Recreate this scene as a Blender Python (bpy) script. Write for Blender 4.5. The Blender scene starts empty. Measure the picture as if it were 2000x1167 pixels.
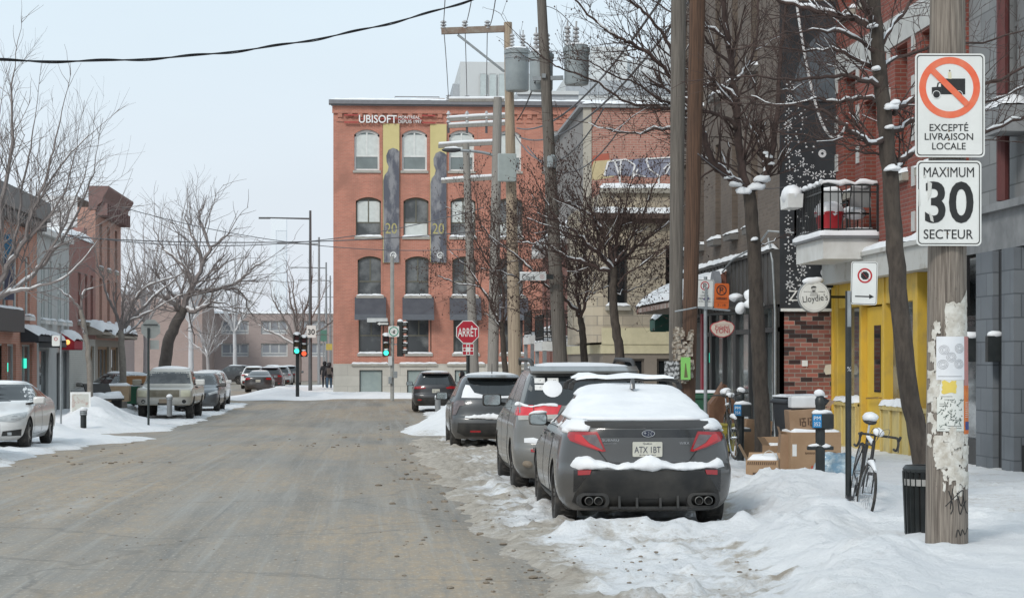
import bpy, bmesh, math, random
import numpy as np
from mathutils import Vector, Matrix
R = math.radians
sc = bpy.context.scene
COL = sc.collection
random.seed(7)
# ------------------------------------------------------------------ camera geometry (street runs along +Y)
F, HOR, CAMZ = 4000.0, 700.0, 1.8
YAW = math.atan(265 / 4000.0)
SA, CA = math.sin(YAW), math.cos(YAW)
def xk(px):
    t = (px - 1000) / F
    return (SA + CA * t) / (CA - SA * t)
def xat(px, Y): return xk(px) * Y
def yatx(px, X): return X / xk(px)
def dep(X, Y): return X * SA + Y * CA
def zat(px, py, Y):
    return CAMZ - (py - HOR) / F * dep(xat(px, Y), Y)
def at(px, py, Y): return Vector((xat(px, Y), Y, zat(px, py, Y)))
def sstep(a, b, x):
    t = np.clip((x - a) / (b - a), 0, 1)
    return t * t * (3 - 2 * t)
def zg(Y): return -0.4 * sstep(22., 75., np.asarray(Y, float))
def zgf(Y): return float(zg(Y))

# ------------------------------------------------------------------ noise
_rs = np.random.RandomState(3)
_tab = _rs.rand(512, 512)
def vnoise(x, y):
    xi = np.floor(x).astype(int); yi = np.floor(y).astype(int)
    fx = x - xi; fy = y - yi
    fx = fx * fx * (3 - 2 * fx); fy = fy * fy * (3 - 2 * fy)
    a = _tab[xi & 511, yi & 511]; b = _tab[(xi + 1) & 511, yi & 511]
    c = _tab[xi & 511, (yi + 1) & 511]; d = _tab[(xi + 1) & 511, (yi + 1) & 511]
    return (a * (1 - fx) + b * fx) * (1 - fy) + (c * (1 - fx) + d * fx) * fy
def fbm(x, y, o=4, g=.5):
    s = 0; a = 1.; t = 0
    for i in range(o):
        s = s + a * vnoise(x * 2 ** i + 17.3 * i, y * 2 ** i + 9.1 * i); t += a; a *= g
    return s / t

# ------------------------------------------------------------------ materials
_M = {}
def nt(name):
    m = bpy.data.materials.new(name); m.use_nodes = True
    n = m.node_tree.nodes; l = m.node_tree.links
    return m, n, l, n['Principled BSDF']
def rgb(c): return (c[0], c[1], c[2], 1)
def noise_col(n, l, src, c1, c2, scale, detail=6, lo=.35, hi=.65, stretch=(1, 1, 1), rough=.6):
    mp = n.new('ShaderNodeMapping'); mp.inputs['Scale'].default_value = stretch
    l.new(src, mp.inputs[0])
    nz = n.new('ShaderNodeTexNoise'); nz.inputs['Scale'].default_value = scale
    nz.inputs['Detail'].default_value = detail; nz.inputs['Roughness'].default_value = rough
    l.new(mp.outputs[0], nz.inputs['Vector'])
    mr = n.new('ShaderNodeMapRange'); mr.inputs[1].default_value = lo; mr.inputs[2].default_value = hi
    l.new(nz.outputs['Fac'], mr.inputs[0])
    mx = n.new('ShaderNodeMix'); mx.data_type = 'RGBA'
    l.new(mr.outputs[0], mx.inputs['Factor'])
    for k, c in ((6, c1), (7, c2)):
        if isinstance(c, (tuple, list)): mx.inputs[k].default_value = rgb(c)
        else: l.new(c, mx.inputs[k])
    return mx.outputs[2], nz.outputs['Fac'], mr.outputs[0]
def bump(n, l, p, fac, strength, dist=.02):
    b = n.new('ShaderNodeBump'); b.inputs['Strength'].default_value = strength; b.inputs['Distance'].default_value = dist
    l.new(fac, b.inputs['Height']); l.new(b.outputs[0], p.inputs['Normal'])
def M(name, c=None, rough=.6, metal=0., c2=None, scale=4., bmp=0., bdist=.02, stretch=(1, 1, 1), emis=0., spec=.5, coat=0., lo=.35, hi=.65, trans=0.):
    if name in _M: return _M[name]
    m, n, l, p = nt(name)
    if c2 is None: c2 = tuple(x * .86 for x in c)
    tc = n.new('ShaderNodeTexCoord')
    col, fac, _ = noise_col(n, l, tc.outputs['Object'], c, c2, scale, stretch=stretch, lo=lo, hi=hi)
    l.new(col, p.inputs['Base Color'])
    p.inputs['Roughness'].default_value = rough; p.inputs['Metallic'].default_value = metal
    p.inputs['Specular IOR Level'].default_value = spec
    p.inputs['Coat Weight'].default_value = coat
    p.inputs['Transmission Weight'].default_value = trans
    if emis:
        p.inputs['Emission Color'].default_value = rgb(c); p.inputs['Emission Strength'].default_value = emis
    if bmp: bump(n, l, p, fac, bmp, bdist)
    _M[name] = m
    return m
def brick(name, c1, c2, mortar, bw=.22, bh=.075, ms=.010, stain=(.25, .2, .18), amt=.35, dark=None):
    if name in _M: return _M[name]
    m, n, l, p = nt(name)
    tc = n.new('ShaderNodeTexCoord'); sp = n.new('ShaderNodeSeparateXYZ'); l.new(tc.outputs['Object'], sp.inputs[0])
    ad = n.new('ShaderNodeMath'); l.new(sp.outputs[0], ad.inputs[0]); l.new(sp.outputs[1], ad.inputs[1])
    cb = n.new('ShaderNodeCombineXYZ'); l.new(ad.outputs[0], cb.inputs[0]); l.new(sp.outputs[2], cb.inputs[1])
    b = n.new('ShaderNodeTexBrick'); l.new(cb.outputs[0], b.inputs['Vector'])
    b.inputs['Scale'].default_value = 1; b.inputs['Brick Width'].default_value = bw; b.inputs['Row Height'].default_value = bh
    b.inputs['Mortar Size'].default_value = ms; b.inputs['Mortar Smooth'].default_value = .3
    b.inputs['Color1'].default_value = rgb(c1); b.inputs['Color2'].default_value = rgb(c2); b.inputs['Mortar'].default_value = rgb(mortar)
    b.inputs['Bias'].default_value = -.1
    col, fac, _ = noise_col(n, l, tc.outputs['Object'], b.outputs['Color'], stain, .7, lo=.45, hi=1. / max(amt, .01) * .4, detail=8)
    src = col
    if dark:   # random dark bricks
        def mth(op, a, b=0.):
            q = n.new('ShaderNodeMath'); q.operation = op
            for i, v in enumerate((a, b)):
                if isinstance(v, (int, float)): q.inputs[i].default_value = v
                else: l.new(v, q.inputs[i])
            return q.outputs[0]
        row = mth('FLOOR', mth('DIVIDE', sp.outputs[2], bh)); odd = mth('FLOORED_MODULO', row, 2.)
        col_ = mth('FLOOR', mth('ADD', mth('DIVIDE', ad.outputs[0], bw), mth('MULTIPLY', mth('SUBTRACT', 1., odd), .5)))
        cv = n.new('ShaderNodeCombineXYZ'); l.new(col_, cv.inputs[0]); l.new(row, cv.inputs[1])
        vo = n.new('ShaderNodeTexWhiteNoise'); vo.noise_dimensions = '2D'; l.new(cv.outputs[0], vo.inputs['Vector'])
        rp = n.new('ShaderNodeValToRGB'); l.new(vo.outputs['Value'], rp.inputs[0]); rp.color_ramp.interpolation = 'CONSTANT'
        e = rp.color_ramp.elements; e[0].position = 0; e[0].color = rgb(dark); e[1].position = .28; e[1].color = (1, 1, 1, 1)
        e2 = e.new(.72); e2.color = (1.5, 1.35, 1.3, 1); e3 = e.new(.86); e3.color = (.7, .6, .62, 1)
        mm = n.new('ShaderNodeMix'); mm.data_type = 'RGBA'; mm.blend_type = 'MULTIPLY'; mm.inputs['Factor'].default_value = 1
        l.new(col, mm.inputs[6]); l.new(rp.outputs[0], mm.inputs[7]); src = mm.outputs[2]
    l.new(src, p.inputs['Base Color']); p.inputs['Roughness'].default_value = .85
    inv = n.new('ShaderNodeMath'); inv.operation = 'SUBTRACT'; inv.inputs[0].default_value = 1; l.new(b.outputs['Fac'], inv.inputs[1])
    bump(n, l, p, inv.outputs[0], .5, .01)
    _M[name] = m
    return m
def paint(name, c, rough=.35, metal=.25, dirt=(.23, .2, .17), z0=.2, z1=.75, coat=.35, damt=.75):
    """car paint with road salt and dirt thickening towards the sills"""
    if name in _M: return _M[name]
    m, n, l, p = nt(name)
    tc = n.new('ShaderNodeTexCoord'); sp = n.new('ShaderNodeSeparateXYZ'); l.new(tc.outputs['Object'], sp.inputs[0])
    nz = n.new('ShaderNodeTexNoise'); nz.inputs['Scale'].default_value = 5; nz.inputs['Detail'].default_value = 8; nz.inputs['Roughness'].default_value = .7
    l.new(tc.outputs['Object'], nz.inputs['Vector'])
    a = n.new('ShaderNodeMath'); a.operation = 'MULTIPLY_ADD'; a.inputs[1].default_value = .7; l.new(nz.outputs['Fac'], a.inputs[0])
    l.new(sp.outputs[2], a.inputs[2])
    mr = n.new('ShaderNodeMapRange'); mr.inputs[1].default_value = z0 + .35; mr.inputs[2].default_value = z1 + .35
    mr.inputs[3].default_value = damt; mr.inputs[4].default_value = .10
    l.new(a.outputs[0], mr.inputs[0])
    mx = n.new('ShaderNodeMix'); mx.data_type = 'RGBA'; l.new(mr.outputs[0], mx.inputs['Factor'])
    mx.inputs[6].default_value = rgb(c); mx.inputs[7].default_value = rgb(dirt)
    l.new(mx.outputs[2], p.inputs['Base Color'])
    r = n.new('ShaderNodeMapRange'); l.new(mr.outputs[0], r.inputs[0]); r.inputs[3].default_value = rough; r.inputs[4].default_value = .9
    l.new(r.outputs[0], p.inputs['Roughness'])
    p.inputs['Metallic'].default_value = metal; p.inputs['Coat Weight'].default_value = min(1, coat * 2.2); p.inputs['Coat Roughness'].default_value = .10
    _M[name] = m
    return m

SNOW = M('snow', (.80, .806, .815), .75, c2=(.72, .73, .75), scale=3, bmp=.25, bdist=.03, spec=.2)
BLACK = M('black_plastic', (.018, .018, .019), .55, c2=(.035, .033, .03), scale=6)
RUBBER = M('rubber', (.025, .024, .023), .85, c2=(.09, .08, .07), scale=9, lo=.45, hi=.8)
GLASS = M('dark_glass', (.012, .015, .017), .06, c2=(.02, .024, .026), scale=1.5, spec=.8)
CHROME = M('chrome', (.55, .56, .57), .22, metal=1.)
STEEL = M('galvanised_steel', (.34, .36, .37), .5, metal=.5, c2=(.25, .27, .28), scale=8)
BLACKMETAL = M('black_painted_metal', (.012, .016, .017), .4, c2=(.025, .028, .028), scale=6)
WOOD = M('weathered_pole_wood', (.29, .25, .21), .9, c2=(.11, .09, .075), scale=4, stretch=(15, 15, .5), bmp=.8, bdist=.02)
WOODGREY = M('grey_pole_wood', (.175, .155, .135), .9, c2=(.10, .088, .076), scale=4, stretch=(13, 13, .45), bmp=.8, bdist=.02)
WOODHAZE = M('hazy_pole_wood', (.31, .29, .265), .9, c2=(.22, .205, .185), scale=4, stretch=(13, 13, .45), bmp=.5, bdist=.02)  # for distant poles: haze is put into the wood colour
WOODLIGHT = M('pale_pole_wood', (.40, .32, .235), .9, c2=(.27, .21, .155), scale=3.5, stretch=(6, 6, .3), bmp=.6, bdist=.02)
WOODBROWN = M('brown_pole_wood', (.125, .068, .042), .9, c2=(.055, .032, .022), scale=4, stretch=(13, 13, .45), bmp=.8, bdist=.02)
BARK = M('bark', (.085, .068, .055), .95, c2=(.045, .036, .03), scale=9, stretch=(2, 2, .6), bmp=.9, bdist=.02)
TWIG = M('twig_bark', (.085, .055, .047), .95, c2=(.05, .034, .03), scale=6)
WHITE = M('white_paint', (.76, .76, .74), .5, c2=(.66, .66, .64), scale=5)
SIGNWHITE = M('sign_white', (.74, .745, .72), .4, c2=(.66, .665, .64), scale=3)
SIGNBLACK = M('sign_black', (.012, .012, .012), .5, c2=(.02, .02, .02), scale=9)

# ------------------------------------------------------------------ mesh builder
class MB:
    def __init__(s): s.v = []; s.f = []; s.m = []; s.mi = 0; s.T = None
    def add(s, vs, fs):
        o = len(s.v)
        if s.T is not None: vs = [s.T @ Vector(q) for q in vs]
        s.v += [tuple(q) for q in vs]; s.f += [[o + i for i in q] for q in fs]; s.m += [s.mi] * len(fs)
        return s
    def box(s, x0, x1, y0, y1, z0, z1):
        return s.add([(x0, y0, z0), (x1, y0, z0), (x1, y1, z0), (x0, y1, z0), (x0, y0, z1), (x1, y0, z1), (x1, y1, z1), (x0, y1, z1)],
                     [(0, 3, 2, 1), (4, 5, 6, 7), (0, 1, 5, 4), (1, 2, 6, 5), (2, 3, 7, 6), (3, 0, 4, 7)])
    def quad(s, *q): return s.add(list(q), [tuple(range(len(q)))])
    def bar(s, p, q, w, h=None):
        p, q = Vector(p), Vector(q); h = h or w
        d = (q - p).normalized(); up = Vector((0, 0, 1)) if abs(d.z) < .95 else Vector((0, 1, 0))
        a = d.cross(up).normalized() * (w / 2); b = a.cross(d).normalized() * (h / 2)
        vs = [p - a - b, p + a - b, p + a + b, p - a + b, q - a - b, q + a - b, q + a + b, q - a + b]
        return s.add(vs, [(0, 1, 2, 3), (7, 6, 5, 4), (0, 4, 5, 1), (1, 5, 6, 2), (2, 6, 7, 3), (3, 7, 4, 0)])
    def tube(s, pts, r, n=8, cap=True):
        pts = [Vector(p) for p in pts]; k = len(pts)
        rs = r if isinstance(r, (list, tuple)) else [r] * k
        vs = []; ref = None
        for i, p in enumerate(pts):
            d = (pts[min(i + 1, k - 1)] - pts[max(i - 1, 0)])
            d = d.normalized() if d.length > 1e-9 else Vector((0, 0, 1))
            if ref is None:
                ref = Vector((1, 0, 0)) if abs(d.x) < .8 else Vector((0, 1, 0))
            a = (ref - d * ref.dot(d))
            if a.length < 1e-6: a = d.orthogonal()
            a.normalize(); b = d.cross(a); ref = a
            for j in range(n):
                t = 2 * math.pi * j / n
                vs.append(p + (a * math.cos(t) + b * math.sin(t)) * rs[i])
        fs = []
        for i in range(k - 1):
            for j in range(n):
                fs.append((i * n + j, i * n + (j + 1) % n, (i + 1) * n + (j + 1) % n, (i + 1) * n + j))
        if cap:
            fs.append(tuple(range(n))[::-1]); fs.append(tuple((k - 1) * n + j for j in range(n)))
        return s.add(vs, fs)
    def cyl(s, p, q, r0, r1=None, n=16): return s.tube([p, q], [r0, r0 if r1 is None else r1], n)
    def lathe(s, prof, n=20, c=(0, 0, 0), a=None, cap=True):
        """profile of (r, h) about z, or about the axis a ('x' / 'y')"""
        vs = []
        for r, h in prof:
            for j in range(n):
                t = 2 * math.pi * j / n
                x, y = r * math.cos(t), r * math.sin(t)
                q = (x, y, h) if a is None else ((h, x, y) if a == 'x' else (x, h, y))
                vs.append((q[0] + c[0], q[1] + c[1], q[2] + c[2]))
        k = len(prof); fs = []
        for i in range(k - 1):
            for j in range(n):
                q = (i * n + j, i * n + (j + 1) % n, (i + 1) * n + (j + 1) % n, (i + 1) * n + j)
                fs.append(q if a != 'y' else q[::-1])
        if not cap: return s.add(vs, fs)
        fs.append(tuple(range(n))[::-1] if a != 'y' else tuple(range(n))); e = tuple((k - 1) * n + j for j in range(n)); fs.append(e if a != 'y' else e[::-1])
        return s.add(vs, fs)
    def prism(s, poly, a, b, ax='y'):
        n = len(poly)
        mk = {'y': lambda u, v, t: (u, t, v), 'x': lambda u, v, t: (t, u, v), 'z': lambda u, v, t: (u, v, t)}[ax]
        vs = [mk(u, v, a) for u, v in poly] + [mk(u, v, b) for u, v in poly]
        fs = [tuple(range(n)), tuple(range(2 * n - 1, n - 1, -1))] + [(i, i + n, (i + 1) % n + n, (i + 1) % n) for i in range(n)]
        return s.add(vs, fs)
    def sphere(s, c, r, nu=12, nv=8, sc_=(1, 1, 1)):
        prof = [(max(r * math.sin(math.pi * i / nv), 1e-4) , -r * math.cos(math.pi * i / nv)) for i in range(nv + 1)]
        vs = []
        for rr, h in prof:
            for j in range(nu):
                t = 2 * math.pi * j / nu
                vs.append((c[0] + rr * math.cos(t) * sc_[0], c[1] + rr * math.sin(t) * sc_[1], c[2] + h * sc_[2]))
        fs = []
        for i in range(nv):
            for j in range(nu):
                fs.append((i * nu + j, i * nu + (j + 1) % nu, (i + 1) * nu + (j + 1) % nu, (i + 1) * nu + j))
        return s.add(vs, fs)
    def mesh(s, name, mats, smooth=None, fix=True):
        me = bpy.data.meshes.new(name); me.from_pydata(s.v, [], s.f)
        for m in (mats if isinstance(mats, (list, tuple)) else [mats]): me.materials.append(m)
        if any(s.m): me.polygons.foreach_set('material_index', s.m)
        if fix:
            bm = bmesh.new(); bm.from_mesh(me); bmesh.ops.recalc_face_normals(bm, faces=bm.faces); bm.to_mesh(me); bm.free()
        if smooth is not None:
            me.polygons.foreach_set('use_smooth', [True] * len(me.polygons))
            me.set_sharp_from_angle(angle=R(smooth))
        me.update()
        return me
    def build(s, name, mats, parent=None, smooth=None, fix=True, bev=0, loc=None):
        if mats is SNOW and name == 'snow' and s.v:      # uneven, wind-packed surface
            a = np.array(s.v); f = 6.5; k = parent.name.__len__() * 1.7
            for ax, (u, v) in enumerate(((1, 2), (2, 0), (0, 1))):
                a[:, ax] += (fbm(np.array(s.v)[:, u] * f + k + ax * 7, np.array(s.v)[:, v] * f + a[:, ax] * 3, 3) - .5) * (.075 if ax < 2 else .06)
            s.v = [tuple(q) for q in a]
        me = s.mesh(name, mats, smooth, fix)
        if bev:
            bm = bmesh.new(); bm.from_mesh(me)
            ed = [e for e in bm.edges if len(e.link_faces) == 2 and e.calc_face_angle(0) > .5]
            bmesh.ops.bevel(bm, geom=ed, offset=bev, segments=2, affect='EDGES', profile=.6)
            bm.to_mesh(me); bm.free()
        return link(name, me, parent, loc)
def link(name, data, parent=None, loc=None):
    o = bpy.data.objects.new(name, data); COL.objects.link(o)
    if parent is not None: o.parent = parent
    if loc is not None: o.location = loc
    return o
def thing(name, label, cat, loc=(0, 0, 0), rz=0, group=None):
    o = link(name, None); o.empty_display_size = .2
    o.location = loc; o.rotation_euler = (0, 0, rz)
    return tag(o, label, cat, group)
def tag(o, label, cat=None, group=None):
    o['label'] = label
    if cat: o['category'] = cat
    if group: o['group'] = group
    return o
def kids(o): return [c for c in bpy.data.objects if c.parent == o]
def copy_tree(o, parent=None):
    c = o.copy(); COL.objects.link(c); c.parent = parent
    for ch in kids(o): copy_tree(ch, c)
    return c
def text(name, s, mat, parent, loc, w=None, h=None, rot=(R(90), 0, 0), ext=.0015, off=0.):
    """flat lettering as a mesh fitted to width w and height h, centred on loc, facing local -Y"""
    cu = bpy.data.curves.new('lettering', 'FONT'); cu.body = s; cu.extrude = ext; cu.align_x = 'CENTER'; cu.offset = off
    cu.resolution_u = 4; cu.space_line = 1.0
    ob = bpy.data.objects.new('lettering', cu)
    me = bpy.data.meshes.new_from_object(ob); bpy.data.objects.remove(ob); bpy.data.curves.remove(cu)
    n = len(me.vertices); co = np.empty(n * 3); me.vertices.foreach_get('co', co); co = co.reshape(-1, 3)
    lo, hi = co.min(0), co.max(0); sz = hi - lo
    sx = w / sz[0] if w else (h / sz[1]); sy = h / sz[1] if h else sx
    co[:, 0] = (co[:, 0] - (lo[0] + hi[0]) / 2) * sx; co[:, 1] = (co[:, 1] - (lo[1] + hi[1]) / 2) * sy
    me.vertices.foreach_set('co', co.ravel()); me.materials.clear(); me.materials.append(mat); me.update()
    o = link(name, me, parent, loc); o.rotation_euler = rot
    return o
def disc(c, r, n=28): return [(c[0] + r * math.cos(2 * math.pi * i / n), c[1] + r * math.sin(2 * math.pi * i / n)) for i in range(n)]
def ring(mb, c, r0, r1, y0, y1, n=36):
    """annulus in the local xz plane"""
    P = lambda r, t, y: (c[0] + r * math.cos(t), y, c[1] + r * math.sin(t))
    for i in range(n):
        a, b = 2 * math.pi * i / n, 2 * math.pi * (i + 1) / n
        mb.quad(P(r0, a, y0), P(r0, b, y0), P(r1, b, y0), P(r1, a, y0)); mb.quad(P(r1, a, y0), P(r1, b, y0), P(r1, b, y1), P(r1, a, y1))
        mb.quad(P(r0, b, y0), P(r0, a, y0), P(r0, a, y1), P(r0, b, y1))
def rrect(x0, x1, z0, z1, r, n=5):
    p = []
    for cx, cz, a in ((x1 - r, z0 + r, -90), (x1 - r, z1 - r, 0), (x0 + r, z1 - r, 90), (x0 + r, z0 + r, 180)):
        for i in range(n + 1):
            t = R(a + 90 * i / n); p.append((cx + r * math.cos(t), cz + r * math.sin(t)))
    return p

# ------------------------------------------------------------------ render settings, world, sun, camera
sc.view_settings.view_transform = 'Standard'; sc.view_settings.look = 'None'; sc.view_settings.exposure = 0
w = bpy.data.worlds.new('World'); sc.world = w; w.use_nodes = True
wn, wl = w.node_tree.nodes, w.node_tree.links
bg = wn['Background']; sky = wn.new('ShaderNodeTexSky'); sky.sky_type = 'NISHITA'; sky.sun_disc = False
SUN_EL, SUN_AZ = 38, 215           # degrees; azimuth clockwise from +Y
sky.sun_elevation = R(SUN_EL); sky.sun_rotation = R(SUN_AZ); sky.air_density = 1.2; sky.dust_density = 3
cn = wn.new('ShaderNodeTexNoise'); cn.inputs['Scale'].default_value = 2.2; cn.inputs['Detail'].default_value = 5
mx = wn.new('ShaderNodeMix'); mx.data_type = 'RGBA'; mx.inputs['Factor'].default_value = .88     # high cloud layer over the blue
geo = wn.new('ShaderNodeTexCoord'); sz = wn.new('ShaderNodeSeparateXYZ'); wl.new(geo.outputs['Generated'], sz.inputs[0])
mr = wn.new('ShaderNodeMapRange'); wl.new(sz.outputs[2], mr.inputs[0]); mr.inputs[1].default_value = 0; mr.inputs[2].default_value = .2
cr = wn.new('ShaderNodeMix'); cr.data_type = 'RGBA'; wl.new(mr.outputs[0], cr.inputs['Factor'])
cr.inputs[6].default_value = (8.0, 8.45, 9.25, 1); cr.inputs[7].default_value = (7.3, 8.6, 9.5, 1)
cm = wn.new('ShaderNodeMapping'); cm.inputs['Scale'].default_value = (1, 1, 3); wl.new(geo.outputs['Generated'], cm.inputs[0]); wl.new(cm.outputs[0], cn.inputs['Vector'])
cl = wn.new('ShaderNodeMapRange'); wl.new(cn.outputs['Fac'], cl.inputs[0]); cl.inputs[1].default_value = .3; cl.inputs[2].default_value = .7; cl.inputs[3].default_value = .95; cl.inputs[4].default_value = 1.05
cx = wn.new('ShaderNodeVectorMath'); cx.operation = 'SCALE'; wl.new(cr.outputs[2], cx.inputs[0]); wl.new(cl.outputs[0], cx.inputs['Scale'])
wl.new(sky.outputs[0], mx.inputs[6]); wl.new(cx.outputs[0], mx.inputs[7]); wl.new(mx.outputs[2], bg.inputs[0])
bg.inputs[1].default_value = .108
sl = bpy.data.lights.new('sun', 'SUN'); sl.energy = 1.75; sl.angle = R(14); sl.color = (1, .96, .9)
so = link('sun', sl); so.rotation_euler = (R(90 - SUN_EL), 0, R(180 - SUN_AZ))
cam = bpy.data.cameras.new('camera'); co = link('camera', cam); sc.camera = co
co.location = (0, 0, CAMZ); co.rotation_euler = (R(90), 0, -YAW)
cam.sensor_width = 36; cam.lens = 36 * F / 2000; cam.shift_y = (HOR - 583.5) / 2000; cam.clip_end = 5000; cam.clip_start = .1
# ================================================================== GROUND
def struct(o): o['kind'] = 'structure'; return o
def np_mesh(name, V, Fq, mat, attr=None, smooth=True):
    me = bpy.data.meshes.new(name); me.from_pydata(V.tolist(), [], Fq.tolist()); me.materials.append(mat)
    if smooth: me.polygons.foreach_set('use_smooth', [True] * len(me.polygons))
    if attr is not None:
        a = me.attributes.new('dirt', 'FLOAT', 'POINT'); a.data.foreach_set('value', attr.astype(np.float32))
    me.update(); return me
def grid_faces(nx, ny):
    i = np.arange((nx - 1) * (ny - 1)); r, c = i // (nx - 1), i % (nx - 1); a = r * nx + c
    return np.stack([a, a + 1, a + nx + 1, a + nx], 1)

# asphalt: salt-greyed, with sandy slush streaks along the wheel tracks, pale ice, cracks
def road_mat():
    m, n, l, p = nt('salted_asphalt')
    tc = n.new('ShaderNodeTexCoord'); S = tc.outputs['Object']
    c0, f0, _ = noise_col(n, l, S, (.178, .166, .147), (.285, .265, .235), .8, detail=9, stretch=(1.6, .07, 1), lo=.36, hi=.64, rough=.65)
    # sand and slush, gritty inside large drifts
    big, fb_, mb_ = noise_col(n, l, S, (0, 0, 0), (1, 1, 1), .30, detail=7, stretch=(1.0, .28, 1), lo=.41, hi=.58, rough=.65)
    grit, fg_, mg_ = noise_col(n, l, S, (.25, .25, .25), (1, 1, 1), 7, detail=8, stretch=(1, .3, 1), lo=.42, hi=.60, rough=.75)
    mm = n.new('ShaderNodeMath'); mm.operation = 'MULTIPLY'; l.new(big, mm.inputs[0]); l.new(grit, mm.inputs[1])
    sd = n.new('ShaderNodeMix'); sd.data_type = 'RGBA'; l.new(mm.outputs[0], sd.inputs['Factor']); l.new(c0, sd.inputs[6]); sd.inputs[7].default_value = (.36, .275, .185, 1)
    c2, f2, _ = noise_col(n, l, S, sd.outputs[2], (.325, .312, .285), .9, detail=9, stretch=(5, .07, 1), lo=.52, hi=.74, rough=.72)
    c2, f2, _ = noise_col(n, l, S, c2, (.38, .37, .35), .42, detail=8, stretch=(1.4, .16, 1), lo=.60, hi=.72, rough=.7)
    c4, f4, _ = noise_col(n, l, S, c2, (.125, .12, .112), 1.1, detail=10, stretch=(7, .09, 1), lo=.54, hi=.80, rough=.75)
    c4, f6, _ = noise_col(n, l, S, c4, (.17, .115, .07), 9, detail=8, stretch=(1, .4, 1), lo=.60, hi=.70, rough=.8)
    c5, f5, _ = noise_col(n, l, S, c4, (.46, .41, .34), 24, detail=4, stretch=(1, .5, 1), lo=.56, hi=.74)
    # tar-sealed cracks
    vo = n.new('ShaderNodeTexVoronoi'); vo.feature = 'DISTANCE_TO_EDGE'; vo.inputs['Scale'].default_value = .22
    mp = n.new('ShaderNodeMapping'); l.new(S, mp.inputs[0]); mp.inputs['Scale'].default_value = (.8, 1.0, 1)
    wn_ = n.new('ShaderNodeTexNoise'); wn_.inputs['Scale'].default_value = .8; wn_.inputs['Detail'].default_value = 5; l.new(mp.outputs[0], wn_.inputs['Vector'])
    va = n.new('ShaderNodeVectorMath'); va.operation = 'MULTIPLY_ADD'; va.inputs[1].default_value = (1.6, 1.6, 0)
    l.new(wn_.outputs['Color'], va.inputs[0]); l.new(mp.outputs[0], va.inputs[2]); l.new(va.outputs[0], vo.inputs['Vector'])
    mr = n.new('ShaderNodeMapRange'); mr.inputs[1].default_value = .002; mr.inputs[2].default_value = .009; mr.inputs[3].default_value = .28; mr.inputs[4].default_value = 0
    l.new(vo.outputs[0], mr.inputs[0])
    mk = n.new('ShaderNodeMix'); mk.data_type = 'RGBA'; l.new(mr.outputs[0], mk.inputs['Factor']); l.new(c5, mk.inputs[6]); mk.inputs[7].default_value = (.06, .058, .055, 1)
    l.new(mk.outputs[2], p.inputs['Base Color'])
    rr = n.new('ShaderNodeMapRange'); l.new(f4, rr.inputs[0]); rr.inputs[1].default_value = .3; rr.inputs[2].default_value = .7; rr.inputs[3].default_value = .75; rr.inputs[4].default_value = .55
    l.new(rr.outputs[0], p.inputs['Roughness']); p.inputs['Specular IOR Level'].default_value = .3
    bump(n, l, p, f5, .35, .01)
    return m
ys = np.concatenate([np.arange(-20, 130, 1.5), np.arange(130, 420, 12.)]); xs = np.linspace(-120, 120, 33)
X, Y = np.meshgrid(xs, ys)
V = np.stack([X, Y, zg(Y)], -1).reshape(-1, 3)
struct(link('road', np_mesh('road', V, grid_faces(len(xs), len(ys)), road_mat())))
tm = M('snowy_terrain', (.7, .72, .75), .9, c2=(.55, .57, .6), scale=.02)
MB().box(-3000, 3000, -200, 4000, -1.6, -1.2).build('terrain', tm); struct(bpy.data.objects['terrain'])

def snow_mat():
    m, n, l, p = nt('trodden_snow')
    tc = n.new('ShaderNodeTexCoord'); S = tc.outputs['Object']
    at_ = n.new('ShaderNodeAttribute'); at_.attribute_name = 'dirt'
    c0, f0, _ = noise_col(n, l, S, (.85, .856, .862), (.785, .796, .815), 1.2, detail=6)
    cd, fd, _ = noise_col(n, l, S, (.58, .535, .47), (.33, .285, .235), 5., detail=10, lo=.35, hi=.68, rough=.75)
    nz = n.new('ShaderNodeTexNoise'); nz.inputs['Scale'].default_value = 7; nz.inputs['Detail'].default_value = 12; nz.inputs['Roughness'].default_value = .78
    l.new(S, nz.inputs['Vector'])
    ad = n.new('ShaderNodeMath'); l.new(at_.outputs['Fac'], ad.inputs[0]); l.new(nz.outputs['Fac'], ad.inputs[1])
    mr = n.new('ShaderNodeMapRange'); mr.inputs[1].default_value = .92; mr.inputs[2].default_value = 1.22; l.new(ad.outputs[0], mr.inputs[0])
    mx = n.new('ShaderNodeMix'); mx.data_type = 'RGBA'; l.new(mr.outputs[0], mx.inputs['Factor']); l.new(c0, mx.inputs[6]); l.new(cd, mx.inputs[7])
    l.new(mx.outputs[2], p.inputs['Base Color']); p.inputs['Roughness'].default_value = .8; p.inputs['Specular IOR Level'].default_value = .15
    nb = n.new('ShaderNodeTexNoise'); nb.inputs['Scale'].default_value = 11; nb.inputs['Detail'].default_value = 10; nb.inputs['Roughness'].default_value = .78; l.new(S, nb.inputs['Vector'])
    bump(n, l, p, nb.outputs['Fac'], .85, .06)
    return m
SNOWG = snow_mat()
def snow_patch(name, xs, ys, hf):
    X, Y = np.meshgrid(xs, ys)
    h, d = hf(X, Y)
    V = np.stack([X, Y, zg(Y) + h], -1).reshape(-1, 3)
    fq = grid_faces(len(xs), len(ys))
    keep = (h.reshape(-1)[fq] > -.02).any(1)
    fq = fq[keep]
    used = np.zeros(len(V), bool); used[fq.ravel()] = True
    idx = np.cumsum(used) - 1
    return struct(link(name, np_mesh(name, V[used], idx[fq], SNOWG, d.reshape(-1)[used])))
def lumps(X, Y, s, seed=0., p=1.6):
    v = fbm(X * s + seed, Y * s + seed * 2.1, 4, .55)
    return np.clip((v - .45) * 2.6, 0, 1) ** p
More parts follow.
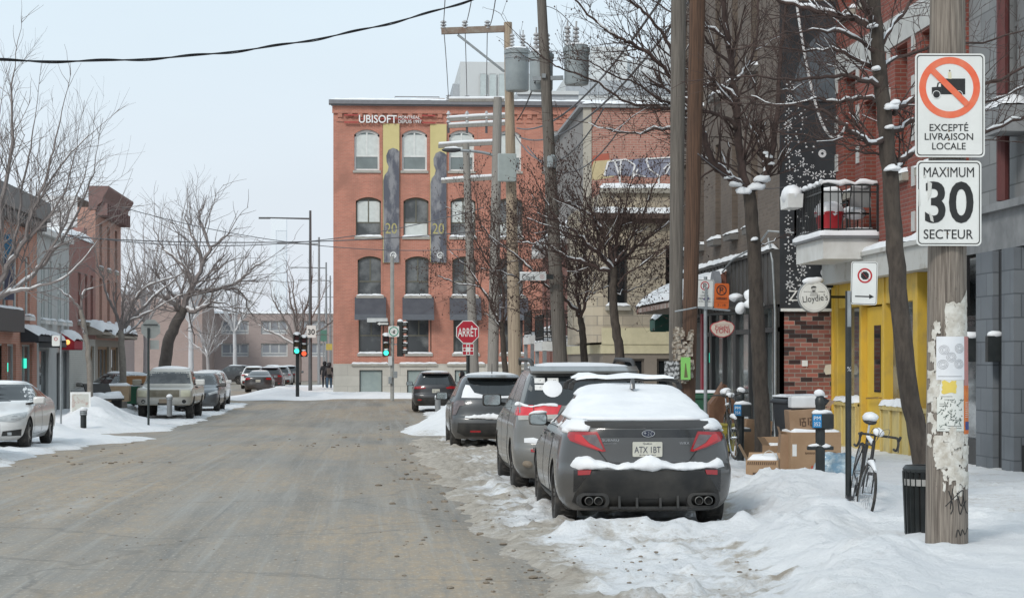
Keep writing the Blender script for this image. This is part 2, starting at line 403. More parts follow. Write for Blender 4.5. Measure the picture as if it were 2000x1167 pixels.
def kerb_b(Y):    # where the ploughed bank begins on the right
    return 3.05 + np.clip(Y - 15.4, -4, 9.2) * .14 + .15 * np.sin(Y * 1.3)
def h_right(X, Y):
    n1 = fbm(X * .9 + 3, Y * .9, 4); n2 = fbm(X * 3.1, Y * 3.1 + 5, 4); n3 = fbm(X * 9, Y * 9, 3)
    e = 1.05 - np.clip((Y - 15) / 22, 0, 1) * .45 + (n1 - .5) * .7 + (fbm(Y * .35, Y * 0 + 2.2, 2) - .5) * .5
    t = X - e
    lane = -.04 + .075 * sstep(0, .45, t) + .10 * lumps(X, Y, 3.0, 1.) * sstep(.1, .9, t) + .06 * lumps(X, Y, 7., 4.) * sstep(0, .5, t) + .02 * (n3 - .5)
    ridge = np.exp(-((Y - 20.15 - .25 * (n1 - .5) - .04 * X) / .30) ** 2) * sstep(1.5, 2.1, X) * (.10 + .10 * n2)
    lane = lane + ridge + .055 * lumps(X, Y, 11., 9., 1.2) * sstep(.1, .6, t) * sstep(.40, .6, n1)
    # churned ruts behind the tyres
    xb = kerb_b(Y) + (n1 - .5) * .5
    s = sstep(-.45, .35, X - xb)
    crest = np.exp(-((X - xb - .55) / .45) ** 2) * (.05 + .15 * n1) * sstep(11, 14, Y)
    bank = .155 + crest + .10 * (n1 - .5) + .06 * lumps(X, Y, 2.6, 7.) + (.13 * (n2 - .5) + .07 * lumps(X, Y, 7.5, 3.) + .035 * (n3 - .5)) * sstep(1.9, .3, X - xb)
    drift = .26 * np.exp(-((Y - 24.1) / 1.35) ** 2 - ((X - 5.5) / .75) ** 2)
    path = sstep(6.5, 7.0, X + (n1 - .5) * .6)
    bank = bank * (1 - path) + (.10 + .05 * n2) * path + drift * (1 - path)
    h = lane * (1 - s) + np.maximum(bank, lane) * s
    base = sstep(52.2, 50.8, Y + (n1 - .5) * 1.5)
    h = h * base - .06 * (1 - base)
    d = (.30 + .22 * sstep(.40, .62, n1) + .10 * sstep(.5, .7, n2)) * (1 - s) * sstep(-.2, .6, t) + .55 * (1 - sstep(.15, 1.0, t)) * (1 - s)
    d = d + .25 * lumps(X, Y, 1.3, 12., 1.) * (1 - s) + .28 * sstep(.5, .15, np.abs(X - xb)) * sstep(.45, .7, n2)
    d = d + .45 * path * sstep(.35, .6, n1)
    d = d + .22 * sstep(26, 36, Y) * (1 - s)
    return h, d
ysr = np.concatenate([np.arange(9.5, 27, .05), np.arange(27, 53, .13)])
snow_patch('snow_bank', np.arange(.2, 9.9, .055), ysr, h_right)
def h_right_far(X, Y):
    n1 = fbm(X * .9 + 31, Y * .9, 4); n2 = fbm(X * 3.1 + 9, Y * 3.1, 4)
    e = .75 + (n1 - .5) * .8 + np.clip(Y - 63, 0, 6) * .16
    t = X - e
    h = -.05 + .10 * sstep(0, .5, t) + .05 * lumps(X, Y, 3, 2.) * sstep(0, .6, t)
    mound = .95 * np.exp(-((X - 2.7) / 1.15) ** 2 - ((Y - 59.5) / 3.2) ** 2) * (.75 + .5 * n1)
    bank = sstep(3.2, 3.9, X + (n1 - .5) * .6) * (.32 + .3 * (n1 - .4))
    h = np.maximum(h + mound, np.where(bank > .06, bank, -.06))
    base = sstep(54.6, 56.0, Y + (n1 - .5) * 1.2) * sstep(101., 99.5, Y)
    h = h * base - .06 * (1 - base)
    d = .42 * (1 - sstep(.0, .6, h)) + .2 * lumps(X, Y, 1., 3.)
    return h, d
snow_patch('snow_bank', np.arange(.2, 8.8, .12), np.arange(54, 101.5, .14), h_right_far)
def h_left(X, Y):
    n1 = fbm(X * .8 + 61, Y * .8, 4); n2 = fbm(X * 2.7 + 9, Y * 2.7, 4)
    t = -6.35 - X + (n1 - .5) * .9 + np.clip(Y - 48, 0, 9) * .25
    h = -.05 + .12 * sstep(0, .7, t) + .06 * lumps(X, Y, 2.4, 2.) * sstep(0, .6, t)
    bank = sstep(9.0, 9.8, -X + (n1 - .5) * .5) * (.38 + .35 * (n1 - .4)) * sstep(13.0, 11.4, -X)
    cm = .5 * np.exp(-((X + 8.6) / 1.3) ** 2 - ((Y - 51) / 1.6) ** 2) * (.6 + .8 * n1)
    h = np.maximum(h + cm, np.where(bank > .06, bank, -.06))
    base = sstep(53.8, 52.3, Y + (n1 - .5) * 1.5)
    h = h * base - .06 * (1 - base)
    d = .40 * (1 - sstep(.04, .22, h)) + .15 * lumps(X, Y, 1., 3.)
    return h, d
snow_patch('snow_bank', np.arange(-14, -5.4, .12), np.arange(27, 54.2, .13), h_left)
def h_left_far(X, Y):
    n1 = fbm(X * .8 + 91, Y * .8, 4); n2 = fbm(X * 2.7 + 19, Y * 2.7, 4)
    t = -5.9 - X + (n1 - .5) * .9 - np.clip(61 - Y, 0, 9) * .55
    h = -.05 + .10 * sstep(0, .7, t) + .06 * lumps(X, Y, 2.4, 2.) * sstep(0, .6, t)
    bank = sstep(8.7, 9.6, -X + (n1 - .5) * .9) * (.30 + .35 * (n1 - .4)) * (1 - .55 * sstep(10.4, 11.0, -X))
    pile = .75 * np.exp(-((X + 8.9) / .9) ** 2 - ((Y - 66.5) / 4.5) ** 2) * (.55 + .9 * n1) + .45 * np.exp(-((X + 8.3) / 1.0) ** 2 - ((Y - 61.5) / 2.5) ** 2) * (.6 + .8 * n2)
    h = np.maximum(h + pile, np.where(bank > .06, bank, -.06))
    base = sstep(56.6, 57.8, Y + (n1 - .5) * 1.2) * sstep(101.5, 99.5, Y)
    h = h * base - .06 * (1 - base)
    d = .40 * (1 - sstep(.04, .25, h)) + .15 * lumps(X, Y, 1., 3.)
    return h, d
snow_patch('snow_bank', np.arange(-14.5, -5.2, .14), np.arange(56, 102, .16), h_left_far)
def h_cross(X, Y):
    n1 = fbm(X * .6 + 41, Y * .6, 4); n2 = fbm(X * 2. + 19, Y * 2., 4)
    m = .55 * np.exp(-((X + 5.4) / 2.2) ** 2 - ((Y - 117) / 6) ** 2) * (.6 + .8 * n1)
    walk = sstep(112., 114.5, Y + (n1 - .5) * 1.2) * (.18 + .25 * n1) * sstep(-8.2, -6.2, X + (n1 - .5))
    edge = .32 * np.exp(-((Y - 113.4) / .9) ** 2) * lumps(X, Y, .5, 3.) * (X > -7)
    far = sstep(-6.6, -5.2, X + (n1 - .5)) * .22
    h = np.maximum(np.maximum(m, walk + edge), far * (Y > 114)) - .04
    d = .30 * (1 - sstep(.04, .3, h))
    return h, d
snow_patch('snow_bank', np.arange(-9, 30, .22), np.arange(108, 150, .25), h_cross)
def h_fl(X, Y):
    n1 = fbm(X * .6 + 5, Y * .6 + 41, 4)
    h = -.05 + sstep(14.5, 16., -X + (n1 - .5) * 1.5) * (.3 + .3 * n1)
    return h, .3 * (1 - sstep(.04, .3, h))
snow_patch('snow_bank', np.arange(-24, -13.6, .3), np.arange(106, 215, .6), h_fl)

# frozen slush clods scattered on the asphalt (countless)
rs = np.random.RandomState(11); mb = MB()
def clod(x, y, r):
    n = 6; c = Vector((x, y, zgf(y) + r * .25)); vs = []
    for k, (zz, rr) in enumerate(((-.5, .8), (.15, 1.), (.6, .55))):
        for j in range(n):
            t = 2 * math.pi * j / n + k * .4; q = r * rr * rs.uniform(.7, 1.25)
            vs.append((c.x + q * math.cos(t) * 1.2, c.y + q * math.sin(t), c.z + r * zz * rs.uniform(.5, .9)))
    fs = [(i * n + j, i * n + (j + 1) % n, (i + 1) * n + (j + 1) % n, (i + 1) * n + j) for i in range(2) for j in range(n)] + [tuple(2 * n + j for j in range(n))]
    mb.add(vs, fs)
for cx, cy, sx, sy, k, r0 in ((-1.1, 47, .9, .8, 34, .05), (-4.8, 37, .5, .4, 26, .055), (-3.3, 27, .5, .3, 40, .022), (-3.6, 24.2, .7, .4, 55, .018), (-1.6, 20., 1.2, 1., 130, .014), (-5.3, 24.5, .5, .6, 40, .02),
                              (.75, 33, .35, 5, 90, .05), (1.3, 27, .35, 4, 90, .045), (1.9, 16.9, .9, .8, 60, .032), (.9, 19, .3, 2.5, 50, .03), (1.5, 40, .5, 5, 60, .06), (-.2, 56, 1.0, 3., 26, .08), (1.1, 63, .6, 5, 40, .07), (-5.9, 40, .3, 8, 40, .05), (-2, 30, 2.5, 8, 90, .02)):
    for i in range(int(k * .6)):
        clod(cx + rs.randn() * sx, max(13, cy + rs.randn() * sy), r0 * .62 * rs.uniform(.3, 1.3) ** 1.5)
for i in range(140):
    x, y = rs.uniform(1.2, 3.1), 15.2 + abs(rs.randn()) * (6. if i % 3 else 2.5)
    if y > 20.6 and x > 1.7: x = rs.uniform(1.0, 1.7)
    h_ = float(h_right(np.array([[x]]), np.array([[y]]))[0][0, 0]); n0 = len(mb.v); clod(x, y, .007 + .016 * rs.rand() ** 2)
    mb.v[n0:] = [(a, b_, c_ + max(0, h_)) for a, b_, c_ in mb.v[n0:]]
o = mb.build('road_slush', M('slush', (.20, .16, .12), .95, c2=(.33, .29, .24), scale=6, lo=.4, hi=.7), smooth=60); o['kind'] = 'stuff'
tag(o, 'brown frozen slush clods scattered over the grey road', 'slush')
# ================================================================== BUILDINGS
def wall_panel(mb, W, H, ops, y=0., t=.3, x0=0., z0=0.):
    """front wall in the local xz plane with real openings and reveals; op = (x0,x1,z0,z1,arch_rise)"""
    ops = [tuple(o) + ((0.,) if len(o) == 4 else ()) for o in ops]
    xs = sorted({x0, W} | {v for o in ops for v in o[:2]}); zs = sorted({z0, H} | {v for o in ops for v in o[2:4]})
    for a, b in zip(xs, xs[1:]):
        for c, d in zip(zs, zs[1:]):
            mx_, mz = (a + b) / 2, (c + d) / 2
            if any(o[0] < mx_ < o[1] and o[2] < mz < o[3] for o in ops): continue
            mb.quad((a, y, c), (b, y, c), (b, y, d), (a, y, d))
    for a, b, c, d, r in ops:
        e = y + t
        mb.quad((a, y, c), (a, e, c), (a, e, d), (a, y, d)); mb.quad((b, e, c), (b, y, c), (b, y, d), (b, e, d))
        mb.quad((a, e, c), (a, y, c), (b, y, c), (b, e, c))
        if r <= 0: mb.quad((a, y, d), (a, e, d), (b, e, d), (b, y, d))
        else:
            n = 8; P = arc(a, b, d, r, n)
            for i in range(n):
                (xa, za), (xb, zb) = P[i], P[i + 1]
                mb.quad((xa, y, za), (xb, y, zb), (xb, y, d), (xa, y, d)); mb.quad((xb, y, zb), (xa, y, za), (xa, e, za), (xb, e, zb))
def arc(a, b, d, r, n=8):
    return [(a + (b - a) * i / n, d - r * (1 - math.sin(math.pi * i / n) ** .8)) for i in range(n + 1)]
def shell(mb, W, D, H, y=0., x0=0., z0=0.):
    """back, sides and flat roof slab behind a front wall"""
    mb.quad((x0, y, z0), (x0, D, z0), (x0, D, H), (x0, y, H)); mb.quad((W, D, z0), (W, y, z0), (W, y, H), (W, D, H)); mb.quad((W, D, z0), (W, D, H), (x0, D, H), (x0, D, z0))
    mb.quad((x0, y, H), (W, y, H), (W, D, H), (x0, D, H))
def win(root, a, b, c, d, fm, gm, y=.16, fw=.07, arch=0., mull=1, rail=.5, sill=None, snow=False, sproj=.08, name='window', sash=None):
    """window frame (part) with pane, optional sill and snow (sub-parts), all in the wall's own plane"""
    mb = MB(); e = y + .07
    if arch > 0:
        P = arc(a, b, d, arch, 10)
        for (xa, za), (xb, zb) in zip(P, P[1:]):
            vs = [(xa, y, za), (xb, y, zb), (xb, y, zb - fw * 1.6), (xa, y, za - fw * 1.6)]
            mb.add(vs + [(v[0], e, v[2]) for v in vs], [(0, 3, 2, 1), (4, 5, 6, 7), (3, 7, 6, 2), (0, 1, 5, 4)])
        top = d - arch
    else:
        mb.box(a, b, y, e, d - fw, d); top = d - fw
    mb.box(a, a + fw, y, e, c + fw, top); mb.box(b - fw, b, y, e, c + fw, top); mb.box(a, b, y, e, c, c + fw)
    zr = c + (d - c) * rail
    if rail: mb.box(a + fw, b - fw, y + .012, e - .01, zr - fw * .5, zr + fw * .5)
    for k in range(1, mull + 1):
        x = a + (b - a) * k / (mull + 1); z1 = (d - fw * .4) if arch > 0 else top
        mb.box(x - fw * .45, x + fw * .45, y + .006, e - .006, (zr + fw * .5) if rail and rail < .5 else c + fw, z1 - .01)
    f = mb.build(name, fm, root)
    g = MB(); yy = y + .04
    if arch > 0:
        P = arc(a, b, d, arch, 10); g.add([(x, yy, z) for x, z in P] + [(b, yy, c), (a, yy, c)], [tuple(range(13))])
    else: g.quad((a, yy, c), (b, yy, c), (b, yy, d), (a, yy, d))
    g.build('pane', gm, f)
    if sash:
        s = MB(); s.box(a + fw, b - fw, yy - .012, yy - .008, zr if sash > 0 else c + fw, top if sash > 0 else zr); s.build('blind', M('window_blind', (.66, .70, .68), .7), f)
    if sill:
        s = MB(); s.box(a - .08, b + .08, -sproj, y, c - .14, c - .002); s.build('sill', sill, f)
        if snow: snow_strip(f, a - .06, b + .06, -sproj - .02, y - .02, c, .10)
    return f
_sk = [0]
def snow_strip(parent, x0, x1, y0, y1, z, h, name='snow', n=None, seed=None):
    """soft uneven ridge of snow lying on a ledge"""
    _sk[0] += 1; sd = _sk[0] * 3.7
    L = x1 - x0; nx = n or max(4, min(60, int(L / .12) + 2)); ny = 7
    u = np.linspace(0, 1, nx); v = np.linspace(0, 1, ny)
    U, V = np.meshgrid(u, v)
    prof = np.sin(np.pi * np.clip(V, .0, 1)) ** .45 * np.minimum(1, np.minimum(U, 1 - U) * L / .07 + .02) ** .5
    hh = prof * h * (.6 + .75 * fbm(U * L * 1.7 + sd, V * 2 + sd, 3))
    vs = np.stack([x0 + U * L, y0 + V * (y1 - y0), z + .001 + hh], -1).reshape(-1, 3)
    mb = MB(); mb.add(vs.tolist(), grid_faces(nx, ny).tolist())
    bot = [(x0, y0, z + .001), (x1, y0, z + .001), (x1, y1, z + .001), (x0, y1, z + .001)]
    return mb.build(name, SNOW, parent, smooth=80, fix=False)
STONE = M('limestone', (.40, .375, .32), .85, c2=(.30, .28, .24), scale=1.3, bmp=.3)
STONE_G = M('grey_limestone', (.27, .275, .28), .9, c2=(.17, .175, .18), scale=2.2, bmp=.5)

# ---------- the large red brick office block closing the street
UY = 117.; UX0 = xat(651, UY); UZ = zgf(UY)
def ux(px): return xat(px, UY) - UX0
def uz(py, px=760): return zat(px, py, UY) - UZ
UB = thing('office_building', 'four storey red brick office block with white company name under its cornice, closing the street', 'building', (UX0, UY, UZ))
ubrick = brick('red_office_brick', (.53, .215, .15), (.44, .175, .122), (.50, .32, .26), .24, .08, .008, stain=(.36, .17, .125), amt=.6)  # brick colour lightened to include the haze in front of it
cols = [(692, 741), (785, 834), (877, 926), (969, 1018), (1061, 1110), (1153, 1202), (1245, 1294), (1337, 1386)]
rows = [(253, 333, .28), (385, 462, .22), (500, 577, .22), (606, 690, 0)]
shift = [0, 3, 6.5, 8.5]
ops = []; wl_ = []
for ci, (a, b) in enumerate(cols):
    for ri, (t, bt, ar) in enumerate(rows):
        o = (ux(a + shift[ri]), ux(b + shift[ri]), uz(bt), uz(t), ar); ops.append(o); wl_.append((ci, ri, o))
UW = ux(1400); UH = uz(210); UB_BASE = uz(710)
mb = MB(); wall_panel(mb, UW, UH, ops, z0=UB_BASE, t=.32); shell(mb, UW, 26, UH, z0=UB_BASE)
# projecting brick frieze under the roof: panels and corbels
mb.box(-.06, UW, -.12, 0, uz(222), uz(208)); mb.box(-.08, UW, -.20, 0, uz(208), uz(205))
for k in range(38):
    x = .25 + k * (UW - .4) / 38
    mb.box(x, x + .26, -.10, 0, uz(230), uz(222))
    mb.prism([(x - .08, uz(237)), (x + .13, uz(230)), (x + .34, uz(237)), (x + .34, uz(238.5)), (x - .08, uz(238.5))], -.05, 0)
for a, b in cols:   # shallow pilasters between the bays
    x = ux(b + 3); mb.box(x, x + .10, -.035, 0, UB_BASE, uz(243))
mb.build('wall', ubrick, UB)
mb = MB(); mb.box(-.25, UW, -.42, .3, uz(205), uz(197)); mb.box(-.12, UW, -.25, 0, uz(208) + .002, uz(205) - .003); mb.build('cornice', M('lead_grey_cap', (.20, .20, .215), .6), UB)
snow_strip(UB, -.2, UW, -.40, .25, uz(197), .12)
bw_ = [(702, 747), (795, 842), (888, 935), (981, 1028)]
bops = [(ux(a), ux(b), uz(768), uz(722)) for a, b in bw_]
mb = MB(); wall_panel(mb, UW, UB_BASE, bops, y=-.06, t=.3); mb.quad((0, -.06, UB_BASE), (UW, -.06, UB_BASE), (UW, 0, UB_BASE), (0, 0, UB_BASE)); mb.quad((0, -.06, 0), (0, 0, 0), (0, 0, UB_BASE), (0, -.06, UB_BASE)); mb.quad((0, 0, 0), (0, 26, 0), (0, 26, UB_BASE), (0, 0, UB_BASE))
mb.build('stone_base', brick('base_ashlar', (.52, .49, .43), (.45, .42, .37), (.36, .34, .30), 1.5, .62, .012, stain=(.28, .26, .23)), UB)
fgrn = M('olive_window_frame', (.14, .135, .105), .6); fwht = M('white_window_frame', (.74, .76, .74), .5)
pane_b = M('blue_grey_pane', (.06, .066, .07), .07, c2=(.21, .22, .22), scale=.55, lo=.45, hi=.62); pane_l = M('pale_pane', (.22, .26, .26), .12, c2=(.16, .19, .19), scale=.9)  # lighter patches on the blue-grey pane are painted reflections
for ci, ri, (a, b, c, d, ar) in wl_:
    wsill = M('stone_sill', (.40, .38, .34), .8)
    win(UB, a, b, c, d, fwht if ri == 0 else fgrn, pane_l if ri == 0 else pane_b, arch=ar, mull=1, rail=.36 if ri < 3 else .42,
        sill=wsill, snow=ri >= 1, fw=.10 if ri == 0 else .075, sash=(1 if ri == 0 else ((1 if ci % 2 == 0 else -1) if ri == 1 else None)))
for a, b, c, d in bops:
    win(UB, a, b, c, d, M('dark_frame', (.06, .062, .06), .6), M('frosted_pane', (.25, .30, .29), .3, c2=(.33, .38, .36), scale=1.2), y=.05, mull=0, rail=0, fw=.06)
    s = MB(); s.box(a - .45, b + .35, -.16, -.06, UB_BASE - .12, UB_BASE - .002); s.build('ledge', STONE, UB); snow_strip(UB, a - .45, b + .35, -.16, -.03, UB_BASE, .10)
for a, b in cols:  # dark awnings over the third row
    a, b = ux(a + 1), ux(b + 17 - 4); z1, z0 = uz(580), uz(614); zv = uz(625)
    mb = MB(); mb.prism([(-.02, z1), (-.75, z0), (-.75, z0 - .02), (-.02, z0 - .02)], a, b, 'x')
    aw = mb.build('awning', M('navy_awning', (.06, .062, .075), .8, c2=(.08, .082, .095), scale=2), UB)
    mb = MB(); mb.box(a - .01, b + .01, -.77, -.745, zv, z0); mb.build('valance', M('grey_valance', (.13, .14, .16), .8), aw)
# banners
dk = M('banner_charcoal', (.095, .10, .125), .6, c2=(.25, .25, .265), scale=2.5, stretch=(1, 1, .4), lo=.45, hi=.6)
yl = M('banner_yellow', (.62, .53, .25), .6, c2=(.56, .48, .22), scale=1)
for bx, hy in ((748, 290), (840, 296)):
    a, b = ux(bx), ux(bx + 32); mb = MB(); mb.box(a, b, -.10, -.07, uz(513), uz(242)); bn = mb.build('banner', [yl], UB)
    w_ = b - a; z_ = lambda py: uz(py)
    fig = [(a + .04 * w_, z_(513) + .01)] + [(a + w_ * u, z_(py)) for u, py in ((.02, hy + 62), (.10, hy + 52), (.28, hy + 45), (.34, hy + 36), (.22, hy + 26), (.2, hy + 14), (.34, hy + 3), (.6, hy - 1), (.86, hy + 2))] + [(b - .004, z_(hy + 6)), (b - .004, z_(513) + .01)]
    mb = MB(); mb.prism(fig, -.106, -.102); mb.build('printed_silhouette', dk, bn)
    text('lettering', '20', M('banner_gold', (.46, .41, .17), .6), bn, ((a + b) / 2, -.109, z_(446)), w=w_ * .7, h=.6)
    mb = MB(); c = (a + w_ * .62, z_(498)); ring(mb, c, .12, .19, -.112, -.107, 20); ring(mb, (c[0] + .02, c[1] - .02), .03, .08, -.112, -.107, 14); mb.build('emblem', WHITE, bn)
sg = M('facade_letter_white', (.85, .85, .84), .5)
text('lettering', 'UBISOFT', sg, UB, ((ux(701) + ux(775)) / 2, -.20, uz(233.5)), w=ux(775) - ux(701), h=uz(225.5) - uz(241), ext=.03, off=.012)
text('lettering', 'MONTRÉAL', sg, UB, ((ux(778) + ux(820)) / 2, -.20, uz(229)), w=ux(820) - ux(778), h=.22, ext=.03)
text('lettering', 'DEPUIS 1997', sg, UB, ((ux(778) + ux(823)) / 2, -.20, uz(238)), w=ux(823) - ux(778), h=.20, ext=.03)
mb = MB()
for a, b in ((672, 700), (824, 850)):
    mb.bar((ux(a), -.16, uz(226)), (ux(b), -.16, uz(226)), .08); mb.bar((ux(a), -.16, uz(240)), (ux(b), -.16, uz(240)), .08)
mb.bar((ux(700), -.16, uz(233)), (ux(824), -.16, uz(233)), .06); mb.build('sign_rail', M('red_rail', (.42, .07, .06), .6), UB)
# roof structures
mb = MB(); mb.box(ux(814), ux(872), 3, 6, UH, uz(178)); mb.box(ux(960), ux(1290), 5, 12, UH, uz(180)); mb.build('roof_house', M('tan_cladding', (.36, .29, .23), .8, c2=(.30, .25, .2)), UB)
mb = MB(); mb.box(ux(1150), ux(1400), 2.0, 2.4, UH, uz(186)); mb.build('parapet', M('grey_cladding', (.28, .29, .30), .7), UB)
mb = MB(); mb.tube([(ux(772), 2, UH), (ux(772), 2, uz(180)), (ux(860), 2, uz(180)), (ux(860), 2, UH)], .03, 6); mb.tube([(ux(776), 2, UH), (ux(776), 2, uz(184))], .03, 6); mb.build('guard_rail', STEEL, UB)

# ---------- generic street-front building used along both pavements
def row_building(label, X, Ya, Yb, H, side, wallm, depth=9., cat='building', zbase=None, name='brick_building'):
    """side +1: right-hand row facing -X (local x runs towards the camera); -1: left-hand row facing +X"""
    z = zgf((Ya + Yb) / 2) - .05 if zbase is None else zbase
    if side > 0: return thing(name, label, cat, (X, max(Ya, Yb), z), R(-90)), max(Ya, Yb), z
    return thing(name, label, cat, (X, min(Ya, Yb), z), R(90)), min(Ya, Yb), z

# ---------- right: yellow shop with red brick flats above and corner balcony
X1 = 9.7
RB, Y0, Z0 = row_building('red brick building with yellow wooden shopfront and white balcony, right pavement', X1, 42.78, 33.9, 12, 1, None, zbase=-.1)
fx = lambda px: Y0 - yatx(px, X1)
W1 = Y0 - 33.9
rbrick = brick('dark_red_brick', (.25, .062, .042), (.20, .05, .036), (.22, .15, .125), .23, .078, .009, stain=(.10, .03, .025), amt=.4)
wy = [(.75, 1.75), (4.95, 5.85), (6.85, 7.75)]
ops = [(a, b, 5.3, 7.7) for a, b in wy] + [(2.5, 3.5, 4.35, 7.0)] + [(a, b, 9.0, 11.2) for a, b in wy + [(2.5, 3.5)]]
mb = MB(); wall_panel(mb, W1, 13, ops, z0=3.9, t=.45); shell(mb, W1, 9, 13, z0=3.9); mb.build('wall', rbrick, RB)
mb = MB(); mb.box(-.02, W1, -.03, .002, 7.75, 8.3)
for a in (0, 1.9, 4.4, 6.2, 8.1):
    for z in np.arange(4.2, 7.5, .82): mb.box(a, a + .22, -.025, .002, z, z + .36)
mb.build('stone_band', M('pale_stone_band', (.50, .50, .48), .8, c2=(.42, .42, .41)), RB)
for k, (a, b, c, d) in enumerate(ops):
    win(RB, a, b, c, d, M('brown_frame', (.05, .035, .03), .6), GLASS, y=.3, mull=0, rail=.5 if k != 3 else 0, sill=STONE if k != 3 else None, snow=k != 3, sproj=.12)
# yellow shopfront
YEL = M('yellow_paint', (.60, .39, .05), .5, c2=(.40, .28, .08), scale=3.5, stretch=(1, 1, .5), lo=.48, hi=.75, bmp=.1)
YELP = M('faded_yellow_paint', (.55, .43, .16), .5, c2=(.36, .28, .13), scale=4, stretch=(1, 1, .5), lo=.45, hi=.75)
mb = MB()
for a, b in ((0, .42), (2.35, 2.50), (4.20, 4.34), (6.45, 6.75), (8.5, W1)): mb.box(a, b, -.06, .22, 0, 3.45)
mb.box(.42, 6.45, -.03, .20, 2.95, 3.45); mb.box(.42, 2.35, -.02, .2, 1.02, 1.10); mb.box(4.34, 6.45, -.02, .2, 1.02, 1.10)
mb.box(-.02, .10, -.1, .22, 0, 3.4)
yf = mb.build('shopfront_frame', YEL, RB, bev=.012)
for a, b in ((.42, 2.35), (4.34, 6.45), (6.75, 8.5)):
    mb = MB(); mb.box(a, b, -.10, .16, .12, 1.0); mb.box(a, b, -.16, .16, .94, 1.02); mb.box(a, b, -.13, .16, 0, .14)
    n = 3
    for k in range(n + 1): x = a + (b - a) * k / n; mb.box(max(a, x - .05), min(b, x + .05), -.14, -.1, .14, .94)
    mb.build('panelled_base', YELP, RB, bev=.008)
for a, b in ((.42, 2.35), (4.34, 6.45)): snow_strip(RB, a, b, -.17, .05, 1.02, .13)
mb = MB(); mb.box(2.5, 4.2, .06, .14, .05, 2.92)
dr = mb.build('door', M('door_yellow', (.66, .43, .05), .4, c2=(.60, .39, .05)), RB, bev=.01)
mb = MB(); mb.box(3.15, 3.65, .045, .058, 1.25, 2.55); mb.build('pane', GLASS, dr)
mb = MB(); mb.tube([(3.85, .03, 1.15), (3.85, -.03, 1.15), (2.85, -.03, 1.12), (2.85, .03, 1.12)], .018, 6); mb.box(3.9, 4.0, .03, .06, 1.7, 2.2); mb.build('handle', M('brass', (.5, .33, .1), .4, metal=.7), dr)
sgl = M('shop_glass', (.085, .095, .098), .04, c2=(.19, .20, .20), scale=.8, stretch=(.6, .6, 2.2), spec=.9, lo=.45, hi=.6)  # lighter base and patches paint the street's reflection into the glass
for a, b in ((.42, 2.35), (4.34, 6.45), (6.75, 8.5)): MB().quad((a, .12, 1.1), (b, .12, 1.1), (b, .12, 2.95), (a, .12, 2.95)).build('shop_window', sgl, RB)
mb = MB()  # dim interior
mb.box(.1, W1 - .1, .5, .55, 0, 3.3); mb.build('interior', M('dim_interior', (.06, .045, .035), .9, c2=(.12, .09, .06), scale=1.5), RB)
mb = MB(); mb.box(-.05, W1, -.30, .3, 3.45, 3.9); mb.box(-.08, W1, -.36, .3, 3.88, 3.96); mb.build('fascia', M('chipped_white_fascia', (.48, .475, .45), .7, c2=(.30, .27, .22), scale=2.5, lo=.55, hi=.75), RB); snow_strip(RB, 0, W1, -.34, -.02, 3.96, .14)
# balcony: white boxed floor with canted corner, railing, snow
bp = lambda px, Y: xat(px, Y)
mb = MB(); Lx = lambda Y: Y0 - Y
ya, yb = Lx(41.7), Lx(39.1)
outl = [(ya + .05, 0), (ya + .05, -1.08), (yb, -1.08), (yb, 0)]
zA, zB = 3.98, 4.28
mb.prism([(x, y) for x, y in outl], zA - .15, zB - .06, 'z')
bal = mb.build('balcony', M('balcony_white', (.62, .62, .60), .65, c2=(.52, .51, .48), scale=3), RB)
ol2 = [(ya, 0), (ya, -1.15), (yb + .07, -1.15), (yb + .07, 0)]
mb = MB(); mb.prism(ol2, zB - .058, zB, 'z'); mb.build('deck_edge', M('grey_edge', (.16, .165, .17), .6), bal)
def snow_blanket(parent, poly, z, h, seed=1., name='snow', step=.1):
    bm = bmesh.new(); vs = [bm.verts.new((x, y, 0)) for x, y in poly]; bm.faces.new(vs)
    xs_ = [p[0] for p in poly]; ys_ = [p[1] for p in poly]
    for k in np.arange(min(xs_) + step, max(xs_), step): bmesh.ops.bisect_plane(bm, geom=bm.verts[:] + bm.edges[:] + bm.faces[:], plane_co=(k, 0, 0), plane_no=(1, 0, 0))
    for k in np.arange(min(ys_) + step, max(ys_), step): bmesh.ops.bisect_plane(bm, geom=bm.verts[:] + bm.edges[:] + bm.faces[:], plane_co=(0, k, 0), plane_no=(0, 1, 0))
    bnd = {v for e in bm.edges if e.is_boundary for v in e.verts}
    for v in bm.verts:
        q = float(fbm(np.array(v.co.x * 1.6 + seed), np.array(v.co.y * 1.6 + seed), 3))
        v.co.z = z + (.0 if v in bnd else h * (.5 + q))
    r = bmesh.ops.extrude_edge_only(bm, edges=[e for e in bm.edges if e.is_boundary])
    for v in r['geom']:
        if isinstance(v, bmesh.types.BMVert): v.co.z = z - .01
    for v in bnd: v.co.z = z + h * .45
    me = bpy.data.meshes.new(name); bm.to_mesh(me); bm.free(); me.materials.append(SNOW); me.polygons.foreach_set('use_smooth', [True] * len(me.polygons))
    return link(name, me, parent)
snow_blanket(bal, [(x * .999 + .001, y) for x, y in ol2], zB, .16, 2.)
mb = MB(); zr = zB + .98
rp = [(ya + .06, -1.10), (yb + .02, -1.10), (yb + .02, -.02)]
seg = [((ya + .06, -.02), rp[0]), (rp[0], rp[1]), (rp[1], rp[2])]
for p, q in seg:
    L = math.dist(p, q); n = max(2, int(L / .15))
    mb.bar((*p, zr), (*q, zr), .045, .04); mb.bar((*p, zr - .14), (*q, zr - .14), .03); mb.bar((*p, zB + .12), (*q, zB + .12), .03)
    for k in range(n + 1):
        x, y = p[0] + (q[0] - p[0]) * k / n, p[1] + (q[1] - p[1]) * k / n
        mb.bar((x, y, zB), (x, y, zr), .018 if k % n else .04)
rl = mb.build('railing', BLACKMETAL, bal)
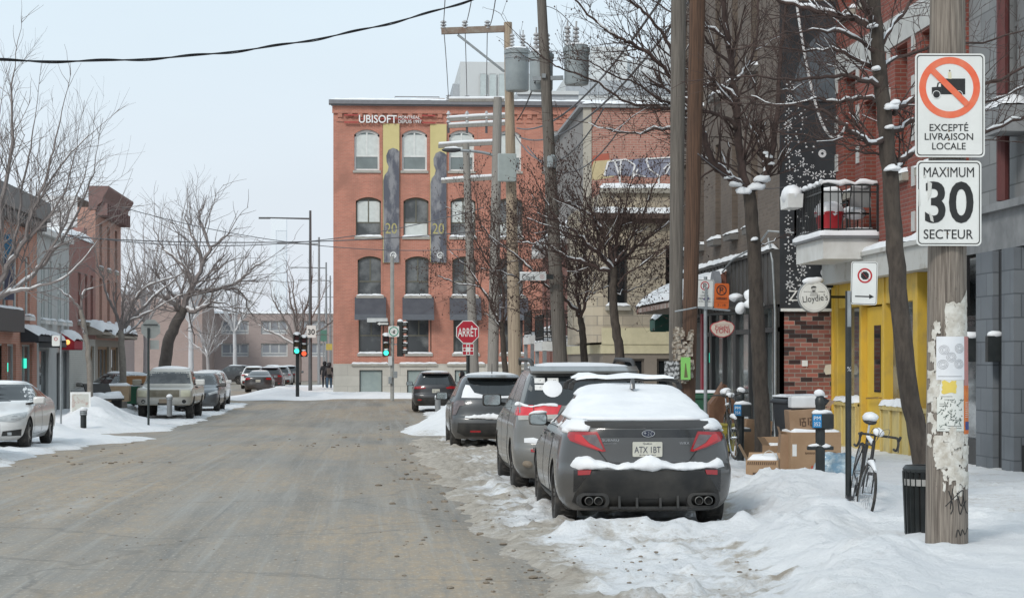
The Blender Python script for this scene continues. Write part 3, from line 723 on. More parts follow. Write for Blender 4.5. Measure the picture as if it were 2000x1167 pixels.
for p, q in seg[1:]:
    mb = MB(); d = Vector((q[0] - p[0], q[1] - p[1], 0)); n = max(6, int(d.length / .1))
    pts = [Vector((p[0], p[1], zr + .045)) + d * (k / n) for k in range(n + 1)]
    mb.tube([v + Vector((0, 0, .012 * math.sin(k * 1.9))) for k, v in enumerate(pts)], [.045 + .018 * math.sin(k * 1.3 + p[0]) for k in range(n + 1)], 8); mb.build('snow', SNOW, rl, smooth=70)
# things standing on / hung from the balcony (world coordinates)
def wp(lx, ly, z): return (X1 + ly, Y0 - lx, Z0 + z)     # local facade -> world
t = thing('planter_box', 'white planter box heaped with snow, hung outside the balcony railing', 'planter', wp(ya + .75, -1.32, zr - .22), R(-90))
mb = MB(); mb.prism([(-.36, -.11), (.36, -.11), (.44, .16), (-.44, .16)], -.15, .15); mb.build('box', WHITE, t)
mb = MB(); mb.sphere((0, 0, .16), .46, 14, 8, (1, .42, .45)); mb.build('snow', SNOW, t, smooth=80)
t = thing('bucket', 'red bucket topped with snow, on the balcony floor', 'bucket', wp(Lx(39.75), -.82, zB + .1))
mb = MB(); mb.lathe([(.22, 0), (.27, .36), (.285, .36), (.285, .40), (.25, .40)], 18); mb.build('pail', M('red_plastic', (.42, .02, .03), .4), t, smooth=40)
mb = MB(); mb.sphere((0, 0, .40), .29, 14, 8, (1, 1, .75)); mb.build('snow', SNOW, t, smooth=80)
def patio_chair(label, loc, rz):
    t = thing('patio_chair', label, 'chair', loc, rz, 'snowy chairs on the balcony')
    mb = MB(); mb.box(-.24, .24, -.22, .24, .42, .45); mb.build('seat', BLACKMETAL, t)
    mb = MB(); mb.prism([(-.24, .55), (.24, .55), (.22, .95), (-.22, .95)], .225, .25); mb.build('backrest', M('mesh_grey', (.33, .34, .34), .7), t)
    for sx in (-1, 1):
        mb = MB(); mb.tube([(sx * .24, -.24, 0), (sx * .25, -.22, .62), (sx * .25, .20, .64)], .014, 6); mb.build('arm_frame', BLACKMETAL, t)
        mb = MB(); mb.tube([(sx * .24, .26, 0), (sx * .24, .22, .45), (sx * .22, .25, .97)], .014, 6); mb.build('leg', BLACKMETAL, t)
    mb = MB(); mb.sphere((0, 0, .46), .25, 12, 8, (1, .95, .55)); mb.sphere((0, .24, .97), .2, 10, 6, (1.05, .25, .3)); mb.build('snow', SNOW, t, smooth=80)
patio_chair('grey mesh patio chair with snow on its seat, rightmost on the balcony', wp(Lx(39.8), -.32, zB + .03), R(200))
patio_chair('black patio chair half hidden by snow behind the red bucket on the balcony', wp(Lx(40.7), -.5, zB + .03), R(150))

# ---------- right: dark brick building with falafel shop, black snowflake gable
X2 = 8.5
DB, D0, DZ = row_building('dark brown brick building with black snowflake mural gable and shop awnings', X2, 57.6, 42.8, 13, 1, None, zbase=-.25)
dbrick = brick('sooty_brick', (.155, .12, .095), (.115, .09, .073), (.15, .125, .105), .22, .076, .009, stain=(.07, .055, .045), amt=.45)
W2 = D0 - 42.8; wins = []
for Y in (56.1, 53.2, 50.6, 48.2, 45.7):
    x = D0 - Y; wins += [(x - .4, x + .4, 5.0, 7.4), (x - .4, x + .4, 8.6, 11.4)]
mb = MB(); wall_panel(mb, W2, 14, wins, z0=3.2, t=.4); shell(mb, W2, 9, 14, z0=3.2); mb.build('wall', dbrick, DB)
for a, b, c, d in wins: win(DB, a, b, c, d, M('dark_brown_frame', (.03, .026, .024), .6), GLASS, y=.25, mull=0, rail=.5, sill=M('dark_stone_sill', (.16, .15, .14), .9), snow=True, sproj=.2)
# gable below the mural: multi-coloured recycled brick
mbk = brick('mixed_recycled_brick', (.25, .085, .065), (.19, .095, .08), (.26, .23, .20), .25, .092, .011, stain=(.13, .06, .05), amt=.3, dark=(.18, .22, .26))
mb = MB(); mb.quad((W2, 0, 0), (W2, 9, 0), (W2, 9, 3.2), (W2, 0, 3.2)); mb.quad((W2 - .5, 0, 0), (W2, 0, 0), (W2, 0, 3.2), (W2 - .5, 0, 3.2)); mb.build('recycled_brick_wall', mbk, DB)
mb = MB(); mb.box(W2, W2 + .02, .0, 3.0, 3.05, 9.6); mu = mb.build('mural_panel', M('mural_black', (.012, .014, .017), .7, c2=(.03, .034, .04), scale=1.2), DB)
gm = lambda px, py: (xat(px, 42.78) - X2, zat(px, py, 42.78) - DZ)      # local (y,z) on the gable
mb = MB(); rr = random.Random(5)
def flake(px, py, r, k=6):
    y, z = gm(px, py); xx = W2 + .024
    for i in range(k):
        t = math.pi * 2 * i / k; c, s = math.cos(t), math.sin(t)
        q = [(y + r * .18 * c, z + r * .18 * s), (y + r * .6 * c - r * .17 * s, z + r * .6 * s + r * .17 * c), (y + r * c, z + r * s), (y + r * .6 * c + r * .17 * s, z + r * .6 * s - r * .17 * c)]
        mb.add([(xx, a, b) for a, b in q], [(0, 1, 2, 3)])
def dot(px, py, r, sq=1.):
    y, z = gm(px, py); mb.add([(W2 + .024, a, z + (b - z) * sq) for a, b in disc((y, z), r, 8)], [tuple(range(8))])
for py in range(165, 590, 26):
    px = 1541 + 2 * math.sin(py); flake(px, py, .075 + .03 * ((py // 26) % 3 == 0), 8 if (py // 26) % 2 else 4)
    dot(px, py + 12, .028, .6); dot(px + 7, py + 7, .014); dot(px - 6, py + 8, .014)
for px, py, r in ((1566, 320, .085), (1576, 336, .09), (1591, 343, .10), (1606, 340, .10), (1626, 340, .09), (1570, 515, .10), (1568, 532, .10), (1567, 490, .07), (1558, 300, .07), (1556, 170, .09), (1563, 195, .08), (1587, 325, .05), (1557, 505, .05), (1630, 570, .08), (1612, 590, .06)): flake(px, py, r)
for i in range(130):
    px, py = rr.uniform(1552, 1636), rr.uniform(160, 590)
    if rr.random() < .75 and px > 1580: px = rr.uniform(1552, 1575)
    dot(px, py, rr.uniform(.010, .024))
mb.build('snowflake_paint', M('mural_white', (.62, .63, .64), .8), mu, fix=False)
mb = MB(); y, z = gm(1606, 300); ring(mb, (0, 0), .035, .085, -.004, .004, 20); mb2 = MB()
mb2.T = Matrix.Translation((W2 + .028, y, z)) @ Matrix.Rotation(R(90), 4, 'Z'); ring(mb2, (0, 0), .03, .085, -.004, .004, 20); mb2.build('flower_ring', M('mural_white', None), mu); mb2 = MB(); y2, z2 = gm(1610, 532); mb2.T = Matrix.Translation((W2 + .028, y2, z2)) @ Matrix.Rotation(R(90), 4, 'Z'); ring(mb2, (0, 0), .03, .085, -.004, .004, 20); mb2.build('flower_ring', M('mural_white', None), mu)
# slate arched panel on top of the gable
c = gm(1655, 175); pts = [(c[0] + 1.15 * math.cos(R(a)), c[1] - .1 + 1.5 * math.sin(R(a))) for a in range(0, 181, 12)]
mb = MB(); mb.prism([(p[0], p[1]) for p in pts] + [(c[0] - 1.15, c[1] - .25), (c[0] + 1.15, c[1] - .25)], W2 + .024, W2 + .06, 'x'); mb.build('slate_arch', M('slate', (.075, .09, .105), .7, c2=(.11, .125, .14), scale=2), DB)
# ground floor shopfront
zf0, zf1 = 3.2, 4.3
mb = MB(); mb.box(-.02, W2 + .02, -.16, .0, zf0, zf1); mb.box(0, W2, -.22, 0, zf1, zf1 + .06)
for k in range(30): x = k * W2 / 30; mb.box(x, x + .03, -.18, -.16, zf0, zf1)
mb.build('fascia', M('black_wood_fascia', (.045, .042, .04), .7, c2=(.07, .065, .06), scale=4, stretch=(6, 1, 1)), DB); snow_strip(DB, 0, W2, -.22, 0, zf1 + .06, .12)
FR = M('anthracite_frame', (.03, .031, .032), .45); mb = MB()
posts = [0, 1.0, 2.9, 3.1, 4.6, 6.0, 6.15, 7.9, 9.4, 9.6, 11.4, 12.9, 13.1, W2 - .30]
for x in posts: mb.box(x, x + .14, -.05, .1, 0, zf0)
mb.box(0, W2, -.04, .1, 2.62, 2.72); mb.box(0, W2, -.04, .12, zf0 - .06, zf0); mb.box(0, W2, -.03, .12, 0, .42); mb.build('shopfront_frame', FR, DB)
mb = MB(); mb.box(W2 - .45, W2, -.06, .1, 0, zf0); mb.build('corner_pillar', M('black_pillar', (.02, .02, .021), .5), DB)
sg2 = M('shop_glass_bright', (.10, .115, .115), .05, c2=(.30, .31, .29), scale=.9, stretch=(1.3, 1.3, 1.1), lo=.45, hi=.7, spec=.9)
mb = MB(); mb.quad((0, .05, .42), (W2, .05, .42), (W2, .05, zf0), (0, .05, zf0)); mb.build('shop_window', sg2, DB)
mb = MB(); mb.box(5.02, 5.32, -.13, -.055, .1, zf0); mb.build('red_pilaster', M('red_wood', (.36, .02, .045), .45), DB)
mb = MB(); mb.box(5.45, 5.9, .03, .045, 1.95, 2.2); mb.build('open_sign', M('green_neon', (.02, .55, .38), .4, emis=1.6), DB)
mb = MB(); mb.box(W2 - 4.6, W2 - .5, -.22, -.02, .42, .5); mb.build('window_ledge', FR, DB); snow_strip(DB, W2 - 4.6, W2 - .5, -.24, -.03, .5, .12)
# wreath-hung dark doorway
mb = MB(); mb.box(3.2, 4.5, -.02, .02, .1, 3.0); mb.build('dark_door', M('door_green', (.018, .028, .024), .5), DB)
# awning over the falafel shop
def awning(root, a, b, z1, z0, pr, m, um=None, snow=.1, val=0., name='awning', y0=-.17):
    mb = MB(); mb.prism([(y0, z1), (y0 - pr, z0), (y0 - pr, z0 - .03), (y0, z1 - .05)], a, b, 'x')
    if val: mb.box(a, b, y0 - pr - .02, y0 - pr, z0 - val, z0 - .002)
    for x in (a, b - .02): mb.prism([(y0, z1 - .05), (y0 - pr, z0 - .03), (y0 - pr, z0 - .03 - val), (y0, z0 - .03 - val)], x, x + .02, 'x')
    aw = mb.build(name, m, root)
    if snow:
        L = b - a; nx = max(5, int(L / .2)); ny = 7; _sk[0] += 1; sd = _sk[0] * 1.7
        U, V = np.meshgrid(np.linspace(0, 1, nx), np.linspace(0, 1, ny))
        pf = np.minimum(1, np.minimum(U, 1 - U) * L / .1) ** .5 * np.sin(np.pi * np.clip(V * .93 + .035, 0, 1)) ** .35
        hh = snow * pf * (.7 + .6 * fbm(U * L + sd, V * 3 + sd, 3))
        pz = z1 + (z0 - z1) * V; py = y0 + .02 - (pr + .05) * V
        q = MB(); q.add(np.stack([a + U * L, py - hh * .3, pz + hh - .01], -1).reshape(-1, 3).tolist(), grid_faces(nx, ny).tolist())
        q.build('snow', SNOW, aw, smooth=80, fix=False)
    return aw
rust = M('rust_striped_awning', (.20, .085, .06), .8, c2=(.42, .38, .34), scale=2, stretch=(5, .1, .1), lo=.48, hi=.52)
awning(DB, .2, D0 - 48.4, 4.15, 3.45, 1.0, rust, snow=.16, val=.12)
mb = MB(); x = D0 - 48.1; mb.prism(disc((x, 3.75), .38, 18), -.55, -.40); mb.build('round_sign_back', M('grey_sign_back', (.20, .21, .23), .6), DB)
awning(DB, -1.0, .1, 3.5, 3.15, .45, M('green_awning', (.02, .08, .06), .7), snow=.12, val=.3)
mb = MB(); y = -.17
for k in range(9): mb.box(W2 - 3.4 + k * .16, W2 - 3.3 + k * .16, -.5, -.4, 3.25, 3.32)
sn = mb.build('floodlight_bar', BLACKMETAL, DB)
q = MB(); q.sphere((W2 - 2.7, -.45, 3.42), .16, 10, 7, (2.2, 1, .6)); q.build('snow', SNOW, sn, smooth=80)
mb = MB(); mb.box(W2 - .6, W2 - .4, -.62, -.3, 3.15, 3.3); mb.box(W2 - .3, W2 - .15, -.7, -.2, 3.0, 3.12); wl2 = mb.build('wall_lamp', BLACKMETAL, DB)
q = MB(); q.sphere((W2 - .5, -.5, 3.38), .17, 10, 7); q.sphere((W2 - .22, -.5, 3.2), .16, 10, 7, (1, 1.3, .9)); q.sphere((W2 - .5, -.75, 3.12), .12, 10, 7); q.build('snow', SNOW, wl2, smooth=80)
mb = MB(); mb.tube([(W2 - 6.5, -.25, 4.0), (W2 - 4, -.28, 4.35), (W2 - 1.2, -.25, 4.5), (W2 - .1, -.22, 4.75), (W2 + .05, .3, 4.7)], .022, 6); mb.tube([(W2 - .1, -.22, 4.6), (W2 + .02, -.15, 4.1), (W2 + .03, -.1, 3.0), (W2 + .03, -.1, .2)], .025, 6); mb.build('conduit', STEEL, DB)
text('lettering', 'Z', WHITE, mu, (W2 + .03, *gm(1549, 577)), h=.22, rot=(R(90), 0, R(90)))
text('lettering', 'TA', WHITE, mu, (W2 + .03, *gm(1629, 573)), h=.24, rot=(R(90), 0, R(90)))
mb = MB(); mb.box(W2 + .021, W2 + .06, .02, 1.2, 3.05, 3.11); mb.build('mural_trim', WHITE, mu)
mb = MB(); y, z = gm(1572, 709); mb.box(W2, W2 + .03, y - .06, y + .06, z - .06, z + .06); mb.build('wall_socket', WHITE, DB)
mb = MB(); y, z = gm(1625, 722); mb.add([(W2 + .004, y + dx, z + dz) for dx, dz in ((-.14, .1), (-.02, .12), (.05, .09), (.2, .11), (.22, -.04), (.1, -.12), (.0, -.08), (-.13, -.1), (-.17, -.02))], [tuple(range(9))]); mb.build('paint_patch', M('plaster_patch', (.60, .56, .48), .9), DB)

# ---------- right foreground: grey stone building with sushi shop
SB, S0, SZ = row_building('grey stone building with black shop sign and blue-grey pillars at the right edge', X1, 33.88, 25.5, 12, 1, None, zbase=-.1, name='stone_building')
W3 = S0 - 25.5
gst = brick('grey_ashlar', (.25, .255, .255), (.19, .195, .2), (.13, .135, .135), .95, .42, .014, stain=(.12, .125, .13), amt=.5)
ops = [(1.6, 2.6, 5.9, 8.6), (4.6, 5.6, 5.9, 8.6)]
mb = MB(); wall_panel(mb, W3, 13, ops, z0=3.6, t=.4, y=.25); shell(mb, W3, 9, 13, z0=3.6, y=.25); mb.build('wall', gst, SB)
for o_ in ops: win(SB, *o_, M('grey_frame', (.2, .2, .2), .6), GLASS, y=.5, mull=1, rail=.5, sill=STONE_G, snow=True, sproj=-.05)
BG = brick('blue_grey_pier', (.165, .18, .195), (.135, .148, .165), (.085, .095, .105), .6, .36, .012, stain=(.08, .09, .10), amt=.4)
for a, b in ((1.65, 2.55), (3.0, 3.6), (5.2, 6.0)): MB().box(a, b, -.12, .25, 0, 3.58).build('pier', BG, SB)
mb = MB(); mb.box(0, W3, .0, .24, 3.6, 4.2); mb.box(0, W3, -.1, .24, 4.2, 4.32); mb.build('stone_band', STONE_G, SB)
mb = MB(); mb.box(0, .12, -.03, .15, 0, 3.58); mb.box(1.4, 1.64, -.03, .15, 0, 3.58); mb.box(.12, 1.4, 0, .12, 2.3, 2.42); mb.box(.12, 1.4, -.02, .15, 0, .6); mb.box(2.56, 2.99, -.03, .12, 0, 3.58); mb.box(3.61, 5.19, 0, .12, 0, .6); mb.build('shopfront_frame', FR, SB)
stg = M('street_glass', (.10, .11, .115), .04, c2=(.32, .335, .34), scale=1.0, stretch=(.5, .5, 2.4), lo=.45, hi=.68, spec=.9)
for a, b in ((.121, 1.399), (3.61, 5.19)): MB().box(a, b, .06, .07, .6, 3.55).build('shop_window', stg, SB)
mb = MB(); mb.box(-.25, 1.42, -.30, -.15, 2.62, 3.55); sb = mb.build('shop_sign', M('sushi_black', (.012, .011, .012), .35), SB)
text('lettering', 'sushi', M('sushi_white', (.75, .75, .74), .5), sb, (.78, -.303, 3.0), w=1.1, h=.24)
mb = MB(); ring(mb, (.98, 3.33), .09, .13, -.304, -.301, 20); mb.build('emblem', M('sushi_red', (.5, .03, .04), .5), sb)
mb = MB(); mb.box(.75, 1.3, -.303, -.301, 2.77, 2.80); mb.build('strapline', M('sushi_red', None), sb)
mb = MB(); mb.tube([(2.62, .02, 4.35), (2.62, .02, 13)], .1, 10); mb.build('drainpipe', M('oxblood_pipe', (.11, .03, .028), .6), SB)
mb = MB(); mb.box(2.6, 3.4, -.25, .25, 5.35, 5.75); mb.build('bracket_stone', STONE_G, SB); snow_strip(SB, 2.6, 3.4, -.27, .2, 5.75, .22)
for a in (1.5, 2.75):
    mb = MB(); mb.box(a, a + .14, -.30, -.03, 1.85, 2.25); l_ = mb.build('wall_lamp', BLACKMETAL, SB); q = MB(); q.sphere((a + .07, -.17, 2.27), .1, 10, 6, (.9, 1.3, .7)); q.build('snow', SNOW, l_, smooth=80)
mb = MB(); mb.box(-.3, 0, -.1, .3, 0, 5.0); mb.build('party_pier', M('blue_grey_pilaster', (.13, .155, .18), .6), SB)
mb = MB(); mb.tube([(-.16, -.14, 2.9), (-.16, -.14, 4.0)], .05, 8); mb.build('flag_pole_sleeve', M('green_sleeve', (.1, .32, .06), .6), SB)

# ---------- right far side of the cross street: cut-stone corner house, flats with balconies, mural building
XC = xat(1178, 64.)
CS = thing('stone_house', 'sand-coloured cut stone corner house with snowy ledges beyond the cross street', 'building', (XC, 64., zgf(64) - .1))
cz = lambda py, px=1230: zat(px, py, 64.) - (zgf(64) - .1)
cxx = lambda px: xat(px, 64.) - XC
sstone = brick('sand_ashlar', (.46, .395, .30), (.37, .315, .24), (.28, .25, .205), .62, .30, .014, stain=(.23, .20, .165), amt=.5)
ops = [(cxx(1187), cxx(1226), cz(597), cz(478)), (cxx(1300), cxx(1336), cz(597), cz(478))]
HC = cz(372)
mb = MB(); wall_panel(mb, 6, HC, ops, z0=cz(668), t=.3); shell(mb, 6, 12, HC, z0=cz(668)); mb.build('wall', sstone, CS)
for o_ in ops: win(CS, *o_, M('dark_brown_frame', None), GLASS, y=.2, mull=0, rail=.45, sill=STONE, snow=True, sproj=.15)
mb = MB(); mb.box(-.05, 6.02, -.08, .0, cz(672), cz(640)); mb.box(-.06, 6.02, -.05, 12, cz(690), cz(672) - .003); mb.build('cream_band', M('cream_band', (.56, .50, .33), .8), CS)
bo = [(.5, 1.3, .5, cz(700)), (1.7, 4.2, .5, cz(700))]
mb = MB(); wall_panel(mb, 6, cz(690) - .003, bo, t=.2); shell(mb, 6, 12, cz(690) - .004); mb.build('ground_wall', M('taupe_panel', (.23, .195, .16), .8), CS)
for o_ in bo: win(CS, *o_, M('taupe_frame', (.13, .11, .09), .6), GLASS, y=.1, mull=0, rail=0)
mb = MB(); mb.box(-.35, 6.02, -.4, .1, cz(428), cz(418)); mb.box(-.2, 6.02, -.25, .1, cz(436), cz(428) - .003); mb.build('cornice', M('brown_cornice', (.11, .075, .06), .8), CS); snow_strip(CS, -.35, 6.02, -.4, .1, cz(418), .22)
mb = MB(); mb.box(-.1, 6.02, -.15, .15, cz(377), cz(368)); mb.build('parapet', STONE, CS); snow_strip(CS, -.1, 6.02, -.15, .2, cz(368), .14)
# curved bay towards the main street
mb = MB(); n = 8; cxy = (0, 1.7)
P = [(cxy[0] - .8 * math.sin(math.pi * i / n), cxy[1] - 1.6 * math.cos(math.pi * i / n)) for i in range(n + 1)]
for (x0, y0), (x1, y1) in zip(P, P[1:]): mb.quad((x0, y0, cz(668)), (x1, y1, cz(668)), (x1, y1, cz(430)), (x0, y0, cz(430)))
mb.add([(x, y, cz(430)) for x, y in P], [tuple(range(n + 1))]); mb.add([(x, y, cz(668)) for x, y in P], [tuple(range(n + 1))]); mb.build('bay', sstone, CS, smooth=40)

FL, F0, FZ = row_building('red brick flats with black balcony railings beyond the stone corner house', XC + .6, 95, 76.2, 8, 1, None)
fbrick = brick('flats_brick', (.24, .085, .062), (.20, .07, .053), (.2, .13, .11), .23, .078, .009)
ops = [];
for k in range(6): x = 1.2 + k * 3.0; ops += [(x, x + 1.1, 3.6, 5.7), (x, x + 1.1, .6, 2.7)]
mb = MB(); wall_panel(mb, F0 - 76.2, 7.4, ops); shell(mb, F0 - 76.2, 9, 7.4); mb.build('wall', fbrick, FL)
for o_ in ops: win(FL, *o_, fwht, GLASS, mull=0, rail=.5, sill=STONE, snow=True)
mb = MB(); mb.box(-.1, F0 - 76.2, -.5, .2, 6.9, 7.4); mb.build('cornice', WHITE, FL); snow_strip(FL, -.1, F0 - 76.2, -.5, .2, 7.4, .25)
for x0_, zz in ((8.5, 3.2), (14.6, 2.9)):
    mb = MB(); mb.box(x0_, x0_ + 3.8, -1.5, -.02, zz - .35, zz); b_ = mb.build('balcony', WHITE, FL); snow_strip(b_, x0_, x0_ + 3.8, -1.52, -.05, zz, .2)
    mb = MB()
    for p, q in (((x0_, -.05), (x0_, -1.45)), ((x0_, -1.45), (x0_ + 3.8, -1.45)), ((x0_ + 3.8, -1.45), (x0_ + 3.8, -.05))):
        for zz2 in (zz + 1.0, zz + .15): mb.bar((*p, zz2), (*q, zz2), .05)
        n = int(math.dist(p, q) / .14)
        for k in range(n + 1): mb.bar((p[0] + (q[0] - p[0]) * k / n, p[1] + (q[1] - p[1]) * k / n, zz), (p[0] + (q[0] - p[0]) * k / n, p[1] + (q[1] - p[1]) * k / n, zz + 1), .025)
    mb.build('railing', BLACKMETAL, b_)
    for xx in (x0_ + .1, x0_ + 3.7):
        mb = MB(); mb.bar((xx, -1.4, 0), (xx, -1.4, zz - .35), .14); mb.build('post', STEEL, b_)

MX = xat(1146, 78.); GBD = thing('brick_building', 'brick building with graffiti mural and grey metal side wall above the stone house', 'building', (MX, 78.02, zgf(78)))
gz = lambda py: zat(1230, py, 78.) - zgf(78); gx = lambda px: xat(px, 78.) - MX
gb = brick('graffiti_wall_brick', (.42, .20, .155), (.36, .17, .135), (.42, .31, .26), .26, .09, .012, stain=(.24, .11, .09), amt=.3)
mb = MB(); mb.quad((0, 0, 0), (10, 0, 0), (10, 0, gz(212)), (0, 0, gz(212))); mb.quad((10, 0, 0), (10, 14, 0), (10, 14, gz(212)), (10, 0, gz(212))); mb.quad((0, 14, 0), (0, 14, gz(212)), (10, 14, gz(212)), (10, 14, 0)); mb.build('wall', gb, GBD)
mb = MB(); mb.box(-.12, 0, .0, 14, 0, gz(212)); mb.build('metal_side_wall', M('grey_metal_cladding', (.26, .245, .235), .7, c2=(.20, .19, .18), scale=.8), GBD)  # grey lightened to carry the haze in its colour
mb = MB(); mb.box(-.14, .18, -.05, .0, 0, gz(205)); mb.build('corner_pilaster', M('corner_cream', (.45, .42, .36), .8), GBD)
mb = MB(); mb.box(-.3, 10, -.15, 14.1, gz(211), gz(205)); mb.build('roof', M('grey_cladding', None), GBD); snow_strip(GBD, -.2, 10, -.2, .4, gz(204), .14)
def zigzag(parent, name, pts, mat, y):
    q = MB(); q.add([(gx(px), y, gz(py)) for px, py in pts], [tuple(range(len(pts)))]); return q.build(name, mat, parent, fix=False)
zigzag(GBD, 'graffiti_red', [(1136 + 12, 330), (1160, 304), (1190, 299), (1190, 318), (1165, 320), (1150, 345)], M('graffiti_red', (.42, .12, .08), .8), -.004)
zigzag(GBD, 'graffiti_yellow', [(1148, 350), (1160, 315), (1195, 312), (1200, 345), (1165, 352)], M('graffiti_yellow', (.55, .46, .27), .8), -.006)
gu = zigzag(GBD, 'graffiti_blue', [(1178, 345), (1185, 318), (1200, 310), (1228, 312), (1262, 308), (1290, 310), (1318, 306), (1318, 345), (1300, 340), (1280, 347), (1240, 345), (1210, 342)], M('graffiti_blue', (.17, .185, .26), .8, c2=(.28, .29, .34), scale=1.5), -.008)
mb = MB()
for a, b in (((1180, 344), (1188, 316)), ((1188, 316), (1222, 311)), ((1200, 312), (1210, 345)), ((1213, 313), (1210, 345)), ((1222, 311), (1240, 322)), ((1240, 322), (1234, 350)), ((1234, 350), (1246, 330)), ((1262, 310), (1268, 330)), ((1268, 330), (1290, 345)), ((1262, 310), (1318, 306)), ((1296, 330), (1318, 308)), ((1300, 340), (1312, 318)), ((1210, 345), (1212, 368)), ((1286, 340), (1287, 370)), ((1240, 340), (1262, 345))):
    mb.bar((gx(a[0]), -.012, gz(a[1])), (gx(b[0]), -.012, gz(b[1])), .07, .05)
mb.build('graffiti_outline', M('graffiti_white', (.78, .78, .78), .8), GBD)

# ---------- tall buildings far behind the office block, haze mixed into their colours
def slab(label, px0, px1, pt, Y, m, dpt=20, name='tower_block', win_=None, roofs=()):
    t = thing(name, label, 'building', (xat(px0, Y), Y, zgf(Y))); H = zat((px0 + px1) / 2, pt, Y) - zgf(Y); W = xat(px1, Y) - xat(px0, Y)
    mb = MB(); mb.box(0, W, 0, dpt, 0, H)
    for i, (a, b, py) in enumerate(roofs): mb.box(xat(a, Y) - xat(px0, Y), xat(b, Y) - xat(px0, Y), 2 + i * .7, dpt - 2 - i * .3, H, zat(a, py, Y) - zgf(Y))
    mb.build('wall', m, t)
    return t, W, H
PALE = M('hazy_concrete_far', (.58, .60, .60), .8, c2=(.54, .56, .57), scale=.15)
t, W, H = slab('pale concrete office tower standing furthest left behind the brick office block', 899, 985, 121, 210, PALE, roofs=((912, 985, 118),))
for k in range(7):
    a = 2. + k * .95; w_ = win(t, a, a + .75, H - 4.0, H - 1.2, M('hazy_frame_far', (.60, .62, .62), .8), M('hazy_pale_pane_far', (.52, .58, .58), .3), y=-.2, mull=0, rail=0, fw=.05)
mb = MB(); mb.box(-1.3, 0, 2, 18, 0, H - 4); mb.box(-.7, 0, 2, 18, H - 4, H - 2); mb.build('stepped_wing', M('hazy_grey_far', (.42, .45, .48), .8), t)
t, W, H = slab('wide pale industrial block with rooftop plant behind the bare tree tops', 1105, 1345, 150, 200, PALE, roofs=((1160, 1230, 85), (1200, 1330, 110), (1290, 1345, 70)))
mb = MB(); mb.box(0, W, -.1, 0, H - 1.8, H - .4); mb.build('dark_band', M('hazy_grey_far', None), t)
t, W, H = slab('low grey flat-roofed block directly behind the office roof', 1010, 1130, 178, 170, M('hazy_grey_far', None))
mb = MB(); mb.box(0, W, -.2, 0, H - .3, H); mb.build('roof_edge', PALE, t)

# ---------- far end of the street: low brick block, chimney tower, all with haze painted into their colours
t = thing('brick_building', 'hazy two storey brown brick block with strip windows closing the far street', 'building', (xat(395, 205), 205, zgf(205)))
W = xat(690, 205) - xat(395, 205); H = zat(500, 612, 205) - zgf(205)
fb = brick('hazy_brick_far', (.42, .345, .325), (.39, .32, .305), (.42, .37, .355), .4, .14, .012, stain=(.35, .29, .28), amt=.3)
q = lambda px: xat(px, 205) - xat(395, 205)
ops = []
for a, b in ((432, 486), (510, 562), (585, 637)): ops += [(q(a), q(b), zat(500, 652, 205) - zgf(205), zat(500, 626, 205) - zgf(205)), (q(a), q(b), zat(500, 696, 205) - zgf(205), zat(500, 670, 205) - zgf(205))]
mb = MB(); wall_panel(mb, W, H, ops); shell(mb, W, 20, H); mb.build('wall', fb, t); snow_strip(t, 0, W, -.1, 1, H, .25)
for o_ in ops: win(t, *o_, M('hazy_frame_far', None), M('hazy_pane_far', (.23, .25, .29), .3, c2=(.36, .38, .41), scale=.6), mull=2, rail=.25, fw=.14)
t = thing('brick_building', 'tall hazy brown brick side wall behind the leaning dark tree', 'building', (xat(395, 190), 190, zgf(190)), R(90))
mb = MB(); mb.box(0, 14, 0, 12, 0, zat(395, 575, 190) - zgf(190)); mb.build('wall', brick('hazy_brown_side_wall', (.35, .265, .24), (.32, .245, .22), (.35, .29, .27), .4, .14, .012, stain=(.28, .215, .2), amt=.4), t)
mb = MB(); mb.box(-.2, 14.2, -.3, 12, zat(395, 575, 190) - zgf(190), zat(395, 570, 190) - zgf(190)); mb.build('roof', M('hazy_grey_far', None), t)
t = thing('chimney_tower', 'tall pale concrete chimney fading into the haze above the far street', 'tower', (xat(545, 700), 700, 0))
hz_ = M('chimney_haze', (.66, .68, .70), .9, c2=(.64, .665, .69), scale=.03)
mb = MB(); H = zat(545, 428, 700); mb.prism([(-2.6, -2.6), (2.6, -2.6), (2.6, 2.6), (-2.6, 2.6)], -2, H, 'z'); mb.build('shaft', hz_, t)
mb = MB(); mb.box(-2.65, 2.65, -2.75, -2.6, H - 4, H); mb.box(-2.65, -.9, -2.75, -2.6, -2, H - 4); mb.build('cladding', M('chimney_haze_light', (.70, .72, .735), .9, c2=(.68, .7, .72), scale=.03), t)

# ---------- left row, wall and trim colours paled a little to imitate haze
XL = -12.5
def lrow(label, pxa, pxb, top, m, name='brick_building', depth=8.):
    Ya, Yb = yatx(pxa, XL), yatx(pxb, XL); t, Y0_, Z_ = row_building(label, XL, Ya, Yb, 0, -1, None, name=name)
    return t, Yb - Ya, Y0_, Z_
lz = lambda py, Y, Z_: CAMZ - (py - HOR) / F * dep(XL, Y) - Z_
L1, WL, Y1, Z1 = lrow('orange-red brick shop with dark cornice and black signs at the left edge', -60, 72, 400, None)
lb = brick('orange_brick', (.52, .235, .165), (.45, .20, .14), (.48, .35, .29), .23, .08, .009, stain=(.27, .10, .07), amt=.3)
H = 7.0; ops = [(a, a + 1.0, 3.75, 5.9) for a in (1.2, 3.4, 5.6, 7.6, 10.0, 12.0, 14.0, 15.9) if a < WL - 1.1]
shopo = [(WL - 6.6, WL - 4.4, .5, 2.75), (WL - 3.2, WL - 1.0, .15, 2.75), (2, 6.5, .4, 2.75)]
mb = MB(); wall_panel(mb, WL, H, ops + shopo); shell(mb, WL, 8, H); mb.build('wall', lb, L1)
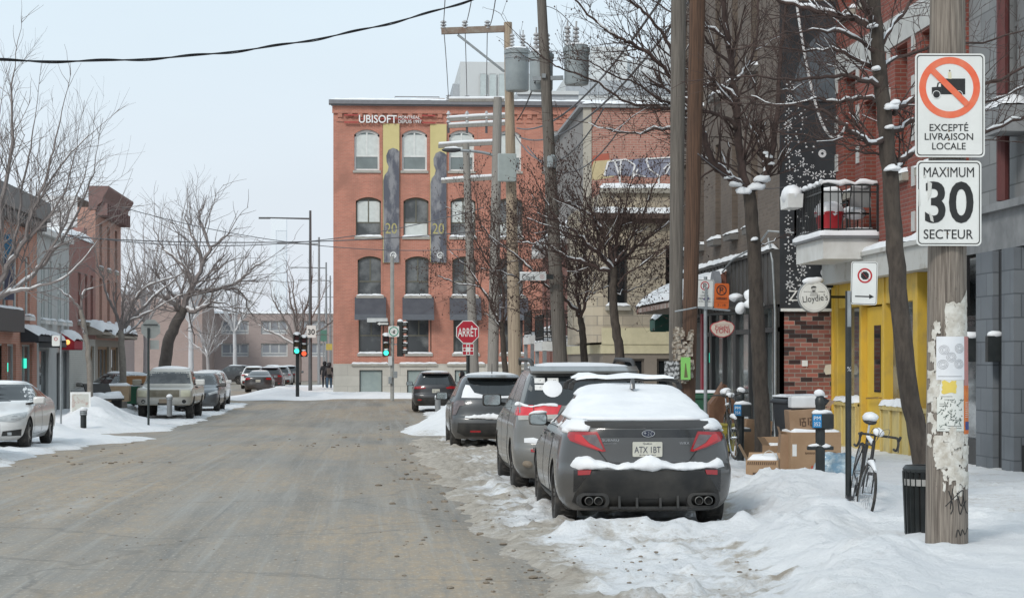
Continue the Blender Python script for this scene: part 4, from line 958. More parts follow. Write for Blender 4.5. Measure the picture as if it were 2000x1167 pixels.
for o_ in ops: win(L1, *o_, fwht, pane_b, mull=0, rail=.5, sill=WHITE, snow=True, sproj=.2, y=.08, fw=.09)
for o_ in shopo: win(L1, *o_, M('pale_shop_frame', (.45, .46, .45), .6), sgl, mull=1, rail=0, y=.1, name='shop_window')
mb = MB(); mb.box(-.1, WL, -.25, .3, H, H + .25); mb.box(-.1, WL + .05, -.5, .3, H + .25, H + .95)
for k in range(24): x = k * WL / 24; mb.box(x, x + .22, -.42, 0, H - .1, H + .25)
mb.build('cornice', M('slate_cornice', (.17, .16, .155), .8, c2=(.22, .205, .20)), L1); snow_strip(L1, -.1, WL, -.5, .3, H + .95, .1)  # cornice colour raised to suggest haze
mb = MB(); mb.box(2.0, WL - 5.0, -.4, -.05, 3.15, 3.9); mb.build('box_sign', M('black_sign_box', (.04, .043, .045), .5), L1); snow_strip(L1, 2.0, WL - 5.0, -.4, -.05, 3.9, .10)
awning(L1, WL - 3.6, WL - .5, 3.4, 3.05, .6, M('black_awning', (.04, .043, .05), .8), snow=.14, val=.2, y0=-.03)
for a, b, c, d in ((WL - 2.4, WL - 1.9, 1.9, 2.25), (WL - 6, WL - 5.6, 1.8, 2.1)): MB().box(a, b, .05, .08, c, d).build('neon_sign', M('green_neon', None), L1)
mb = MB(); mb.box(WL - 7.2, WL - 7.12, -.42, -.1, 4.2, 6.4); mb.build('banner', M('blue_banner', (.05, .20, .36), .7, c2=(.10, .11, .16), scale=1.2, stretch=(1, 1, .6), lo=.48, hi=.52), L1)

L2, WL, Y2, Z2 = lrow('light grey rendered house with white window frames between two brick fronts', 72.5, 135, 425, None, name='rendered_house')
H = 6.9; ops = [(a, a + .85, 3.7, 6.0) for a in (.9, 2.6, 4.9, 6.6)]; so_ = [(.5, 2.6, .5, 2.6), (4.6, 5.8, .1, 2.5), (6.2, 7.9, .1, 2.6)]
mb = MB(); wall_panel(mb, WL, H, ops + so_); shell(mb, WL, 8, H); mb.build('wall', M('grey_render', (.50, .505, .495), .85, c2=(.44, .445, .435), scale=1), L2)
for o_ in ops: win(L2, *o_, fwht, pane_l, mull=0, rail=.5, sill=WHITE, snow=True, sproj=.2, y=.06, fw=.11)
for o_ in so_: win(L2, *o_, M('grey_frame', None), sgl, mull=0, rail=0, y=.1, name='shop_window')
mb = MB(); mb.box(0, WL, -.2, .2, H, H + .2); mb.build('cornice', WHITE, L2); snow_strip(L2, 0, WL, -.2, .2, H + .2, .1)
awning(L2, .3, 2.9, 3.2, 2.85, .6, M('grey_awning', (.12, .12, .12), .8), snow=.22, val=.15, y0=-.02)
ra = awning(L2, 5.3, 7.6, 3.3, 2.95, .55, M('red_awning', (.36, .02, .04), .7), snow=.2, val=.32, y0=-.02)
mb = MB(); mb.sphere((5.1, -.35, 2.9), .1); mb.build('lamp', M('amber_lamp', (.9, .45, .12), .4, emis=1.5), L2)

L3, WL, Y3, Z3 = lrow('low dark red brick house with snowy roof and white-painted ground floor, left pavement', 135.5, 186, 435, None)
H = 7.3; ops = [(2.4, 3.2, 3.8, 5.9), (4.4, 5.2, 3.8, 5.9), (6.2, 7.0, 3.8, 5.9)]; so_ = [(5.2, 7.4, .2, 2.8)]
l3b = brick('maroon_brick', (.33, .145, .12), (.29, .125, .105), (.28, .2, .18), .23, .08, .008)
mb = MB(); wall_panel(mb, WL, H, ops, z0=3.1); shell(mb, WL, 8, H, z0=3.1); mb.box(WL - 1.4, WL - .5, .3, 1.4, H, H + .7); mb.build('wall', l3b, L3)
mb = MB(); wall_panel(mb, WL, 3.1, so_); shell(mb, WL, 8, 3.1); mb.build('ground_wall', brick('white_painted_brick', (.56, .55, .50), (.51, .50, .46), (.42, .41, .38), .23, .08, .01, stain=(.42, .40, .36), amt=.2), L3)
for o_ in ops: win(L3, *o_, M('brown_frame', None), GLASS, mull=0, rail=.5, sill=STONE, snow=True, sproj=.2)
for o_ in so_: win(L3, *o_, M('oak_frame', (.28, .17, .09), .6), sgl, mull=1, rail=0, y=.1, fw=.12, name='shop_window')
snow_strip(L3, 0, WL, -.05, 1.6, H, .45); awning(L3, 4.6, WL, 3.75, 3.4, .7, M('beige_awning', (.34, .30, .25), .8), snow=.28, val=.1, y0=-.02)

L4, WL, Y4, Z4 = lrow('tallest red brick house on the left with curved brown cornice and white gable', 186.5, 236, 385, None)
H = 9.0; ops = [(a, a + .9, z, z + 2.0) for a in (1.3, 4.0, 6.8) for z in (3.9, 6.4)]; so_ = [(.8, 4.6, .3, 2.8), (5.4, 8.0, .3, 2.8)]
l4b = brick('salmon_brick', (.48, .26, .20), (.43, .23, .18), (.42, .31, .27), .23, .08, .008)
mb = MB(); wall_panel(mb, WL, H, ops, z0=3.1); mb.quad((WL, 0, 3.1), (WL, 8, 3.1), (WL, 8, H), (WL, 0, H)); mb.quad((0, 0, 3.1), (0, 0, H), (0, .8, H), (0, .8, 3.1)); mb.build('wall', l4b, L4)
mb = MB(); mb.quad((0, .8, 0), (0, .8, H + .5), (0, 8, H + .5), (0, 8, 0)); mb.quad((0, .8, H + .5), (WL, .8, H + .5), (WL, 8, H + .5), (0, 8, H + .5)); mb.build('white_gable', M('white_metal_siding', (.66, .68, .69), .7, c2=(.60, .62, .63), scale=.8), L4)
mb = MB(); wall_panel(mb, WL, 3.1, so_); shell(mb, WL, 8, 3.1); mb.build('ground_wall', M('taupe_shopfront', (.30, .27, .23), .7), L4)
for o_ in ops: win(L4, *o_, M('brown_frame', None), GLASS, mull=0, rail=.5, sill=STONE, snow=True)
for o_ in so_: win(L4, *o_, M('oak_frame', None), sgl, mull=2, rail=0, y=.1, fw=.12, name='shop_window')
mb = MB()
pr = [(.3, H - .1), (-.05, H - .1), (-.10, H + .1), (-.30, H + .25), (-.34, H + .45), (-.46, H + .65), (-.58, H + .85), (-.58, H + .95), (.3, H + .95)]
mb.prism(pr, -.05, WL + .3, 'x')
for k in range(14): x = .1 + k * WL / 14; mb.box(x, x + .2, -.5, -.03, H - .35, H + .2)
mb.build('cornice', M('brown_pressed_metal', (.22, .135, .125), .7, c2=(.18, .11, .10)), L4)
awning(L4, .2, WL - .3, 3.7, 3.3, .8, M('beige_awning', None), snow=.3, val=.1, y0=-.02)

t, _, _ = row_building('low hazy brick house with red shop awning beyond the main crossing, far left', -17.5, 120, 150, 6, -1, None)
mb = MB(); ops = [(2 + k * 5, 4.5 + k * 5, .6, 2.6) for k in range(5)] + [(2 + k * 5, 3.6 + k * 5, 3.6, 5.2) for k in range(5)]
wall_panel(mb, 30, 6.2, ops); shell(mb, 30, 10, 6.2); mb.build('wall', fb, t)
for o_ in ops: win(t, *o_, M('hazy_frame_far', None), M('hazy_pane_far', None), mull=1, rail=0)
awning(t, 1, 9, 3.4, 2.9, 1.0, M('hazy_red_awning', (.42, .12, .12), .8), snow=.1, val=.3)  # awning red faded by haze put into the colour
# ================================================================== VEHICLES
def pchip(pts):
    x = np.array([p[0] for p in pts], float); y = np.array([p[1] for p in pts], float)
    h = np.diff(x); d = np.diff(y) / h; m = np.zeros(len(x))
    for i in range(1, len(x) - 1):
        if d[i - 1] * d[i] > 0:
            w1, w2 = 2 * h[i] + h[i - 1], h[i] + 2 * h[i - 1]; m[i] = (w1 + w2) / (w1 / d[i - 1] + w2 / d[i])
    m[0], m[-1] = d[0], d[-1]
    def f(q):
        q = np.clip(np.asarray(q, float), x[0], x[-1]); i = np.clip(np.searchsorted(x, q) - 1, 0, len(h) - 1)
        t = (q - x[i]) / h[i]; t2, t3 = t * t, t ** 3
        return (2 * t3 - 3 * t2 + 1) * y[i] + (t3 - 2 * t2 + t) * h[i] * m[i] + (-2 * t3 + 3 * t2) * y[i + 1] + (t3 - t2) * h[i] * m[i + 1]
    return f
class Car:
    """car body as a stack of horizontal slices: rear(z), front(z) profiles and half-width(z), rounded plan corners"""
    def __init__(s, L, rear, front, half, cr=.5, cf=.7, n=2.5):
        s.L = L; s.n = n; s.cr, s.cf = cr, cf
        s.zb, s.zt = half[0][0], half[-1][0]
        fr, ff, fw = pchip(rear), pchip(front), pchip(half)
        s.yr = lambda z: -L / 2 + fr(z); s.yf = lambda z: np.maximum(L / 2 - ff(z), -L / 2 + fr(z) + .02); s.w = fw
    def caps(s, z):
        ln = s.yf(z) - s.yr(z); k = np.minimum(1, .92 * ln / (s.cr + s.cf)); return s.cr * k, s.cf * k
    def rear(s, x, z):
        a, _ = s.caps(z); t = np.clip(np.abs(x) / s.w(z), 0, 1); return s.yr(z) + a * (1 - (1 - t ** s.n) ** (1 / s.n))
    def front(s, x, z):
        _, b = s.caps(z); t = np.clip(np.abs(x) / s.w(z), 0, 1); return s.yf(z) - b * (1 - (1 - t ** s.n) ** (1 / s.n))
    def side(s, y, z):
        a, b = s.caps(z); yr, yf = s.yr(z), s.yf(z)
        t = np.where(y < yr + a, (yr + a - y) / a, np.where(y > yf - b, (y - yf + b) / b, 0)); t = np.clip(t, 0, 1)
        return s.w(z) * (1 - t ** s.n) ** (1 / s.n)
    def top(s, x, y):
        zs = np.linspace(s.zt, s.zb, 240)
        for z in zs:
            if abs(x) <= s.side(y, z) and s.yr(z) <= y <= s.yf(z): return z
        return s.zb
    def outline(s, z, K=22, S=26):
        w, yr, yf = float(s.w(z)), float(s.yr(z)), float(s.yf(z)); a, b = (float(v) for v in s.caps(z)); e = 2 / s.n
        P = []
        for i in range(K + 1):
            t = math.pi * i / K; c, q = math.cos(t), math.sin(t); P.append((w * math.copysign(abs(c) ** e, c), yr + a * (1 - abs(q) ** e)))
        for i in range(1, S): P.append((-w, yr + a + (yf - b - yr - a) * i / S))
        for i in range(K + 1):
            t = math.pi * i / K; c, q = -math.cos(t), math.sin(t); P.append((w * math.copysign(abs(c) ** e, c), yf - b * (1 - abs(q) ** e)))
        for i in range(1, S): P.append((w, yf - b - (yf - b - yr - a) * i / S))
        return P
    def grid(s, zs, K=22, S=26): return np.array([[(x, y, z) for x, y in s.outline(z, K, S)] for z in zs])
    _cache = {}
    def body(s, wheels, R_, mats, dz=.028):
        key = (s.L, s.n, s.cr, s.zt, tuple(wheels), R_)
        if key not in Car._cache: Car._cache[key] = s._body(wheels, R_, mats, dz); return Car._cache[key]
        me = Car._cache[key].copy()
        for i, m in enumerate(mats): me.materials[i] = m
        return me
    def _body(s, wheels, R_, mats, dz=.028):
        z1 = s.zt - .05; zs = list(np.arange(s.zb, z1, dz)) + [z1 + .05 * v for v in (0, .25, .45, .62, .77, .89, .96, 1.)]
        G = s.grid(zs); nz, N = G.shape[:2]; mb = MB(); mb.v = [tuple(p) for p in G.reshape(-1, 3)]
        for i in range(nz - 1): mb.f += [[i * N + j, i * N + (j + 1) % N, (i + 1) * N + (j + 1) % N, (i + 1) * N + j] for j in range(N)]
        mb.f.append(list(range(N))); mb.f.append([(nz - 1) * N + j for j in range(N)]); mb.m = [0] * len(mb.f)
        me = mb.mesh('body', mats)
        if wheels:
            o = link('tmp', me); cuts = []
            wmax = float(max(s.w(z) for z in zs))
            for y, zc in wheels:
                for sx in (-1, 1):
                    c = MB(); c.lathe([(R_, wmax - .30), (R_, wmax + .2)], 40, (0, y, zc), 'x') if sx > 0 else c.lathe([(R_, -wmax - .2), (R_, -wmax + .30)], 40, (0, y, zc), 'x')
                    co_ = c.build('cut', mats); m = o.modifiers.new('b', 'BOOLEAN'); m.operation = 'DIFFERENCE'; m.object = co_; m.solver = 'EXACT'; cuts.append(co_)
            bpy.context.view_layer.update(); dg = bpy.context.evaluated_depsgraph_get()
            me2 = bpy.data.meshes.new_from_object(o.evaluated_get(dg))
            for c in cuts + [o]: bpy.data.objects.remove(c)
            me = me2
            while len(me.materials) < len(mats): me.materials.append(None)
            for i, m in enumerate(mats): me.materials[i] = m
            for p in me.polygons:
                c = p.center; p.material_index = 0
                for y, zc in wheels:
                    if math.hypot(c.y - y, c.z - zc) < R_ * 1.003 and abs(c.x) < float(s.side(c.y, max(s.zb, c.z))) - .002: p.material_index = 1
        for p in me.polygons:
            if p.center.z <= s.zb + .001: p.material_index = 1
        me.polygons.foreach_set('use_smooth', [True] * len(me.polygons)); me.set_sharp_from_angle(angle=R(42)); me.name = 'body'
        return me
    def patch(s, name, poly, surf, off, mat, parent, res=.05, thick=.02, mir=False, smooth=True, noise=0.):
        """panel lying on the body; poly is (x,z) on 'rear'/'front', (y,z) on 'L'/'R', (x,y) on 'top'"""
        if mir: poly = [(-a, b) for a, b in poly]
        bm = bmesh.new(); bm.faces.new([bm.verts.new((a, b, 0)) for a, b in poly])
        for ax in (0, 1):
            lo, hi = min(p[ax] for p in poly), max(p[ax] for p in poly); n = int((hi - lo) / res)
            for k in range(1, n + 1):
                q = [0, 0, 0]; q[ax] = lo + (hi - lo) * k / (n + 1); d = [0, 0, 0]; d[ax] = 1
                bmesh.ops.bisect_plane(bm, geom=bm.verts[:] + bm.edges[:] + bm.faces[:], plane_co=q, plane_no=d)
        def mp(a, b, o):
            if surf == 'rear': return Vector((a, float(s.rear(a, b)) - o, b))
            if surf == 'front': return Vector((a, float(s.front(a, b)) + o, b))
            if surf == 'top': return Vector((a, b, float(s.top(a, b)) + o))
            sg_ = -1 if surf == 'L' else 1
            return Vector((sg_ * (float(s.side(a, b)) + o), a, b))
        src = {v: (v.co.x, v.co.y) for v in bm.verts}
        bnd = [e for e in bm.edges if e.is_boundary]; bv = {v for e in bnd for v in e.verts}
        for v, (a, b) in src.items():
            o = off
            if noise: o = off * (.5 + float(fbm(np.array(a * 6 + 3), np.array(b * 6 + 8), 3))) if v not in bv else off * .45
            v.co = mp(a, b, o)
        if thick:
            r = bmesh.ops.extrude_edge_only(bm, edges=bnd)
            ev = [g for g in r['geom'] if isinstance(g, bmesh.types.BMVert)]
            key = {}
            for v in ev:
                o_ = [e.other_vert(v) for e in v.link_edges if e.other_vert(v) in src]
                a, b = src[o_[0]]; v.co = mp(a, b, off - thick)
        bmesh.ops.recalc_face_normals(bm, faces=bm.faces)
        me = bpy.data.meshes.new(name); bm.to_mesh(me); bm.free(); me.materials.append(mat)
        # make the outer face point away from the car
        me.polygons.foreach_set('use_smooth', [True] * len(me.polygons)); me.set_sharp_from_angle(angle=R(40))
        return link(name, me, parent)
    def shell(s, parent, zs, cond, thick, seed=0., nf=3.):
        G = s.grid(zs, 26, 30); nz, N = G.shape[:2]
        du = np.roll(G, -1, 1) - np.roll(G, 1, 1); dv = np.gradient(G, axis=0)
        nrm = np.cross(du, dv); nrm /= np.linalg.norm(nrm, axis=2, keepdims=True) + 1e-9
        nrm[nrm[:, :, 2] < -.2] *= -1
        k = fbm(G[..., 0] * nf + seed, (G[..., 1] + G[..., 2]) * nf + seed, 4)
        H = thick * (.45 + 1.1 * k)
        O = G + nrm * H[..., None]
        keep = cond(G[..., 0], G[..., 1], G[..., 2], k)
        bm = bmesh.new(); vs = {}
        def gv(i, j):
            if (i, j) not in vs: vs[(i, j)] = bm.verts.new(O[i, j])
            return vs[(i, j)]
        for i in range(nz - 1):
            for j in range(N):
                j2 = (j + 1) % N
                if keep[i, j] and keep[i, j2] and keep[i + 1, j] and keep[i + 1, j2]: bm.faces.new([gv(i, j), gv(i, j2), gv(i + 1, j2), gv(i + 1, j)])
        topk = [j for j in range(N) if keep[nz - 1, j]]
        if len(topk) == N: bm.faces.new([gv(nz - 1, j) for j in range(N)])
        inv = {v: q for q, v in vs.items()}
        bnd = [e for e in bm.edges if e.is_boundary]
        for v in {v for e in bnd for v in e.verts}:
            i, j = inv[v]; v.co = Vector(G[i, j] + nrm[i, j] * H[i, j] * .55)
        r = bmesh.ops.extrude_edge_only(bm, edges=bnd)
        for v in [g for g in r['geom'] if isinstance(g, bmesh.types.BMVert)]:
            o_ = [e.other_vert(v) for e in v.link_edges if e.other_vert(v) in inv]; i, j = inv[o_[0]]; v.co = Vector(G[i, j] - nrm[i, j] * .02)
        bmesh.ops.recalc_face_normals(bm, faces=bm.faces)
        me = bpy.data.meshes.new('snow'); bm.to_mesh(me); bm.free(); me.materials.append(SNOW); me.polygons.foreach_set('use_smooth', [True] * len(me.polygons))
        return link('snow', me, parent)
RIM = M('dark_alloy', (.10, .10, .10), .45, metal=.6, c2=(.17, .15, .13), scale=7); RIMS = M('silver_alloy', (.42, .42, .42), .4, metal=.7, c2=(.30, .28, .26), scale=7)
UNDER = M('underbody', (.012, .012, .012), .9, c2=(.03, .028, .026))
TAILRED = M('tail_red', (.36, .012, .018), .18, c2=(.26, .01, .014), scale=14, coat=.6); TAILDARK = M('tail_smoke', (.10, .08, .085), .15, c2=(.16, .13, .13), scale=12, coat=.5)
LAMP = M('headlamp_clear', (.50, .52, .52), .15, c2=(.35, .37, .38), scale=9, coat=.5)
DIRTYGLASS = M('salted_glass', (.03, .034, .036), .12, c2=(.13, .135, .135), scale=2.5, lo=.45, hi=.8, spec=.8)
MIRG = M('mirror_glass', (.50, .56, .57), .08, metal=.9)
PLATE = M('plate_cream', (.55, .54, .47), .5, c2=(.50, .485, .42), scale=12)
PLTX = M('plate_ink', (.05, .055, .08), .6)
def wheel(parent, x, y, r, wd, rim=RIM, spokes=5):
    sx = 1 if x > 0 else -1
    pr = [(r * .66, -wd / 2), (r * .9, -wd / 2), (r * .97, -wd * .42), (r, -wd * .28), (r, wd * .28), (r * .97, wd * .42), (r * .9, wd / 2), (r * .66, wd / 2), (r * .64, wd * .3), (r * .64, -wd * .3), (r * .66, -wd / 2)]
    mb = MB(); mb.lathe(pr, 36, (0, 0, 0), 'x', cap=False)
    for k in range(36):   # tread blocks
        t = 2 * math.pi * k / 36
        for xx in (-.2, 0.02, .22):
            c, s_ = math.cos(t + xx), math.sin(t + xx); mb.bar((xx * wd - .03 * wd * 2, c * (r - .002), s_ * (r - .002)), (xx * wd + .07 * wd * 2, c * (r - .002), s_ * (r - .002)), .024, .014)
    wo = mb.build('wheel', RUBBER, parent, smooth=35, loc=(x, y, r))
    mb = MB(); f = wd * .36 * sx
    mb.lathe([(r * .655, f - .004 * sx), (r * .60, f + .004 * sx), (r * .58, f - .05 * sx), (r * .02, f - .06 * sx)], 30, (0, 0, 0), 'x', cap=False)
    for k in range(spokes * 2):
        t = 2 * math.pi * (k // 2) / spokes + (.13 if k % 2 else -.13)
        c, s_ = math.cos(t), math.sin(t); mb.bar((f - .02 * sx, c * r * .1, s_ * r * .1), (f, c * r * .6, s_ * r * .6), .035, .03)
    mb.lathe([(r * .14, f - .05 * sx), (r * .14, f + .005 * sx), (r * .05, f + .012 * sx)], 14, (0, 0, 0), 'x')
    mb.build('rim', rim, wo, smooth=40)
    return wo
def mirror(parent, x, y, z, mat, s_=1., snow=False):
    sx = 1 if x > 0 else -1
    mb = MB(); mb.box(-.13 * s_, .13 * s_, -.05, .10, -.085 * s_, .085 * s_); mo = mb.build('mirror', mat, parent, bev=.045, smooth=50, loc=(x, y, z))
    mb = MB(); mb.prism(rrect(-.11 * s_, .11 * s_, -.068 * s_, .068 * s_, .035), -.058, -.052); mb.build('glass', MIRG, mo)
    mb = MB(); mb.bar((-sx * .1, .05, -.05), (-sx * .28, .10, -.08), .06, .05); mb.build('arm', BLACK, mo)
    if snow: q = MB(); q.sphere((0, .02, .085 * s_), .1, 12, 6, (1.25, .7, .28)); q.build('snow', SNOW, mo, smooth=80)
    return mo
def plate(parent, y, z, s, w=.305, h=.152, x=0., sgn=-1, small=True):
    mb = MB(); mb.prism(rrect(x - w / 2, x + w / 2, z - h / 2, z + h / 2, .012), y - .006, y + .012); p = mb.build('license_plate', PLATE, parent)
    rz = 0 if sgn < 0 else R(180)
    text('lettering', s, PLTX, p, (x, y - .0075 if sgn < 0 else y + .0135, z - .004), w=w * .88, h=h * .42, rot=(R(90), 0, rz))
    if small:
        text('lettering', 'Québec', PLTX, p, (x, y - .0075, z + h * .38), w=w * .3, h=.017); text('lettering', 'Je me souviens', PLTX, p, (x, y - .0075, z - h * .38), w=w * .55, h=.015)
    return p
def side_set(c, root, wins, doors, pm, glass=GLASS, handles=()):
    for sd in 'LR':
        for k, poly in enumerate(wins): c.patch('side_window', poly, sd, .004, glass, root, res=.09)
        for poly in doors:
            cx, cz = sum(p[0] for p in poly) / len(poly), sum(p[1] for p in poly) / len(poly)
            big = [(a + math.copysign(.007, a - cx), b + math.copysign(.007, b - cz)) for a, b in poly]
            d = c.patch('door', poly, sd, .005, pm, root, res=.09)
            c.patch('door_gap', big, sd, .0025, UNDER, d, res=.09, thick=0)
    for (y, z) in handles:
        for sx in (-1, 1):
            x = sx * float(c.side(y, z)); mb = MB(); mb.box(x - .02 * sx - .02, x + .025 * sx + .0, y - .1, y + .1, z - .015, z + .02); mb.build('door_handle', pm, root, bev=.008)

# ---------------------------------------------------------------- grey sports sedan, nearest
PG = paint('graphite_paint', (.060, .062, .064), .30, .15, dirt=(.12, .108, .095), damt=.6)
W_ = Car(4.67, [(.20, .22), (.28, .08), (.42, .03), (.58, .0), (.645, .005), (.66, .05), (.72, .065), (.9, .075), (1.03, .085), (1.085, .10), (1.115, .14), (1.128, .35), (1.14, .52), (1.2, .74), (1.3, 1.08), (1.38, 1.42), (1.44, 1.85), (1.465, 2.28)],
         [(.2, .22), (.3, .06), (.5, 0), (.66, .06), (.74, .2), (.82, .5), (.92, .95), (1.0, 1.3), (1.08, 1.5), (1.2, 1.78), (1.35, 2.1), (1.44, 2.3), (1.465, 2.36)],
         [(.2, .80), (.34, .885), (.55, .913), (.72, .905), (.86, .885), (.97, .86), (1.05, .80), (1.12, .745), (1.3, .63), (1.4, .555), (1.44, .47), (1.458, .30), (1.465, .12)], cr=.50, cf=.8, n=2.7)
SU = thing('parked_car', 'grey sports sedan with thick snow on its roof and rear window, nearest parked car', 'car', (2.80, 20.75 + 2.335, .03), R(-.6))
wf, wr = 2.335 - .92, -2.335 + 1.08
link('body', W_.body([(wr, .335), (wf, .335)], .375, [PG, UNDER]), SU)
for x in (-.78, .78):
    for y in (wr, wf): wheel(SU, x, y, .335, .235)
DG = M('dark_trim_gloss', (.015, .015, .017), .25, c2=(.03, .03, .03), scale=5, coat=.3)
CLAD = M('dirty_cladding', (.014, .014, .014), .55, c2=(.05, .046, .04), scale=4, lo=.4, hi=.8)
# boot lid with gap, black ducktail band
lid = [(-.62, 1.095), (-.50, .83), (-.42, .725), (-.36, .71), (.36, .71), (.42, .725), (.50, .83), (.62, 1.095)]
bl = W_.patch('boot_lid', lid, 'rear', .006, PG, SU, res=.04)
W_.patch('lid_gap', [(a * 1.015, b + (.006 if b > 1 else -.007)) for a, b in lid], 'rear', .003, UNDER, bl, res=.05, thick=0)
W_.patch('gloss_band', [(-.585, 1.045), (-.55, .965), (.55, .965), (.585, 1.045)], 'rear', .010, DG, bl, res=.04)
mb = MB(); xs_ = np.linspace(-.64, .64, 33); A = []
for x in xs_:
    yb_ = float(W_.rear(x, 1.07)); e = 1 - abs(x / .64) ** 6 * .6
    A.append([(x, yb_ - .004, 1.045), (x, yb_ - .045 * e, 1.095 + .012 * e), (x, yb_ - .05 * e, 1.125 + .012 * e), (x, yb_ + .10, 1.128)])
mb.add([p for a in A for p in a], [(i * 4 + k, (i + 1) * 4 + k, (i + 1) * 4 + (k + 1) % 4, i * 4 + (k + 1) % 4) for i in range(32) for k in range(4)] + [(0, 1, 2, 3), (128, 131, 130, 129)])
mb.build('spoiler_lip', PG, SU, smooth=40)
red = [(-.80, 1.015), (-.52, 1.025), (-.505, 1.0), (-.435, .825), (-.47, .818), (-.62, .865), (-.785, .925), (-.81, .97)]
grey = [(-.675, .985), (-.535, .995), (-.525, .98), (-.46, .845), (-.48, .845), (-.60, .91)]
for mir in (False, True):
    tl = W_.patch('taillight', red, 'rear', .016, TAILRED, SU, res=.03, thick=.05, mir=mir)
    W_.patch('lens', grey, 'rear', .021, TAILDARK, tl, res=.03, thick=.01, mir=mir)
    W_.patch('light_bar', [(-.735, .995), (-.68, .993), (-.605, .905), (-.47, .838), (-.475, .828), (-.625, .88), (-.745, .935)], 'rear', .020, M('tail_bright_red', (.52, .02, .025), .2, coat=.5), tl, res=.03, thick=.01, mir=mir)
    W_.patch('reflector', [(-.72, .63), (-.585, .635), (-.60, .588), (-.72, .58)], 'rear', .016, TAILRED, SU, res=.04, thick=.03, mir=mir)
    W_.patch('side_vent', [(-.76, .66), (-.50, .665), (-.62, .50), (-.70, .43), (-.76, .40)], 'rear', .006, DG, SU, res=.04, thick=.02, mir=mir)
W_.patch('lower_bumper', [(-.545, .655), (.545, .655), (.66, .52), (.74, .40), (.77, .30), (.70, .255), (-.70, .255), (-.77, .30), (-.74, .40), (-.66, .52)], 'rear', .012, CLAD, SU, res=.04, thick=.03)
for sx in (-1, 1):
    cx = .565 * sx
    mb = MB(); ry = float(W_.rear(cx, .33))
    P = rrect(cx - .165, cx + .165, .245, .40, .07); Q = rrect(cx - .125, cx + .125, .268, .375, .05)
    n = len(P); mb.add([(x, ry - .065, z) for x, z in P] + [(x, ry - .07, z) for x, z in Q] + [(x, ry + .1, z) for x, z in P] + [(x, ry + .06, z) for x, z in Q], [(i, (i + 1) % n, n + (i + 1) % n, n + i) for i in range(n)] + [(i, 2 * n + i, 2 * n + (i + 1) % n, (i + 1) % n) for i in range(n)] + [(n + i, n + (i + 1) % n, 3 * n + (i + 1) % n, 3 * n + i) for i in range(n)])
    mb.build('exhaust_surround', CLAD, SU, smooth=50)
    for k in (-1, 1):
        c = cx + k * .048; mb = MB(); mb.lathe([(.001, ry + .05), (.035, ry + .05), (.037, ry - .102), (.043, ry - .10), (.043, ry + .052), (.001, ry + .053)], 22, (c, 0, .322), 'y'); ex = mb.build('exhaust_tip', M('sooty_chrome', (.24, .235, .22), .35, metal=.9, c2=(.12, .115, .11), scale=18), SU, smooth=40)
        mb = MB(); mb.lathe([(.034, ry - .06), (.001, ry - .059)], 18, (c, 0, .322), 'y'); mb.build('bore', UNDER, ex)
mb = MB(); ry = float(W_.rear(0, .30))
for x in (-.30, -.12, .12, .30): mb.prism([(ry - .06, .245), (ry - .02, .40), (ry + .1, .40), (ry + .1, .245)], x - .012, x + .012, 'x')
mb.box(-.40, .40, ry - .045, ry + .1, .235, .262); mb.build('diffuser', CLAD, SU)
mb = MB(); mb.box(-.10, .10, ry - .045, ry, .345, .43); mb.build('tow_recess', UNDER, SU)
mb = MB(); mb.box(-.30, -.225, ry - .035, ry, .46, .53); mb.build('tow_cover', CLAD, SU, bev=.008)
plate(SU, float(W_.rear(0, .84)) - .022, .845, 'ATX 1BT', x=-.01)
mb = MB(); ye = float(W_.rear(0, 1.01)) - .02; el = [(.068 * math.cos(2 * math.pi * i / 28), 1.005 + .036 * math.sin(2 * math.pi * i / 28)) for i in range(28)]
mb.prism(el, ye - .004, ye + .02); em = mb.build('emblem', CHROME, SU)
mb = MB(); mb.prism([(x * .88, 1.005 + (z - 1.005) * .84) for x, z in el], ye - .006, ye - .003); mb.build('enamel', M('emblem_blue', (.02, .025, .05), .3), em)
mb = MB()
for x, z, r in ((-.034, 1.010, .019), (.002, 1.016, .010), (.02, 1.004, .010), (.034, 1.016, .010), (.0, .994, .010), (.03, .993, .010)):
    mb.prism([(x + r * (1 if k % 2 == 0 else .3) * math.cos(math.pi * k / 4), z + r * (1 if k % 2 == 0 else .3) * math.sin(math.pi * k / 4)) for k in range(8)], ye - .008, ye - .0055)
mb.build('stars', CHROME, em)
yl_ = float(W_.rear(-.4, .93)) - .012
text('lettering', 'SUBARU', CHROME, SU, (-.385, yl_ - .004, .937), w=.17, h=.024, ext=.003); text('lettering', 'Symmetrical AWD', CHROME, SU, (-.385, yl_ - .004, .902), w=.13, h=.013, ext=.002)
text('lettering', 'WRX', CHROME, SU, (.375, yl_ - .006, .905), w=.10, h=.026, ext=.003)
